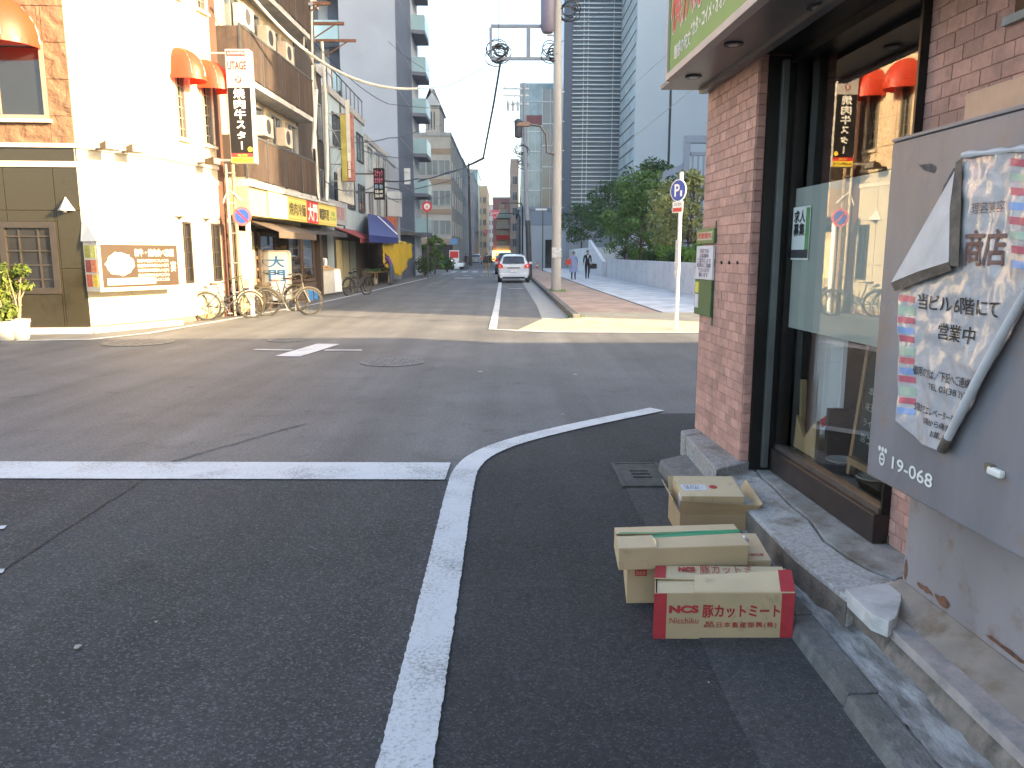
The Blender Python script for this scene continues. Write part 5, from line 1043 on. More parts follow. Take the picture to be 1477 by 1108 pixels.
for k in range(9): MB().tube([(k*1.0+.1, .05, 8.5), (k*1.0+.1, .05, 9.4)], .025, 5).build('roof_rail_post', DARKG, n2)
MB().tube([(0, .05, 9.4), (8.2, .05, 9.4)], .03, 5).build('roof_rail', DARKG, n2)
MB().box(0, 8.2, -.02, .0, 0, 2.6).build('shop_front', DKB, n2)
MB().tube([(2.2, -.03, 2.6), (2.2, -.03, 8.2)], .05, 6).build('downpipe', STEEL_D, n2)
for (a, b) in ((.3, 1.4), (1.6, 2.9), (3.2, 4.6)): MB().box(a, b, -.06, -.025, .1, 2.2).build('shop_door', M('door_wood_%d' % int(a*10), (.42-.08*a, .34-.05*a, .16), .6, .1), n2)
ra = slope_awning(n2, .2, 5.2, 2.75, 2.3, .0, 1.1, M('awning_dull_red', (.22, .035, .035), .75, .12, 4), .22, 'red_awning')
n3 = blockhouse('white_house', 'white sided house above the blue shop awning', XL, 42.0, 49.7, 7.5, WHT, 2, 3, 3.6, 2.4, STEEL)
MB().box(0, 7.7, -.02, .0, 0, 2.6).build('shop_front', DKB, n3); MB().tube([(.3, -.2, 7.4), (7.6, -.5, 6.9)], .06, 6).build('gutter', STEEL, n3)
ba = thing('blue_awning', 'large blue tarpaulin awning over the produce shop', 'awning', (0, 0, 0)); TB = M('tarp_blue', (.012, .022, .15), .55, .12, 3)
def xp(x, y, X): return AX(x, y, X)
a1, a2, a3, a4 = xp(530, 309, -7.2), xp(565, 316, -7.2), xp(574, 344, -5.9), xp(532, 340, -5.9)
mb = MB(); mb.prism([tuple(a1), tuple(a2), tuple(a3), tuple(a4)], (.02, 0, .03)); mb.build('sheet', TB, ba); MB().prism([tuple(a4), tuple(a3), tuple(a3-Vector((0, 0, .28))), tuple(a4-Vector((0, 0, .28)))], (.02, 0, 0)).build('valance', TB, ba)
MB().tube([tuple(xp(545, 312, -6.9)), tuple(xp(573, 338, -5.85))], .03, 6).build('strut', WHITE_M, ba)
yt = thing('yellow_tarp', 'bright yellow tarpaulin hanging at the produce stall', 'tarpaulin', (0, 0, 0)); TY = M('tarp_yellow', (.55, .36, .012), .5, .10, 2.5, .25, 4)
XT = -6.15; bm = bmesh.new(); poly_ = [xp(*p, XT) for p in [(549, 347), (572, 346), (597, 353), (592, 372), (579, 399), (571, 396), (562, 388), (550, 380)]]
bm.faces.new([bm.verts.new(p) for p in poly_])
for ax, lo, hi, st_ in ((Vector((0, 1, 0)), 36, 56, .35), (Vector((0, 0, 1)), 0, 4, .2)):
    t = lo
    while t < hi: bmesh.ops.bisect_plane(bm, geom=bm.verts[:]+bm.edges[:]+bm.faces[:], plane_co=ax*t, plane_no=ax); t += st_
for v in bm.verts: v.co.x += .10*math.sin(v.co.y*2.1+v.co.z*.8)+.05*mnoise.noise(v.co*1.7)
me = bpy.data.meshes.new('sheet'); bm.to_mesh(me); bm.free(); me.materials.append(TY); me.polygons.foreach_set('use_smooth', [True]*len(me.polygons)); so2 = link('sheet', me, yt); md_ = so2.modifiers.new('thick', 'SOLIDIFY'); md_.thickness = .012
MB().tube([tuple(xp(549, 347, XT)), tuple(xp(597, 353, XT))], .03, 6).build('rail', STEEL_D, yt)
# vertical signs on brackets
def vsign(name, label, px0, px1, py0, py1, Y, mat, th=.22, parts=()):
    a, b = AY(px0, py0, Y), AY(px1, py1, Y); t = thing(name, label, 'sign', (a.x, Y, b.z)); W_, H_ = b.x-a.x, a.z-b.z; MB().box(0, W_, -th/2, th/2, 0, H_).build('panel', mat, t, bevel=.012)
    for (tx, x0, x1, z0_, z1_, m, bold) in parts: letter(t, tx, x0*W_, x1*W_, z0_*H_, z1_*H_, th/2+.004, m, bold)
    return t, W_, H_
BK = M('sign_black', (.012, .011, .012), .75, .1, spec=.2); PINK = M('sign_pink', (.55, .12, .22), .5); SBL = M('sign_pale_blue', (.30, .45, .60), .5)
t, W_, H_ = vsign('vertical_sign', 'black vertical bar sign with pink and white lettering', 539, 555, 243, 288, 38.5, BK, .3, [('スナック', .1, .9, .72, .95, PINK, .03), ('カラオケ', .1, .9, .52, .70, PINK, .03), ('喫茶・軽食', .12, .88, .34, .48, SBL, .02), ('営業 18時', .12, .88, .2, .3, SIGNW, .02), ('3834-1947', .12, .88, .06, .16, SIGNW, .02)]); MB().box(W_*.0-.9, 0, -.03, .03, H_*.2, H_*.25).build('bracket', STEEL_D, t); MB().box(-.9, 0, -.03, .03, H_*.8, H_*.85).build('bracket', STEEL_D, t)
t, W_, H_ = vsign('vertical_sign', 'tall worn yellow and red vertical sign on a steel lattice', 492.5, 512, 165, 262, 32.2, M('sign_worn_red', (.30, .12, .10), .7, .35, 5), .35); MB().box(-.02, W_*.42, -.19, -.178, .0, H_*.98).build('yellow_panel', M('sign_old_yellow', (.36, .32, .07), .6, .3, 3), t); MB().box(W_*.45, W_*.8, -.19, -.178, H_*.3, H_*1.2).build('white_panel', SG2, t); letter(t, '居\n酒\n屋', W_*.5, W_*.75, H_*.05, H_*.42, .192, SIGNW, .03); 
for z in (0, .25, .5, .75, 1): MB().box(-.7, 0, -.02, .02, H_*z, H_*z+.05).build('lattice_bar', STEEL, t)
MB().box(-.72, -.66, -.03, .03, -.6, H_*1.15).build('lattice_post', STEEL, t); MB().tube([(-.7, 0, 0), (0, 0, H_*.5), (-.7, 0, H_)], .02, 5).build('lattice_brace', STEEL, t)
board(n3, 5.2, 6.6, 3.0, 3.8, .1, .7, M('sign_orange', (.45, .12, .05), .5, .1), None); board(n3, 6.8, 7.6, 3.9, 5.4, .1, .9, WHT, None)
# ---------------- the tall apartment block ----------------
APT = M('apartment_wall', (.30, .335, .385), .7, .06, .6); APT_D = M('apartment_dark', (.085, .105, .15), .6, .08, .8); APT_W = M('apartment_white', (.42, .45, .48), .7, .05)
BALG = M('balcony_glass', (.26, .40, .44), .25, .08, 1.0, spec=.7)
ap_ = thing('apartment_tower', 'tall blue grey apartment tower with glass fronted balconies', 'building', (0, 0, 0)); YA = 50.0
xa0, xa1, xa2 = AY(505, 100, YA).x, AY(571, 100, YA).x, AY(571, 100, YA).x
MB().box(xa0-.6, xa1, YA, YA+8.5, 0, 46).build('front_wall', APT, ap_); MB().box(xa1, xa1+.02, YA+.25, YA+8.2, 0, 46).build('side_strip', APT_D, ap_)
MB().box(xa0-6, xa0-.6, YA+1.6, YA+8, 0, 46).build('recess_wall', APT_W, ap_); MB().box(xa0-1.5, xa0-.6, YA+1.2, YA+1.6, 0, 46).build('recess_dark', APT_D, ap_)
FH_ = 2.85
for k in range(15):
    z = 3.2+k*FH_; fl2 = MB().box(xa0-3.2, xa0-.62, YA+.0, YA+1.6, z-.2, z).build('balcony', APT_W, ap_); MB().box(xa0-3.2, xa0-.62, YA-.03, YA, z-.2, z+1.05).build('balustrade', BALG, fl2); MB().box(xa0-.66, xa0-.60, YA-.03, YA+1.6, z-.2, z+1.05).build('balustrade', BALG, fl2)
    MB().box(xa0-2.9, xa0-2.2, YA+1.55, YA+1.6, z, z+2.1).build('balcony_door', PANE, fl2)
    f3 = MB().prism([(xa1+.02, YA+8.5, z-.25), (xa1+.95, YA+8.8, z-.25), (xa1+.95, YA+12, z-.25), (xa1+.02, YA+12, z-.25)], (0, 0, .25)).build('balcony', APT_D, ap_)
    MB().box(xa1+.92, xa1+.97, YA+8.8, YA+12, z, z+1.05).build('balustrade', BALG, f3); MB().box(xa1+.02, xa1+.95, YA+8.78, YA+8.83, z, z+1.05).build('balustrade', BALG, f3)
    MB().box(xa1+.015, xa1+.027, YA+.25, YA+8.2, z+.0, z+.03).build('joint', APT, ap_)
MB().box(xa0-6, xa1, YA+8.5, YA+13, 0, 46).build('rear_wall', APT_W, ap_); MB().box(xa0-6.1, xa1+.1, YA-.1, YA+13, 46, 46.5).build('roof', CONC, ap_)
MB().box(xa1-.1, xa1+.8, YA+.3, YA+8, 2.8, 3.0).build('entrance_canopy', STEEL_D, ap_); board(ap_, 0, .01, 0, .01, 0, .01, APT_W) if False else None
vs2, W_, H_ = vsign('vertical_sign', 'blank white vertical sign on the apartment tower front', 583, 592, 243, 266, 49.2, WHT, .15)
# ---------------- buildings further down the street ----------------
TAN = M('tan_brick', (.30, .22, .15), .8, .1, 1.5, .2, 20); TANL = M('tan_pale', (.40, .37, .32), .8, .1, 1.0)
def frontblock(name, label, px0, px1, ptop, Y, depth, wall, rows, cols, zs, fh, frm=None, pm=None, ww=.7, sidecols=0, band=None, wh=.55, zbase=0.0):
    """building whose long face looks down the street towards the camera"""
    xa, xb = AY(px0, 300, Y).x, AY(px1, 300, Y).x; h = AY(px0, ptop, Y).z; t = thing(name, label, 'building', (xa, Y, 0)); W_ = xb-xa
    MB().box(0, W_, 0, depth, zbase, h).build('wall', wall, t); MB().box(-.08, W_+.08, -.08, depth+.08, h, h+.35).build('roof', CONC, t)
    if cols:
        cw = W_/cols; w_ = cw*ww; hh = fh*wh; fm_ = MB(); fm_.box(0, w_, -.07, 0, 0, .07); fm_.box(0, w_, -.07, 0, hh-.07, hh); fm_.box(0, .07, -.07, 0, .07, hh-.07); fm_.box(w_-.07, w_, -.07, 0, .07, hh-.07); fm_.box(w_/2-.03, w_/2+.03, -.06, -.003, .07, hh-.07)
        fme = fm_.mesh('window', frm or STEEL); pme = MB().poly([(.07, -.02, .07), (w_-.07, -.02, .07), (w_-.07, -.02, hh-.07), (.07, -.02, hh-.07)]).mesh('pane', pm or PANE2, fix=False)
        for r in range(rows):
            if zs+r*fh+hh > h-.2: rows = r; break
            for c in range(cols): o = link('window', fme, t, (cw*(c+.5)-w_/2, 0, zs+r*fh)); link('pane', pme, o)
        for c in range(sidecols):
            for r in range(rows): o = link('window', fme, t, (W_, depth*(c+.5)/sidecols-w_/2, zs+r*fh), (0, 0, R(90))); link('pane', pme, o)
        if sidecols < 0:
            for c in range(-sidecols):
                for r in range(rows): o = link('window', fme, t, (0, depth*(c+.5)/(-sidecols)+w_/2, zs+r*fh), (0, 0, R(-90))); link('pane', pme, o)
    if band:
        for r in range(rows+1): MB().box(-.03, W_+.03, -.05, 0, zs-.9+r*fh, zs-.35+r*fh).build('band', band, t)
    return t, W_, h
PANE_L = M_panes('pane_pale', (.20, .22, .20), .15)
tn, W_, h_ = frontblock('tan_office', 'tan brick office block with rows of wide windows behind the apartment tower', 598, 651, 196, 84, 22, TANL, 5, 3, 3.6, 3.1, STEEL, PANE_L, .96, 5, TAN, .52)
MB().box(1.2, W_-1.2, 1.0, 8, h_+.36, h_+3.2).build('penthouse', TANL, tn); MB().prism([(1.0, .8, h_+3.2), (W_-1.0, .8, h_+3.2), (W_-2.2, .8, h_+4.9), (2.2, .8, h_+4.9)], (0, 8, 0)).build('penthouse_roof', CONC_L, tn)
for k in range(3): MB().box(1.5+k*(W_-3)/3, 1.3+(k+1)*(W_-3)/3, .95, 1.0, h_+.8, h_+2.6).build('penthouse_window', PANE2, tn)
MB().box(-.1, W_+.1, -.12, 0, 0, 2.6).build('ground_floor', DKB, tn)
frontblock('grey_office', 'grey office facade further down the left side', 646, 668, 232, 108, 26, GREYW, 7, 3, 3.4, 3.1, STEEL, PANE2, .7, 6)
frontblock('slate_office', 'slate blue narrow office building down the left side', 662, 682, 250, 140, 30, M('slate_wall', (.22, .26, .30), .7, .08, 1), 8, 2, 3.4, 3.1, STEEL, PANE, .6, 5)
frontblock('glass_office', 'turquoise glass office showing above the far left roofs', 672, 689, 246, 205, 30, M('teal_glass', (.12, .28, .34), .2, .1, .3), 9, 3, 3, 3.6, STEEL, M_panes('pane_teal', (.16, .38, .45), .1), .9)
frontblock('brown_office', 'brown sunlit office at the far left of the street end', 683, 702, 270, 230, 40, M('brown_far', (.42, .33, .22), .8, .1), 6, 3, 3.5, 3.2, TANL, PANE2, .7, 6)
frontblock('pale_office', 'pale small office block closing the street on the left', 694, 713, 297, 300, 40, M('pale_far', (.46, .46, .46), .8, .1), 5, 4, 3, 3.2, STEEL, PANE2, .7)
pk, W_, h_ = frontblock('pink_building', 'pinkish brick building with balconies closing the end of the street', 711, 736, 287, 175, 40, M('pink_brick', (.42, .20, .17), .8, .1, 1), 1, 1, 10.6, 3.3, STEEL, PANE, .3, 0)
for k in range(4):
    b_o = MB().box(W_*.18, W_*.95, -.9, 0, 2.6+k*2.3, 2.75+k*2.3).build('balcony', TANL, pk); MB().box(W_*.18, W_*.95, -.95, -.9, 2.6+k*2.3, 3.5+k*2.3).build('balustrade', [TANL, RED, TANL, M('balu_green', (.3, .42, .35), .6)][k % 4], b_o); MB().box(W_*.25, W_*.9, -.04, 0, 2.9+k*2.3, 4.6+k*2.3).build('balcony_door', PANE_L, b_o)
MB().box(-.1, W_+.1, -1.4, -1.0, .2, 2.4).build('lit_shop_sign', M('lit_sign', (.8, .5, .1), .5, emit=(1, .6, .12, 1.2)), pk)
blockhouse('far_house', 'dark tall narrow house at the right far end of the street', 1.9, 150, 152, 20, M('far_brown', (.30, .22, .17), .8), 6, 1, 3, 3.1, rz=R(-90)) if False else None
frontblock('far_tower', 'brownish narrow tower rising behind the pole on the right', 737, 748, 232, 150, 25, M('far_tower_wall', (.36, .28, .22), .8, .1), 10, 1, 3, 2.9, STEEL, PANE2, .7, -6)
# ---------------- right side: concrete hall, glass block, louvre tower, big wall ----------------
hall = thing('concrete_hall', 'pale concrete hall base with dark doorway on the right side', 'building', (0, 0, 0)); YH = 86.0
HW = M('hall_concrete', (.36, .39, .42), .8, .06, .6, streak=.4); HW2 = M('hall_band', (.22, .255, .31), .7, .06, .6); x0, x1 = AY(749, 340, YH).x, AY(905, 340, YH).x; zb1, zb2 = AY(760, 325, YH).z, AY(760, 303, YH).z
n = 9; w = (x1-x0)/n
dxa, dxb = AY(786.5, 360, YH).x, AY(796, 360, YH).x
for k in range(n): MB().box(x0+k*w+.012, x0+(k+1)*w-.012, YH, YH+.4, 0, zb1-.02).build('wall_panel', HW, hall); MB().box(x0+k*w+.012, x0+(k+1)*w-.012, YH-.03, YH+.4, zb1, zb2).build('band_panel', HW2, hall)
MB().box(x0+.02, x1, YH+.05, YH+22, 0, zb2-.05).build('core', CONC, hall); MB().box(dxa, dxb, YH-.06, YH+.03, 0, AY(790, 346, YH).z).build('doorway', PANE, hall); MB().box(x0-.15, x1, YH-.15, YH+22, zb2, zb2+.3).build('coping', HW2, hall)
GB1 = M_panes('curtain_glass', (.25, .40, .44), .15); GB2 = M_panes('curtain_glass_dark', (.10, .14, .175), .1); SLAT = M('louvre_metal', (.50, .56, .60), .35, .06, .5, metal=.4); SLATB = M('louvre_back', (.155, .21, .265), .35, .15, .4)
gb = thing('glass_block', 'stepped glass office block with pale cyan top between pole and louvre tower', 'building', (0, 0, 0)); Yg = 92.0
def gface(px0, px1, py0, py1, Y, mat, fh, nx, dep, nm):
    xa, xb, za, zb = AY(px0, 200, Y).x, AY(px1, 200, Y).x, AY(750, py1, Y).z, AY(750, py0, Y).z; v = MB().box(xa, xb, Y, Y+dep, za, zb).build(nm, mat, gb); z = za
    while z < zb: MB().box(xa-.02, xb+.02, Y-.08, Y, z, z+.12).build('floor_line', SLAT, v); z += fh
    for i in range(nx+1): xx = xa+(xb-xa)*i/nx; MB().box(xx-.04, xx+.04, Y-.06, Y-.001, za, zb).build('mullion', STEEL, v)
gface(750, 800, 120, 182, Yg+14, GB1, 3.0, 4, 10, 'upper_glass'); gface(752, 782, 182, 303, Yg+1, GB1, 2.2, 3, 10, 'lower_glass'); gface(782, 816, 128, 303, Yg, GB2, 2.4, 3, 10, 'corner_glass'); 
MB().box(AY(757, 200, Yg).x, AY(786, 200, Yg).x, Yg+.6, Yg+1, AY(757, 178, Yg).z, AY(757, 165, Yg).z).build('red_fascia', M('fascia_dull_red', (.30, .12, .12), .7), gb)
lt = thing('louvre_tower', 'tall steel blue tower clad in horizontal louvres on the right', 'building', (0, 0, 0)); Yt = 84.0; x0, x1 = AY(827, 150, Yt).x, AY(897, 150, Yt).x; z0_, z1_ = AY(850, 307, Yt).z, 44.0
MB().box(x0-1.0, x1+.7, Yt+.3, Yt+14, z0_, z1_).build('core', SLATB, lt); MB().box(x0-1.05, x0-.15, Yt-.05, Yt+.3, z0_, z1_).build('corner_column', M('tower_navy', (.05, .08, .13), .35, .08), lt); MB().box(x1+.05, x1+.75, Yt-.05, Yt+.3, z0_, z1_).build('corner_column', M('tower_grey', (.13, .175, .21), .4, .08), lt)
sm = MB().box(x0-.12, x1+.05, Yt-.12, Yt+.12, 0, .075).mesh('louvre', SLAT); z = z0_+.2
while z < z1_: link('louvre', sm, lt, (0, 0, z)); z += .44
for xx in (x0+1.0, x0+1.45, x1-1.0): MB().box(xx, xx+.07, Yt+.14, Yt+.28, z0_, z1_).build('rail', SLAT, lt)
bw = thing('slab_tower', 'huge plain blue grey slab wall building on the right', 'building', (0, 0, 0)); Yb = 74.0; x0 = AY(917, 150, Yb).x; SLB = M('slab_wall', (.42, .49, .535), .75, .05, .25, streak=.3)
xj = AY(967, 150, Yb).x
MB().box(x0, xj-.12, Yb, Yb+25, 0, 48).build('wall', SLB, bw); MB().box(xj-.12, xj+.12, Yb+.25, Yb+25, 0, 48).build('joint', DARKG, bw); MB().box(xj+.12, xj+26, Yb+.02, Yb+25, 0, 48).build('wall', SLB, bw)
z = 1.0
gl_ = MB().box(x0-.03, x0, Yb+.6, Yb+9.4, 0, 48).build('side_glass', M_panes('side_glass_mat', (.45, .52, .54), .3), bw)
while z < 47: MB().box(x0-.07, x0-.03, Yb+.5, Yb+9.5, z, z+.1).build('floor_line', DARKG, gl_); z += 1.15
# pergola frame in the plaza
pg = thing('steel_pergola', 'blue grey steel frame with glazing in the plaza behind the trees', 'pergola', AY(984, 300, 46).xy.to_3d()); PGM = M('pergola_steel', (.20, .245, .32), .5, .05)
zt_ = AY(990, 206, 46).z
for xx in (0, 3.2, 6.4): MB().box(xx, xx+.35, 0, .35, 1.0, zt_).build('post', PGM, pg)
MB().box(0, 6.8, -.02, .37, zt_, zt_+.4).build('beam', PGM, pg); MB().box(.4, 6.4, .1, .3, zt_-.7, zt_-.5).build('beam', PGM, pg)
for k in range(9): MB().box(.5+k*.32, .6+k*.32, .12, .2, 1.2, zt_-.7).build('slat', PGM, pg)
MB().prism([(-2.6, .1, zt_-2.6), (0, .1, zt_-1.5), (0, .1, zt_-1.15), (-2.6, .1, zt_-2.25)], (0, .3, 0)).build('sloping_beam', PGM, pg)
# ---------------- buildings outside the frame that shade the junction ----------------
def plain_block(name, label, x0, x1, y0, y1, h, mat, rows, cols):
    t = thing(name, label, 'building', (x0, y0, 0)); MB().box(0, x1-x0, 0, y1-y0, 0, h).build('wall', mat, t); MB().box(-.1, x1-x0+.1, -.1, y1-y0+.1, h, h+.15).build('roof', CONC, t)
plain_block('low_house', 'low shop row along the cross street right of the ramen shop', 16.9, 30.8, -8, 5.3, 6.0, GREYW, 1, 3)
ob = thing('shade_block', 'unseen tall wedge added along the cross street to block the sun', 'building', (31, 5.3, 0)); MB().prism([(0, 0, 0), (86, 0, 0), (86, -38, 0)], (0, 0, 42)).build('wall', GREYW, ob); MB().prism([(.2, -.2, 42), (85.8, -.2, 42), (85.8, -37.6, 42)], (0, 0, .4)).build('roof', CONC, ob)  # unseen wedge, its edge cut along the sun ray to shade the street
plain_block('shade_block', 'unseen tall block added beyond the plaza to block the sun', 44, 70, 24, 340, 46, GREYW, 6, 6)  # unseen block added to keep the sun off plaza and far street
# ---------------- utility poles, lamps, road signs ----------------
POLEC = M('pole_concrete', (.40, .375, .34), .85, .12, 2.5, .2, 40, streak=.2)
up = thing('utility_pole', 'thick concrete utility pole at the pavement edge with transformer on top', 'utility pole', (2.08, 31.4, .1)); UF = Fr(2.08, 31.4, 0)
zz = lambda y: UF.hit(800, y)[1]-.1
xx_ = lambda x, y=100: UF.hit(x, y)[0]
MB().tube([(0, 0, -.2), (-.01, 0, 6), (-.06, 0, 13.5)], [.205, .175, .135], 18).build('shaft', POLEC, up, smooth=True)
MB().lathe([(.0, zz(50)), (.2, zz(48)), (.27, zz(42)), (.28, zz(42)+1.2), (.2, zz(42)+1.35), (.05, zz(42)+1.4)], 18, c=(-.42, -.05, 0)).build('transformer', M('transformer_violet', (.16, .14, .19), .5, .08), up, smooth=True)
MB().box(-.45, .0, -.06, .06, zz(50)-.05, zz(50)).build('transformer_bracket', STEEL, up)
brk = MB(); xl, xm = xx_(708), xx_(762); zA, zB = zz(38), zz(85)
brk.box(xl, .1, -.05, .05, zA-.055, zA+.055); brk.box(xl, .1, -.05, .05, zB-.055, zB+.055); brk.box(xl-.055, xl+.055, -.045, .045, zB+.055, zA-.055); brk.box(xm-.08, xm+.08, -.045, .045, zB+.055, zA-.055); brk.build('cable_bracket', M('galvanised', (.17, .19, .22), .5, .1, metal=.4), up)
def coil(parent, cx, cz, r, n, seed, name='cable_coil'):
    rg = random.Random(seed); mb = MB()
    for k in range(n):
        a0 = rg.uniform(0, 6.28); rr = r*rg.uniform(.5, 1.1); ox, oz = cx+rg.uniform(-.3, .3)*r, cz+rg.uniform(-.5, .5)*r; ti = rg.uniform(-.4, .4)
        mb.tube([(ox+rr*math.cos(a0+t), rg.uniform(-.05, .05)+ti*math.sin(t)*r, oz+rr*.8*math.sin(a0+t)) for t in np.linspace(0, 5.4, 12)], .02, 5)
    return mb.build(name, BLACK, parent, smooth=True)
coil(up, xx_(719), zz(76), .40, 14, 1); coil(up, -.22, zz(75), .34, 11, 2); coil(up, .38, zz(15), .35, 6, 3)
for k in range(6): MB().box(.12, .26, -.02, .02, 2.2+k*1.1, 2.23+k*1.1).build('step_bolt', STEEL, up)
MB().box(-.19, .19, -.215, -.19, 1.35, 1.75).build('pole_plate', M('plate_worn', (.5, .5, .48), .7, .35, 20), up)
la = MB(); la.tube([(-.15, -.1, zz(223)), (-.42, -.2, zz(221)), (-.46, -.2, zz(195)), (-.7, -.2, zz(183)), (-1.15, -.2, zz(181))], .045, 8); la.build('lamp_arm', STEEL_D, up, smooth=True)
MB().hexa([(-1.65, -.32, zz(184)), (-1.1, -.30, zz(184)), (-1.1, -.1, zz(184)), (-1.65, -.08, zz(184)), (-1.55, -.28, zz(178)), (-1.1, -.26, zz(177)), (-1.1, -.14, zz(177)), (-1.55, -.12, zz(178))]).build('lamp_head', M('lamp_brown', (.17, .10, .07), .5), up, bevel=.02)
p2 = thing('utility_pole', 'thinner grey utility pole further back beside the parked car', 'utility pole', (1.62, 50, .1)); P2 = Fr(1.62, 50, 0); z2 = lambda y: P2.hit(760, y)[1]-.1
MB().tube([(0, 0, -.2), (-.25, 0, 5), (-.42, 0, z2(120))], [.16, .14, .10], 12).build('shaft', M('pole_grey', (.27, .28, .30), .8, .1, 3), p2, smooth=True)
MB().tube([(-.005, 0, -.1), (-.16, 0, 3.6)], [.175, .165], 12).build('guard', DARKG, p2, smooth=True)
for y, L0 in ((128, 1.3), (138, 1.3), (150, .8)): MB().box(-.42-L0, -.1, -.05, .05, z2(y)-.05, z2(y)+.05).build('cross_arm', STEEL, p2); 
for y, q in ((128, -1.6), (128, -.9), (138, -1.6), (138, -.9)): MB().lathe([(.04, z2(y)), (.06, z2(y)+.08), (.04, z2(y)+.16), (.05, z2(y)+.22)], 8, c=(q, 0, 0)).build('insulator', WHITE_M, p2)
MB().lathe([(.0, z2(200)), (.24, z2(198)), (.26, z2(175)), (.1, z2(172))], 12, c=(-.75, 0, 0)).build('transformer', DARKG, p2, smooth=True); coil(p2, -.6, z2(215), .45, 8, 8); coil(p2, -.55, z2(235), .3, 5, 9)
for k in range(3): MB().lathe([(.07, z2(160)), (.09, z2(160)+.5), (.05, z2(160)+.6)], 8, c=(-1.4+k*.3, 0, 0)).build('fuse_can', STEEL, p2)
def mast(name, label, x, y, h, arm, head=True, col_=None, cat='street lamp'):
    t = thing(name, label, cat, (x, y, 0)); m = col_ or BLACK; MB().tube([(0, 0, 0), (0, 0, h-.4), (-.15, 0, h-.05), (-.6, 0, h), (arm, 0, h)], [.11, .08, .07, .055, .045], 8).build('mast', m, t, smooth=True)
    if head: MB().hexa([(arm-.7, -.15, h-.1), (arm, -.12, h-.08), (arm, .12, h-.08), (arm-.7, .15, h-.1), (arm-.6, -.1, h+.06), (arm, -.08, h+.06), (arm, .08, h+.06), (arm-.6, .1, h+.06)]).build('lamp_head', m, t, bevel=.02)
    return t
STOPR = M('stop_red', (.58, .03, .05), .45, .05)
def stop_sign(label, x, y, z, s):
    t = thing('stop_sign', label, 'road sign', (x, y, z), 0, 'red triangle stop signs'); MB().prism([(-s/2, 0, 0), (s/2, 0, 0), (0, 0, -s*.87)], (0, .02, 0)).build('plate', STOPR, t); k = .86
    mb = MB(); o = [(-s/2*k, -s*.07), (s/2*k, -s*.07), (0, -s*.87*k-.0)]; i = [(p[0]*.9, -s*.07-.018*s+(p[1]+s*.07)*.9) for p in o]
    for a in range(3): b = (a+1) % 3; mb.poly([(o[a][0], -.003, o[a][1]), (o[b][0], -.003, o[b][1]), (i[b][0], -.003, i[b][1]), (i[a][0], -.003, i[a][1])])
    mb.build('border', WHITE_M, t, fix=False); letter(t, '止まれ', -s*.28, s*.28, -s*.36, -s*.15, .004, WHITE_M, .03); return t
ma = AY(750, 308, 80); mast('sign_mast', 'black mast with long arm carrying the triangular stop sign', ma.x, 80, ma.z, AY(718, 308, 80).x-ma.x, False, cat='sign mast'); sg = AY(714, 303, 79.8); stop_sign('near red triangular stop sign hanging above the road', sg.x, 79.8, sg.z, 1.15)
ml = AY(751, 293, 84); mast('street_lamp', 'black street lamp with flat head beside the concrete hall', ml.x+.2, 84, ml.z, AY(732, 293, 84).x-ml.x-.2)
ml = AY(783, 303, 70); t = thing('street_lamp', 'slim dark lamp post on the right pavement before the hall', 'street lamp', (ml.x, 70, .1)); MB().tube([(0, 0, 0), (0, 0, ml.z-.1)], [.06, .04], 8).build('mast', STEEL_D, t); MB().box(-.65, .35, -.1, .1, ml.z-.14, ml.z+.02).build('lamp_head', WHITE_M, t, bevel=.02)
sg = AY(701, 332, 150); stop_sign('far small red triangular stop sign on the left', sg.x, 150, sg.z, 1.3); ml = AY(680, 336, 150.2); mast('sign_mast', 'far dark mast carrying the second stop sign', ml.x, 150.2, ml.z, AY(700, 336, 150).x-ml.x, False, cat='sign mast')
t = thing('utility_pole', 'dark brown pole far down the left side of the street', 'utility pole', (AY(679, 370, 110).x, 110, 0)); MB().tube([(0, 0, 0), (-.2, 0, 14)], [.2, .15], 10).build('shaft', M('pole_brown', (.17, .12, .10), .8), t, smooth=True)
for (x, y, z, px_) in ((660, 392, 0, 0),): pass
# round red sign on a post at the left
rs_ = thing('no_entry_sign', 'round red and white road sign on a thin post at the left kerb', 'road sign', (AY(616, 300, 52).x, 52, 0)); zc = AY(616, 298, 52).z; MB().tube([(0, 0, 0), (0, 0, zc)], .035, 8).build('post', STEEL_D, rs_); disc(.33, .05, .07, (0, zc), 0).build('plate', STOPR, rs_); disc(.2, .07, .074, (0, zc), 0).build('face', SIGNW, rs_); letter(rs_, '止', -.1, .1, zc-.11, zc+.11, .077, STOPR, .05)
# no parking sign
NPY = 19.7; a = AY(350.5, 312, NPY); npk = thing('no_parking_sign', 'round blue and red no parking sign on a white post by the bicycles', 'road sign', (a.x+.11, NPY, 0)); zc = a.z
MB().tube([(0, 0, 0), (0, 0, zc+.05)], .06, 10).build('post', WHITE_M, npk, smooth=True); disc(.235, .06, .075, (-.11, zc), 0, 32).build('plate', M('np_red', (.62, .10, .10), .5), npk); disc(.175, .075, .079, (-.11, zc), 0, 28).build('face', BLUE, npk)
MB().hexa([(-.11-.15, -.081, zc+.12), (-.11-.12, -.081, zc+.15), (-.11-.12, -.079, zc+.15), (-.11-.15, -.079, zc+.12), (-.11+.12, -.081, zc-.15), (-.11+.15, -.081, zc-.12), (-.11+.15, -.079, zc-.12), (-.11+.12, -.079, zc-.15)]).build('slash', RED, npk)
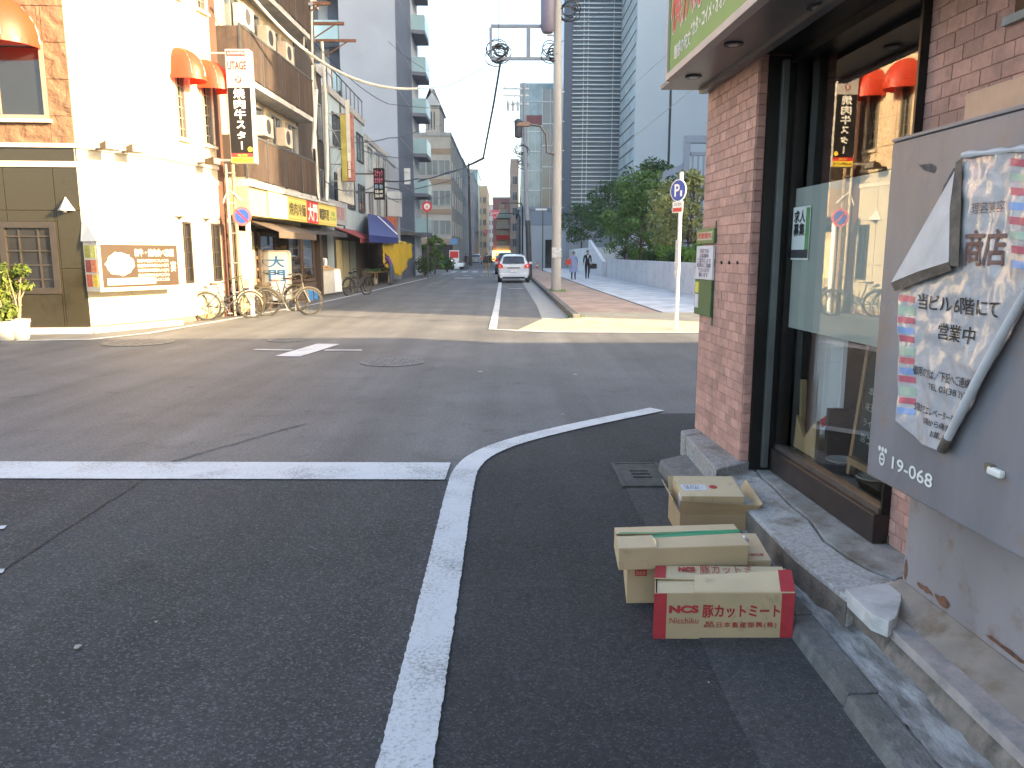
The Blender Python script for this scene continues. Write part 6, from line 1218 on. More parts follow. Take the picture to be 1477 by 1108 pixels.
# thin service pole pair under the vertical sign
sp = thing('service_pole', 'pair of thin weathered pipes standing under the vertical sign', 'pole', (AY(339, 400, 20.3).x, 20.15, 0)); zt_ = AY(340, 236, 20).z
MB().tube([(0, 0, 0), (-.02, 0, zt_)], .035, 8).build('pipe', M('pipe_cream', (.45, .38, .26), .7, .2, 6), sp, smooth=True); MB().tube([(.16, .05, 0), (.14, .05, zt_)], .05, 8).build('pipe', M('pipe_brown', (.27, .19, .12), .7, .2, 6), sp, smooth=True)
for k in range(5): MB().box(-.04, .2, -.03, .06, .6+k*.75, .63+k*.75).build('clamp', STEEL, sp)
MB().tube([(-.2, 0, zt_-1.1), (0, 0, zt_-.6), (.35, 0, zt_-.9)], .02, 5).build('cable', WHITE_M, sp)
# the big vertical restaurant sign
SY = 19.5; us, W_, H_ = vsign('vertical_sign', 'tall white and black vertical grill sign with brush lettering', 327, 370.5, 73, 236, SY, M('sign_face_white', (.36, .35, .33), .5, .03), .30)
MB().box(0.02, W_-.02, -.156, -.15, .0, H_*.665).build('black_panel', BK, us); MB().box(.02, W_-.02, -.158, -.15, 0, H_*.05).build('yellow_band', YELLOW, us); MB().box(.02, W_-.02, -.158, -.15, H_*.05, H_*.085).build('red_band', RED, us); MB().box(W_*.06, W_*.82, -.156, -.15, H_*.94, H_*.985).build('red_band', RED, us)
letter(us, 'ALL YOU CAN EAT BBQ', W_*.1, W_*.78, H_*.95, H_*.975, .159, SIGNW, .02); SRED = M('sign_brown_red', (.15, .025, .02), .5); letter(us, 'UTAGE', W_*.08, W_*.86, H_*.82, H_*.895, .154, SRED, .02)
disc(W_*.13, .15, .156, (W_*.5, H_*.735), 0, 24).build('floor_disc', SRED, us); letter(us, '2F', W_*.42, W_*.58, H_*.72, H_*.752, .159, SIGNW, .03)
for k, ch in enumerate('焼肉牛スター'): 
    zc = H_*(.615-k*.092); sz = H_*(.044 if k < 3 else .034); letter(us, ch if ch != 'ー' else '｜', W_*.5-(W_*.24 if k < 3 else W_*.18 if k < 5 else W_*.03), W_*.5+(W_*.24 if k < 3 else W_*.18 if k < 5 else W_*.03), zc-sz, zc+sz, .159, SIGNW, .035)
disc(W_*.1, .156, .161, (W_*.84, H_*.12), 0, 20).build('gold_disc', YELLOW, us); letter(us, '03-3836-2118', W_*.08, W_*.92, H_*.012, H_*.038, .161, BK, .02); letter(us, 'TEL予約', W_*.3, W_*.7, H_*.056, H_*.078, .161, YELLOW, .02)
MB().box(-.55, .0, -.02, .02, H_*.02, H_*.04).build('bracket', STEEL, us); MB().box(-.55, 0, -.02, .02, H_*.97, H_*.985).build('bracket', STEEL, us)
# steel poles in front of the balconies
stp = thing('drain_pipes', 'tall pale steel pipes running up past the brown balconies', 'pipe', (0, 0, 0)); PP = M('pipe_pale', (.50, .49, .45), .5, .12, 4); XP = -6.45
MB().tube([tuple(xp(438, -30, XP)), tuple(xp(440, 70, XP)), tuple(xp(452, 95, XP)), tuple(xp(456, 130, XP)), tuple(xp(452, 215, XP)), tuple(xp(459, 285, XP))], .07, 8).build('pipe', PP, stp, smooth=True); MB().tube([tuple(xp(449, -30, XP)), tuple(xp(451, 120, XP)), tuple(xp(460, 290, XP))], .05, 8).build('pipe', PP, stp, smooth=True); MB().tube([tuple(xp(464, 60, XP)), tuple(xp(470, 150, XP)), tuple(xp(472, 240, XP)), tuple(xp(471, 290, XP))], .065, 8).build('pipe', PP, stp, smooth=True)
MB().box(-7.2, -6.2, xp(440, 0, XP).y-.05, xp(440, 0, XP).y+.05, xp(440, 8, XP).z, xp(440, 4, XP).z).build('bracket', STEEL, stp)
fr3 = thing('roof_frame', 'rusty steel sign frame projecting above the balconies', 'frame', (0, 0, 0)); q0 = xp(420, 5, -6.9)
for k in range(3): MB().box(q0.x-.3, q0.x+1.25, q0.y+k*2.2, q0.y+.08+k*2.2, q0.z-.04, q0.z+.06).build('beam', RUST, fr3); MB().tube([(q0.x-.2, q0.y+k*2.2+.04, q0.z-.7), (q0.x+.9, q0.y+k*2.2+.04, q0.z-.04)], .025, 5).build('brace', RUST, fr3)
# ---------------- cables ----------------
def cable(label, pts, r, sag=0.0, mat=None, group=None):
    P = [Vector(p) for p in pts]; out = []
    for a, b in zip(P[:-1], P[1:]):
        for i in range(14): t = i/14; out.append(a.lerp(b, t)-Vector((0, 0, sag*4*t*(1-t))))
    out.append(P[-1]); o = MB().tube(out, r, 6).build('overhead_cable', mat or BLACK, None, smooth=True); return tag(o, label, 'cable', group or 'overhead cables')
CW = M('cable_pale', (.45, .43, .38), .6, .1); hub = Vector((2.08+xx_(719), 31.4, zz(85)+.1))
def bez(a, b, c, n=24): return [a*(1-t)**2+b*2*t*(1-t)+c*t*t for t in np.linspace(0, 1, n)]
A0, A1, A2 = AY(352, -20, 19.6), AY(470, 135, 24), AY(602, 128, 28.0)
cable('thick pale cable sagging from the left balconies across the street', bez(A0, A1, A2), .042, 0, CW); cable('thin continuation of the sagging cable up to the pole bracket', [A2, AY(650, 123, 29), hub], .012, .02)
cable('dark cable dropping from the pole bracket towards the left', [hub+Vector((.1, 0, 0)), AY(712, 150, 33), AY(697, 228, 38), AY(660, 246, 60), AY(603, 262, 52)], .042, .0)
cable('dark cable running from the vertical sign to the far left buildings', [AY(493, 205, 32.5), AY(560, 199, 40), AY(600, 190, 46), AY(640, 178, 70)], .022, .1)
cable('long dark cable bundle over the far street crossing', [AY(540, 258, 40), AY(600, 258, 47), AY(640, 250, 60), AY(700, 228, 90)], .045, .15); cable('lower dark cable over the far street crossing', [AY(556, 270, 40), AY(610, 270, 55), AY(690, 246, 95)], .035, .15)
cable('thin cable at the shop roofs on the left', [AY(520, 216, 36), AY(560, 226, 43), AY(600, 228, 50)], .02, .05); cable('thin cable along the low shop fronts', [AY(560, 287, 44), AY(640, 285, 75), AY(680, 262, 105)], .03, .1)
cable('cable rising from the pole top out of the frame', [hub, AY(720, -25, 31)], .012); cable('wire from the far pole to the left side', [AY(745, 136, 50), AY(690, 200, 90)], .012, .2); cable('second wire from the far pole to the left side', [AY(745, 128, 50), AY(640, 110, 40), AY(560, 60, 30)], .008, .2)
cable('pale diagonal stay wire across the slab tower', [AY(905, 130, 60), AY(1000, 45, 55)], .02, 0, CW); cable('lower pale diagonal stay wire across the slab tower', [AY(905, 205, 60), AY(1010, 120, 55)], .022, 0, CW)
# ---------------- bicycles ----------------
def bicycle(name, label, loc, rz, frame_m, basket=True, lean=0.0, seed=0, small=1.0, group='parked bicycles'):
    t = thing(name, label, 'bicycle', loc, rz, group); t.rotation_euler = (lean, 0, rz); t.scale = (small,)*3; Rw = .33; wb = 1.06
    for i, x in enumerate((0, wb)):
        w = MB().tube([(x+Rw*math.cos(a), 0, Rw+Rw*math.sin(a)) for a in np.linspace(0, 2*math.pi, 33)[:-1]], .024, 7, closed=True).build('wheel', RUBBER, t, smooth=True)
        MB().tube([(x+(Rw-.028)*math.cos(a), 0, Rw+(Rw-.028)*math.sin(a)) for a in np.linspace(0, 2*math.pi, 33)[:-1]], .012, 5, closed=True).build('rim', STEEL, w, smooth=True)
        mb = MB(); mb.lathe([(.025, -.04), (.025, .04)], 8, c=(x, 0, Rw), axis='y')
        for k in range(16): a = k*math.pi/8; mb.tube([(x, .02*(-1)**k, Rw), (x+(Rw-.03)*math.cos(a), 0, Rw+(Rw-.03)*math.sin(a))], .003, 3)
        mb.build('spokes', STEEL, w)
        MB().tube([(x+(Rw+.035)*math.cos(a), 0, Rw+(Rw+.035)*math.sin(a)) for a in np.linspace(.3 if i == 0 else .6, 2.9, 12)], .016, 5).build('mudguard', STEEL if seed % 2 else frame_m, t)
    mb = MB(); bb = (.44, 0, .29); seat = (.30, 0, .72); head = (.90, 0, .80); hd2 = (.935, 0, .62)
    for a, b, r in ((bb, seat, .017), (bb, hd2, .02), ((.40, 0, .45), (.92, 0, .70), .016), ((0, .05, Rw), (.44, .05, .29), .011), ((0, -.05, Rw), (.44, -.05, .29), .011), ((0, .05, Rw), (.315, .03, .66), .009), ((0, -.05, Rw), (.315, -.03, .66), .009), (head, hd2, .021), (hd2, (wb, .05, Rw), .012), (hd2, (wb, -.05, Rw), .012)): mb.tube([a, b], r, 7)
    mb.build('frame', frame_m, t, smooth=True)
    MB().tube([seat, (.275, 0, .84)], .013, 6).build('seat_post', STEEL, t); MB().hexa([(.14, -.09, .84), (.30, -.06, .85), (.30, .06, .85), (.14, .09, .84), (.12, -.10, .90), (.42, -.022, .88), (.42, .022, .88), (.12, .10, .90)]).build('saddle', WOOD_D if seed % 2 else BLACK, t, bevel=.015)
    MB().tube([(.62, -.27, .99), (.80, -.25, 1.03), (.88, -.06, 1.0), (.88, .06, 1.0), (.80, .25, 1.03), (.62, .27, .99)], .011, 6).build('handlebar', STEEL, t, smooth=True); MB().tube([head, (.88, 0, 1.0)], .013, 6).build('stem', STEEL, t)
    for s in (-1, 1): MB().tube([(.60, s*.27, .985), (.70, s*.265, 1.01)], .017, 6).build('grip', RUBBER, t)
    mb = MB(); mb.tube([(.44+.09*math.cos(a), -.055, .29+.09*math.sin(a)) for a in np.linspace(0, 6.28, 17)[:-1]], .006, 4, closed=True); mb.box(.42, .46, -.1, .1, .285, .295); mb.tube([(.44, -.07, .29), (.50, -.09, .14)], .009, 5); mb.tube([(.44, .07, .29), (.38, .09, .44)], .009, 5); mb.box(.45, .55, -.15, -.07, .125, .15); mb.box(.33, .43, .07, .15, .43, .455); mb.build('crankset', STEEL_D, t)
    if basket:
        mb = MB()
        for k in range(5):
            z = .70+k*.055; e = .02*k/4; mb.tube([(.98-e, -.15-e, z), (1.24+e, -.15-e, z), (1.24+e, .15+e, z), (.98-e, .15+e, z)], .0045, 4, closed=True)
        for i in range(7):
            f = -.15+.05*i
            for xq in (.98, 1.24): mb.tube([(xq, f, .70), (xq+(.02 if xq > 1 else -.02), f*1.13, .92)], .0035, 3)
        for i in range(5):
            f = .98+.065*i
            for s in (-1, 1): mb.tube([(f, s*.15, .70), (f, s*.17, .92)], .0035, 3)
        mb.build('basket', STEEL, t)
    MB().tube([(0, .06, Rw), (-.05, .16, .02)], .008, 5).build('kickstand', STEEL, t)
    mb = MB(); mb.box(-.16, .22, -.06, -.045, .70, .715); mb.box(-.16, .22, .045, .06, .70, .715)
    for k in range(4): mb.box(-.15+k*.11, -.13+k*.11, -.06, .06, .716, .722)
    mb.tube([(0, -.055, Rw), (-.05, -.055, .7)], .006, 4); mb.tube([(0, .055, Rw), (-.05, .055, .7)], .006, 4); mb.build('rear_rack', STEEL, t); return t
STEEL = M('bike_steel', (.105, .09, .065), .4, .15, 9, metal=.6); NAVY = M('frame_navy', (.06, .05, .20), .4, .06); GOLDF = M('frame_grey', (.12, .11, .095), .4, .06, metal=.5); BLKF = M('frame_black', (.03, .03, .035), .4)
def bk(name, label, x0, y0, x1, fm, **k):   # rear-wheel pixel and heading
    p = G(x0, y0); return bicycle(name, label, (p.x, p.y, 0), k.pop('rz'), fm, **k)
bk('bicycle', 'dark bicycle leaning at the beige wall, leftmost of the row', 300, 462, 0, BLKF, rz=R(35), basket=False, lean=R(-6), seed=1); bk('bicycle', 'navy blue framed bicycle with basket in the left group', 352, 455, 0, NAVY, rz=R(192), basket=True, seed=2)
bk('bicycle', 'old bicycle with brown saddle behind the navy one', 342, 449, 0, GOLDF, rz=R(150), basket=True, seed=3); bk('bicycle', 'silver bicycle with large thin wheels before the standing sign', 385, 456, 0, GOLDF, rz=R(28), basket=False, seed=5, small=1.05)
bk('bicycle', 'dark city bicycle with basket squeezed behind the silver one', 372, 450, 0, BLKF, rz=R(165), basket=True, seed=8); bk('bicycle', 'second dark bicycle against the beige wall behind the first', 312, 458, 0, BLKF, rz=R(60), basket=True, lean=R(-5), seed=6); bk('bicycle', 'bicycle with brown saddle standing right of the sign board', 428, 449, 0, GOLDF, rz=R(170), basket=False, seed=7, small=1.05); bk('bicycle', 'black city bicycle parked by the white draped stall', 503, 427, 0, BLKF, rz=R(60), basket=True, seed=2)
bk('bicycle', 'second bicycle behind the black one at the stall', 511, 423, 0, GOLDF, rz=R(70), basket=True, seed=4)
for i, (px_, py_, lab) in enumerate(((604, 393, 'parked bicycle beside the green bin'), (612, 391, 'parked bicycle left of the street bush'))): bk('bicycle', lab, px_, py_, 0, BLKF, rz=R(75), basket=True, seed=6+i)
# standing signboard, crates, stall things
SB = thing('standing_sign', 'white standing signboard with blue characters among the bicycles', 'sign', G(402, 444), R(3)); a, b = AY(382, 361, G(402, 444).y), AY(424, 430, G(402, 444).y); hh = a.z; W_ = b.x-a.x
mb = MB(); rr = .12; pts = []
for (cx, cz, a0) in ((W_/2-rr, hh-rr, 0), (-W_/2+rr, hh-rr, 90), (-W_/2+.03, .22, 180), (W_/2-.03, .22, 270)):
    for q_ in (range(0, 91, 18) if a0 < 180 else (0,)): an = R(a0+q_); pts.append((cx+(rr if a0 < 180 else .03)*math.cos(an), 0, cz+(rr if a0 < 180 else .0)*math.sin(an)))
mb.prism(pts, (0, .22, 0)).build('panel', M('sign_cream_frame', (.60, .54, .40), .5), SB); mb = MB(); mb.prism([(p[0]*.90, -.006, .1+(p[2]-.1)*.965) for p in pts], (0, .005, 0)); mb.build('face', WHITE_M, SB)
SBB = M('sign_blue_ink', (.03, .20, .45), .5); letter(SB, '大', -.24, .24, hh*.70, hh*.90, .009, SBB, .03); letter(SB, '門', -.24, .24, hh*.46, hh*.66, .009, SBB, .03)
for s in (-1, 1): MB().box(s*W_*.4-.03, s*W_*.4+.03, -.1, .32, 0, .22).build('foot', STEEL_D, SB)
for i, (px_, py_, w, lab) in enumerate(((440, 434, .5, 'blue plastic crate right of the standing sign'), (449, 432, .45, 'second blue plastic crate under the display window'))):
    p = G(px_, py_); c = thing('plastic_crate', lab, 'crate', (p.x, p.y, 0), R(10), 'blue crates'); mb = MB(); mb.box(-w/2, w/2, 0, .02, 0, .36); mb.box(-w/2, w/2, .36, .38, 0, .36); mb.box(-w/2, -w/2+.02, .02, .36, 0, .36); mb.box(w/2-.02, w/2, .02, .36, 0, .36); mb.box(-w/2+.02, w/2-.02, .02, .36, 0, .02); mb.build('shell', M('crate_blue', (.05, .25, .60), .5), c); MB().box(-w/2-.01, w/2+.01, -.012, .0, .30, .34).build('rim', M('crate_rim', (.06, .3, .66), .5), c)
p = Vector((-6.95, 29.9, 0)); sc = thing('stall_counter', 'stall counter draped with pale cloth panels beside the grey sign', 'stall', (p.x, p.y, 0), R(80)); MB().box(-.1, 1.3, 0, .7, .06, 1.0).build('counter', M('counter_cloth', (.50, .47, .40), .8, .08, 4), sc, bevel=.02); MB().box(-.16, 1.36, -.06, .76, 1.0, 1.04).build('top', WOOD, sc); MB().prism([(1.0, -.03, .1), (1.5, -.15, .1), (1.4, -.1, 1.0), (1.0, -.03, 1.0)], (0, .02, 0)).build('cloth', WHITE_M, sc)
mb = MB()
for i in range(10): mb.lathe([(.05, 0), (.08, .05), (.05, .1), (0, .11)], 8, c=(.05+.13*i, .3, 1.04))
mb.build('goods', DISP, sc)['kind'] = 'stuff'
p = G(543, 411); vs_ = thing('produce_stall', 'wooden produce table with buckets left of the woman in purple', 'stall', (p.x, p.y, 0), R(82)); MB().box(0, 2.6, 0, .8, .62, .68).build('table_top', WOOD, vs_)
for x in (.05, 2.5):
    for y in (.05, .7): MB().box(x, x+.06, y, y+.06, 0, .62).build('leg', WOOD, vs_)
for k in range(4): MB().box(.15+k*.6, .65+k*.6, .1, .7, .68, .82).build('tray', [GREEN, M('tray_tan', (.5, .4, .2), .7), GREEN, YELLOW][k], vs_)
for i, (px_, py_) in enumerate(((541, 402), (540, 409))):
    q_ = G(px_, py_); bt_ = thing('bucket', ['pale bucket on the produce table end', 'pale green bucket under the produce table'][i], 'bucket', (q_.x+.1, q_.y-.4, .0 if i else .45), 0, 'buckets at the stall'); MB().lathe([(.13, 0), (.17, .32), (.18, .33), (.16, .33), (.125, .02)], 14).build('shell', M('bucket_%d' % i, (.42, .47, .42), .5), bt_, smooth=True)
    if not i: bush_l = leaf_mesh('foliage', [(0, 0, .45), (.1, 0, .5), (-.1, .05, .5)], [.14, .12, .12], 160, .06, LEAF_H, 1, 4); link('foliage', bush_l, bt_)
p = G(597, 393); gbn = thing('wheelie_bin', 'dark green bin beside the yellow tarpaulin', 'bin', (p.x-.3, p.y, 0), R(10)); MB().hexa([(-.35, -.3, .1), (.35, -.3, .1), (.35, .3, .1), (-.35, .3, .1), (-.42, -.36, 1.25), (.42, -.36, 1.25), (.42, .36, 1.25), (-.42, .36, 1.25)]).build('body', GREEN, gbn, bevel=.03); MB().box(-.45, .45, -.4, .4, 1.25, 1.32).build('lid', M('bin_lid', (.03, .2, .09), .5), gbn, bevel=.02)
for s in (-1, 1): MB().lathe([(.1, -.03), (.1, .03)], 12, c=(s*.36, .25, .1), axis='x').build('wheel', RUBBER, gbn)
for k, (px_, py_, lab) in enumerate(((586, 400, 'stack of dark crates under the tarpaulin'), (576, 402, 'flat blue crate on the ground by the tarpaulin'))):
    p = G(px_, py_); c = thing('plastic_crate', lab, 'crate', (p.x-.2, p.y, 0), R(8), 'stall crates'); hq = .5 if k == 0 else .25
    for j in range(2 if k == 0 else 1): mb = MB(); mb.box(-.3, .3, -.2, .2, j*.26, j*.26+.03); [mb.box(*q_) for q_ in ((-.3, .3, -.2, -.18, j*.26+.03, j*.26+.25), (-.3, .3, .18, .2, j*.26+.03, j*.26+.25), (-.3, -.28, -.18, .18, j*.26+.03, j*.26+.25), (.28, .3, -.18, .18, j*.26+.03, j*.26+.25))]; mb.build('crate_layer', DARKG if k == 0 else M('crate_steel_blue', (.08, .2, .36), .6), c)
tree('street_bush', 'bushy street tree in front of the tan office on the left', (AY(627, 385, 63).x, 63, 0), AY(627, 340, 63).z, .95, LEAF_A, 91, .2, 2200, .10, 20, .8)
for i, (px_, Y) in enumerate(((613, 57), (645, 70))): bush('pavement_shrub', ['low dark shrub beside the parked bicycles', 'low shrub at the far street corner'][i], (AY(px_, 380, Y).x, Y, 0), .7, .9, 1.5, LEAF_B, 95+i, 900, .09)
w_ = thing('vending_stand', 'red and white vending stand at the far left corner', 'stand', (AY(657, 388, 84).x, 82, 0)); MB().box(-.5, .5, 0, .7, .1, 2.0).build('cabinet', WHITE_M, w_); MB().box(-.45, .45, -.01, 0, 1.2, 1.9).build('front_panel', RED, w_); MB().box(-.4, .4, -.3, .5, 2.6, 3.2).build('blue_sign', M('sign_sky', (.12, .25, .42), .5), w_)
# traffic cone by the hall
p = G(774, 387.5); cn = thing('traffic_cone', 'small orange traffic cone at the concrete hall', 'traffic cone', (p.x, p.y-2, .1)); MB().lathe([(.22, 0), (.22, .03), (.13, .04), (.03, .7), (0, .7)], 12).build('cone', M('cone_orange', (.75, .14, .03), .5), cn); MB().lathe([(.108, .22), (.085, .36)], 12).build('reflective_band', WHITE_M, cn)

# more overhead lines
cable('black cable from the balcony pipes to the far pole', [xp(452, 60, -6.45), AY(560, 150, 36), AY(742, 150, 50)], .014, .25); cable('thin black line between the house roofs and the apartment tower', [AY(505, 190, 34), AY(560, 232, 42), AY(592, 250, 49.5)], .014, .15)
cable('black line from the far pole down to the tan office', [AY(748, 170, 50), AY(650, 215, 84)], .02, .5); cable('thin line crossing high between the pole and the slab tower', [Vector((2.08, 31.4, zz(60))), AY(905, -20, 40)], .012, .1)
cable('black cable looping along the left shop fronts', [AY(470, 262, 28), AY(505, 275, 33), AY(540, 268, 39), AY(575, 292, 46)], .02, .12)
# ---------------- vehicles ----------------
CARW = M('car_white', (.66, .69, .72), .22, .03, 3, coat=.6); CARS = M('car_silver', (.42, .46, .50), .25, .03, 3, metal=.3, coat=.5); CARK = M('car_dark', (.035, .038, .045), .25, .03, 3, coat=.6)
CGL = M_panes('car_glass', (.018, .022, .027), .05); TAIL = M('tail_light', (.45, .02, .02), .25, .05, emit=(1, .05, .02, .08)); TAILO = M('tail_amber', (.6, .18, .04), .3); PLATE = M('number_plate', (.7, .7, .68), .5); CBL = M('car_black_trim', (.02, .02, .022), .5)
def car(name, label, loc, rz, paint, L_=4.05, W_=1.72, H_=1.54, group=None):
    """nose towards local +y; loft of rounded cross-sections"""
    t = thing(name, label, 'car', loc, rz, group); hw = W_/2
    st = [  # y, z low, z belt, z roof, half width belt, half width roof
        (0.0, .42, .98, 1.00, .86, .80), (.06, .30, 1.02, 1.10, .95, .74), (.22, .24, 1.02, 1.34, .985, .71), (.45, .22, .99, 1.49, .995, .70), (.9, .2, .97, 1.54, 1, .71), (1.6, .2, .95, 1.54, 1, .71), (2.2, .2, .93, 1.47, 1, .69), (2.75, .2, .93, 1.20, .99, .66), (3.0, .2, .93, 1.00, .985, .70), (3.5, .2, .86, .88, .96, .78), (3.85, .24, .74, .75, .88, .72), (4.05, .34, .60, .62, .72, .6)]
    ky, kz = L_/4.05, H_/1.54; rings = []
    for (y, zl, zb, zr, wb, wr) in st:
        half = [(.55*wb, zl), (.90*wb, zl+.04), (wb, zl+.18), (wb*1.0, (zl+zb)/2+.05), (wb*.975, zb), (wr+(wb-wr)*.08 if zr-zb > .1 else wb*.93, zb+(zr-zb)*.85), (wr*.9, zr-.012 if zr-zb > .1 else zb+.02), (wr*.5, zr+.012 if zr-zb > .1 else zb+.04)]
        ring = [(x*hw, y*ky, z*kz) for x, z in half]+[(-x*hw, y*ky, z*kz) for x, z in reversed(half)]; rings.append(ring)
    mb = MB(); n = len(rings[0])
    for r in rings: mb.v += r
    for i in range(len(rings)-1):
        for j in range(n): k = (j+1) % n; mb.f.append((i*n+j, i*n+k, (i+1)*n+k, (i+1)*n+j)); mb.m.append(0)
    mb.f.append(tuple(range(n-1, -1, -1))); mb.m.append(0); mb.f.append(tuple((len(rings)-1)*n+j for j in range(n))); mb.m.append(0)
    body = mb.build('body', paint, t, smooth=True); md = body.modifiers.new('s', 'SUBSURF'); md.levels = 1; md.render_levels = 2
    # rear window, lights, bumper
    MB().prism([(-.60*hw/.86, -.005, 1.055*kz), (.60*hw/.86, -.005, 1.055*kz), (.53*hw/.86, .22*ky, 1.40*kz), (-.53*hw/.86, .22*ky, 1.40*kz)], (0, -.012, .004)).build('rear_window', CGL, t, bevel=.01)
    MB().box(-.55*hw, .55*hw, .16, .36, 1.44*kz, 1.47*kz).build('spoiler', paint, t, bevel=.01)
    for s in (-1, 1):
        lo = MB().prism([(s*hw*.98, .10, .80*kz), (s*hw*.66, -.015, .80*kz), (s*hw*.70, -.01, .96*kz), (s*hw*.93, .06, 1.08*kz), (s*hw*1.0, .14, 1.06*kz)], (0, -.03, 0)).build('tail_light', TAIL, t); MB().box(s*hw*.76, s*hw*.9, -.04, -.02, .82*kz, .88*kz).build('indicator', TAILO, lo)
        MB().prism([(s*(hw+.001), .75*ky, 1.0*kz), (s*(hw+.001), 2.45*ky, .98*kz), (s*hw*.78, 2.2*ky, 1.38*kz), (s*hw*.76, .62*ky, 1.42*kz)], (s*.012, 0, 0)).build('side_window', CGL, t)
        MB().box(s*hw*1.02, s*(hw*1.02+.2), 2.35*ky, 2.5*ky, .98*kz, 1.12*kz).build('mirror', paint, t, bevel=.03); MB().box(s*hw*.55, s*hw*.8, -.03, 0, .40*kz, .45*kz).build('reflector', TAIL, t)
    MB().box(-hw*.88, hw*.88, -.06, .12, .26*kz, .52*kz).build('bumper', paint, t, bevel=.05); MB().box(-hw*.7, hw*.7, -.07, .0, .24*kz, .34*kz).build('lower_trim', CBL, t, bevel=.02)
    MB().box(-.17, .17, -.075, -.055, .56*kz, .72*kz).build('number_plate', PLATE, t); MB().box(-.35, .35, -.04, 0, .80*kz, .84*kz).build('garnish', STEEL, t); MB().tube([(0, -.015, 1.06*kz), (.28, .02, 1.12*kz)], .008, 4).build('wiper', CBL, t)
    for y in (.72*ky, 3.3*ky):
        for s in (-1, 1): w = MB().lathe([(.20, -.1), (.30, -.1), (.31, -.07), (.31, .07), (.30, .1), (.20, .1)], 22, c=(s*(hw-.09), y, .31), axis='x').build('wheel', RUBBER, t, smooth=True); MB().lathe([(.2, -.105), (.2, .105), (.05, .11)], 10, c=(s*(hw-.09), y, .31), axis='x').build('rim', STEEL, w)
    MB().prism([(-hw*.6, 2.35*ky, 1.46*kz), (hw*.6, 2.35*ky, 1.46*kz), (hw*.68, 2.98*ky, 1.02*kz), (-hw*.68, 2.98*ky, 1.02*kz)], (0, .012, .012)).build('windscreen', CGL, t)
    for s in (-1, 1): MB().box(s*hw*.5, s*hw*.85, 3.78*ky, 3.92*ky, .62*kz, .74*kz).build('headlight', WHITE_M, t, bevel=.02)
    return t
car('parked_car', 'white hatchback stopped at the right kerb, seen from behind', (.50, 43.6, 0), R(-.5), CARW, 4.1, 1.78, 1.58)
p = G(690, 380.5); car('parked_car', 'silver car far down the left side of the street', (p.x, 122, 0), R(2), CARS, 4.4, 1.85, 1.65)
car('parked_car', 'dark car standing ahead of the white hatchback', (.15, 62, 0), R(1), CARK, 4.5, 1.8, 1.75); car('parked_car', 'grey car far ahead in the left lane', (-3.3, 150, 0), 0, CARS, 4.3, 1.75, 1.5)
# scooter at the far left corner
sc_ = thing('scooter', 'parked motor scooter at the far left corner', 'scooter', (AY(666, 388, 80).x, 80, 0), R(150))
for x in (0, 1.2): w = MB().lathe([(.14, -.05), (.24, -.05), (.25, 0), (.24, .05), (.14, .05)], 18, c=(x, 0, .25), axis='y').build('wheel', RUBBER, sc_, smooth=True); MB().lathe([(.14, -.03), (.14, .03)], 10, c=(x, 0, .25), axis='y').build('rim', STEEL, w)
MB().prism([(-.25, -.15, .35), (.5, -.15, .3), (.8, -.15, .28), (.95, -.15, .3), (1.1, -.15, .85), (.98, -.15, .9), (.75, -.15, .42), (.5, -.15, .45), (.45, -.15, .72), (-.3, -.15, .75)], (0, .3, 0)).build('body', WHITE_M, sc_, bevel=.04); MB().box(-.3, .45, -.14, .14, .75, .84).build('saddle', BLACK, sc_, bevel=.04); MB().tube([(1.02, -.3, 1.0), (1.05, 0, 1.02), (1.02, .3, 1.0)], .018, 6).build('handlebar', BLACK, sc_); MB().tube([(1.05, 0, 1.0), (1.2, 0, .25)], .03, 6).build('fork', STEEL, sc_)
MB().lathe([(.08, 0), (.07, .06)], 12, c=(1.12, 0, .9), axis='x').build('headlight', M('lamp_lit', (.8, .75, .6), .3, emit=(1, .9, .7, 3)), sc_)
# ---------------- people ----------------
SKIN = M('skin', (.50, .31, .22), .6, .05); HAIR = M('hair', (.02, .014, .012), .5, .2, 30)
BASE = dict(pelvis=(0, 0, .92), waist=(0, 0, 1.06), chest=(0, .01, 1.28), neck=(0, 0, 1.43), headb=(0, -.015, 1.50), head=(0, -.025, 1.58), crown=(0, 0, 1.655),
  shl=(-.17, .01, 1.37), ell=(-.22, .03, 1.10), wrl=(-.22, -.05, .87), hal=(-.22, -.08, .78), shr=(.17, .01, 1.37), elr=(.22, .03, 1.10), wrr=(.22, -.05, .87), har=(.22, -.08, .78),
  hpl=(-.09, 0, .88), knl=(-.10, -.02, .49), anl=(-.10, .02, .09), tol=(-.11, -.14, .035), hpr=(.09, 0, .88), knr=(.10, -.02, .49), anr=(.10, .02, .09), tor=(.11, -.14, .035))
EDG = [('pelvis', 'waist'), ('waist', 'chest'), ('chest', 'neck'), ('neck', 'headb'), ('headb', 'head'), ('head', 'crown'), ('chest', 'shl'), ('shl', 'ell'), ('ell', 'wrl'), ('wrl', 'hal'), ('chest', 'shr'), ('shr', 'elr'), ('elr', 'wrr'), ('wrr', 'har'), ('pelvis', 'hpl'), ('hpl', 'knl'), ('knl', 'anl'), ('anl', 'tol'), ('pelvis', 'hpr'), ('hpr', 'knr'), ('knr', 'anr'), ('anr', 'tor')]
RAD = dict(pelvis=(.14, .11), waist=(.125, .095), chest=(.15, .105), neck=(.052, .052), headb=(.062, .072), head=(.078, .095), crown=(.055, .065), shl=(.062, .062), ell=(.043, .043), wrl=(.030, .030), hal=(.035, .022), shr=(.062, .062), elr=(.043, .043), wrr=(.030, .030), har=(.035, .022), hpl=(.088, .09), knl=(.058, .06), anl=(.04, .042), tol=(.040, .03), hpr=(.088, .09), knr=(.058, .06), anr=(.04, .042), tor=(.040, .03))
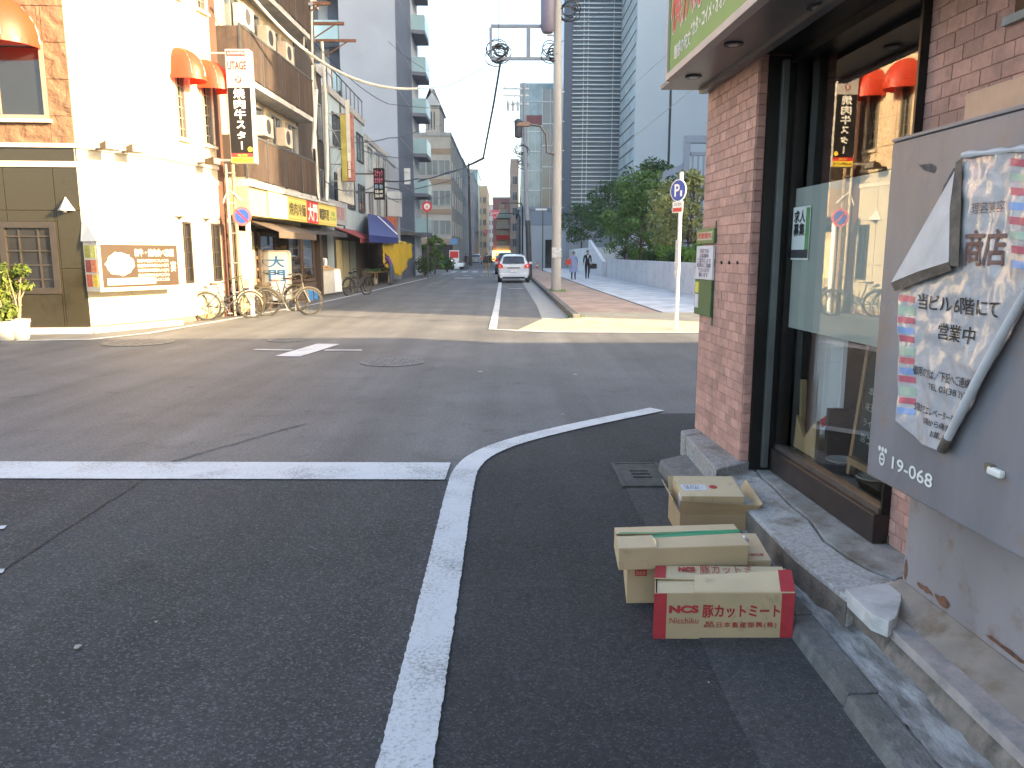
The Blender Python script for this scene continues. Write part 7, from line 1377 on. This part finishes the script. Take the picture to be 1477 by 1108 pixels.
def person(label, loc, rz, top, bottom, shoes, pose={}, sleeve=True, hair='short', scale=1.0, skirt=None, hairm=None, group=None):
    """faces local -y"""
    J = dict(BASE); J.update(pose); t = thing('person', label, 'person', loc, rz, group); t.scale = (scale,)*3
    names = list(J); me = bpy.data.meshes.new('body'); me.from_pydata([J[k] for k in names], [(names.index(a), names.index(b)) for a, b in EDG], [])
    o = link('body', me); o.modifiers.new('skin', 'SKIN').use_smooth_shade = True; o.modifiers.new('sub', 'SUBSURF').levels = 2
    sv = me.skin_vertices[0].data
    for i, k in enumerate(names): sv[i].radius = RAD[k]; sv[i].use_root = (k == 'pelvis')
    bpy.context.view_layer.update(); dg = bpy.context.evaluated_depsgraph_get(); m2 = bpy.data.meshes.new_from_object(o.evaluated_get(dg)); bpy.data.objects.remove(o); bpy.data.meshes.remove(me)
    for m in (SKIN, top, bottom, shoes): m2.materials.append(m)
    cls = {}
    for k in names: cls[k] = 0 if k in ('headb', 'head', 'crown', 'hal', 'har', 'wrl', 'wrr') else 3 if k[:2] in ('to',) else 2 if k[:2] in ('kn', 'an', 'hp') or k == 'pelvis' else 1
    if sleeve:
        pass
    else:
        cls['ell'] = cls['elr'] = 0
    segs = [(Vector(J[a]), Vector(J[b]), a, b) for a, b in EDG]
    for p in m2.polygons:
        c = p.center; best = None
        for a, b, na, nb in segs:
            d = b-a; u = max(0, min(1, (c-a).dot(d)/max(d.length_squared, 1e-9))); dist = (c-(a+d*u)).length
            if best is None or dist < best[0]: best = (dist, na if u < .55 else nb)
        p.material_index = cls[best[1]]; p.use_smooth = True
        if best[1].startswith('an') and c.z < .07: p.material_index = 3
    m2.name = 'body'; link('body', m2, t)
    h = Vector(J['head']); cr_ = Vector(J['crown']); ax = (cr_-Vector(J['headb'])).normalized(); mb = MB(); n = 14; hm = hairm or HAIR
    for j in range(7):
        f = j/6; rr = (.100, .108, .107, .098, .078, .048, .012)[j]; ce = h-ax*.03+ax*f*.145+Vector((0, .016, 0))
        for i in range(n):
            a = 6.283*i/n; yy_ = math.sin(a); cut = max(0, -yy_)*(.055 if j < 3 else 0); mb.v.append(tuple(ce+Vector((rr*.86*math.cos(a), rr*yy_+cut, 0))))
    for j in range(6):
        for i in range(n): k = (i+1) % n; mb.f.append((j*n+i, j*n+k, (j+1)*n+k, (j+1)*n+i)); mb.m.append(0)
    if hair == 'long':
        nk = Vector(J['neck']); mb.tube([tuple(h+Vector((0, .05, .03))), tuple(h+Vector((0, .085, -.08))), tuple(nk+Vector((0, .10, -.02))), tuple(nk+Vector((0, .10, -.16)))], [.07, .085, .08, .045], 10)
    mb.build('hair', hm, t, smooth=True)
    fc = MB(); fw = Vector((0, -1, 0)); fc.tube([tuple(h+Vector((0, -.088, .0))), tuple(h+Vector((0, -.112, -.03)))], [.008, .014], 6); fc.build('nose', SKIN, t, smooth=True)
    ey = MB()
    for s in (-1, 1): ey.lathe([(.009, 0), (.009, .01)], 8, c=(h.x+s*.032, h.y-.094, h.z+.008), axis='y')
    ey.build('eyes', BLACK, t); MB().box(h.x-.022, h.x+.022, h.y-.094, h.y-.082, h.z-.062, h.z-.054).build('mouth', M('lips', (.35, .12, .1), .6), t)
    if skirt:
        m_, zt_, zb_, rt, rb = skirt; MB().lathe([(rb, zb_), (rb*.97, zb_+.02), ((rt+rb)/2, (zt_+zb_)/2), (rt, zt_)], 18).build('skirt', m_, t, smooth=True)
    return t
PURP = M('shirt_purple', (.10, .04, .17), .8, .1, 8); JEAN = M('jeans', (.06, .085, .13), .85, .15, 8); SUIT = M('suit_black', (.012, .013, .016), .7, .1, 8); SHOE = M('shoe_dark', (.02, .02, .02), .5); DRS = M('dress_blue', (.30, .34, .50), .8, .25, 14); KHAKI = M('khaki', (.33, .26, .17), .8, .1); NVT = M('dark_top', (.035, .035, .045), .8, .15); HBR = M('hair_brown', (.07, .032, .02), .5, .2, 30)
lean = dict(waist=(0, -.04, 1.05), chest=(0, -.17, 1.24), neck=(0, -.27, 1.36), headb=(0, -.32, 1.41), head=(0, -.37, 1.47), crown=(0, -.38, 1.545), shl=(-.17, -.20, 1.31), shr=(.17, -.20, 1.31), ell=(-.19, -.30, 1.06), elr=(.19, -.30, 1.06), wrl=(-.15, -.50, .98), wrr=(.15, -.50, .98), hal=(-.14, -.58, .96), har=(.14, -.58, .96))
p = G(565, 411.5); person('woman in purple top and jeans bending over the stall by the yellow tarpaulin', (p.x, p.y, 0), R(-105), PURP, JEAN, SHOE, lean, hair='long', hairm=HBR, scale=1.08)
person('person in white shirt behind the draped stall counter', (-7.25, 31.5, 0), R(-20), WHITE_M, NVT, SHOE, lean, hair='long', hairm=HBR, scale=1.05)
walk = dict(knl=(-.10, -.12, .50), anl=(-.10, -.10, .09), tol=(-.11, -.27, .04), knr=(.10, .02, .49), anr=(.10, .22, .13), tor=(.11, .10, .04), wrl=(-.22, .05, .87), hal=(-.22, .06, .78), wrr=(.21, -.14, .88), har=(.21, -.18, .80))
p = G(827, 403.5, .1); wl = person('woman in pale blue dress with red bag on the right pavement', (p.x, p.y, .1), R(8), DRS, M('stockings', (.05, .05, .06), .7), SHOE, {'elr': (.24, .05, 1.1)}, hair='short', scale=.98, skirt=(DRS, 1.05, .45, .15, .27))
bg = thing('shoulder_bag', 'bright red shoulder bag carried by the woman in pale blue', 'bag', (p.x-.30, p.y-.05, .1)); MB().hexa([(-.2, -.09, .88), (.16, -.09, .88), (.16, .09, .88), (-.2, .09, .88), (-.17, -.06, 1.18), (.13, -.06, 1.18), (.13, .06, 1.18), (-.17, .06, 1.18)]).build('pouch', M('bag_red', (.60, .06, .03), .6, .1), bg, bevel=.03); MB().tube([(-.14, 0, 1.17), (.02, 0, 1.38), (.11, 0, 1.17)], .012, 6).build('strap', M('strap_red', (.4, .04, .03), .6), bg)
p = G(847, 402.5, .1); person('man in black suit and white shirt beside the woman with red bag', (p.x, p.y, .1), R(5), SUIT, SUIT, SHOE, walk, scale=1.03)
mb = MB().prism([(-.055, -.122, 1.40), (.055, -.122, 1.40), (0, -.135, 1.16)], (0, -.006, 0)); sh = mb.build('shirt_front', WHITE_M, bpy.data.objects[[o.name for o in bpy.data.objects if o.get('label', '').startswith('man in black suit')][0]])
br = thing('briefcase', 'black briefcase carried by the man in the suit', 'bag', (p.x+.36, p.y-.08, .1), R(10)); MB().box(-.2, .2, -.05, .05, .62, .92).build('case', BLACK, br, bevel=.02); MB().tube([(-.07, 0, .92), (-.06, 0, .97), (.06, 0, .97), (.07, 0, .92)], .012, 6).build('handle', BLACK, br)
p = G(702, 399); person('pedestrian with dark top and khaki trousers walking in the road', (p.x, p.y, 0), R(175), NVT, KHAKI, SHOE, walk, hair='short', hairm=HBR)
bp_ = thing('backpack', 'dark backpack on the pedestrian in the road', 'bag', (p.x, p.y, 0), R(175)); MB().box(-.17, .17, .11, .30, 1.02, 1.42).build('pack', M('pack_dark', (.05, .04, .04), .7, .2, 9), bp_, bevel=.05)
for i, (px_, Y, lab) in enumerate(((716, 92, 'distant walker in white right of the road centre'), (707, 104, 'distant walker in dark clothes in the road'), (672, 84, 'person standing at the far left corner by the scooter'))):
    q_ = AY(px_, 372, Y); person(lab, (q_.x, Y, 0), R(170), [WHITE_M, NVT, NVT][i], NVT, SHOE, walk)
# ---------------- haze ----------------
HAZE = bpy.data.materials.new('haze'); HAZE.use_nodes = True; N, L = nodes(HAZE); N.remove(N['Principled BSDF']); pvn = N.new('ShaderNodeVolumePrincipled'); pvn.inputs['Color'].default_value = (.95, .95, .95, 1); pvn.inputs['Density'].default_value = .0004; pvn.inputs['Anisotropy'].default_value = .3; L.new(pvn.outputs[0], N['Material Output'].inputs['Volume'])
hz = MB().box(-60, 140, -45, 420, -1, 49.5).build('haze', HAZE); tag(hz, kind='stuff')
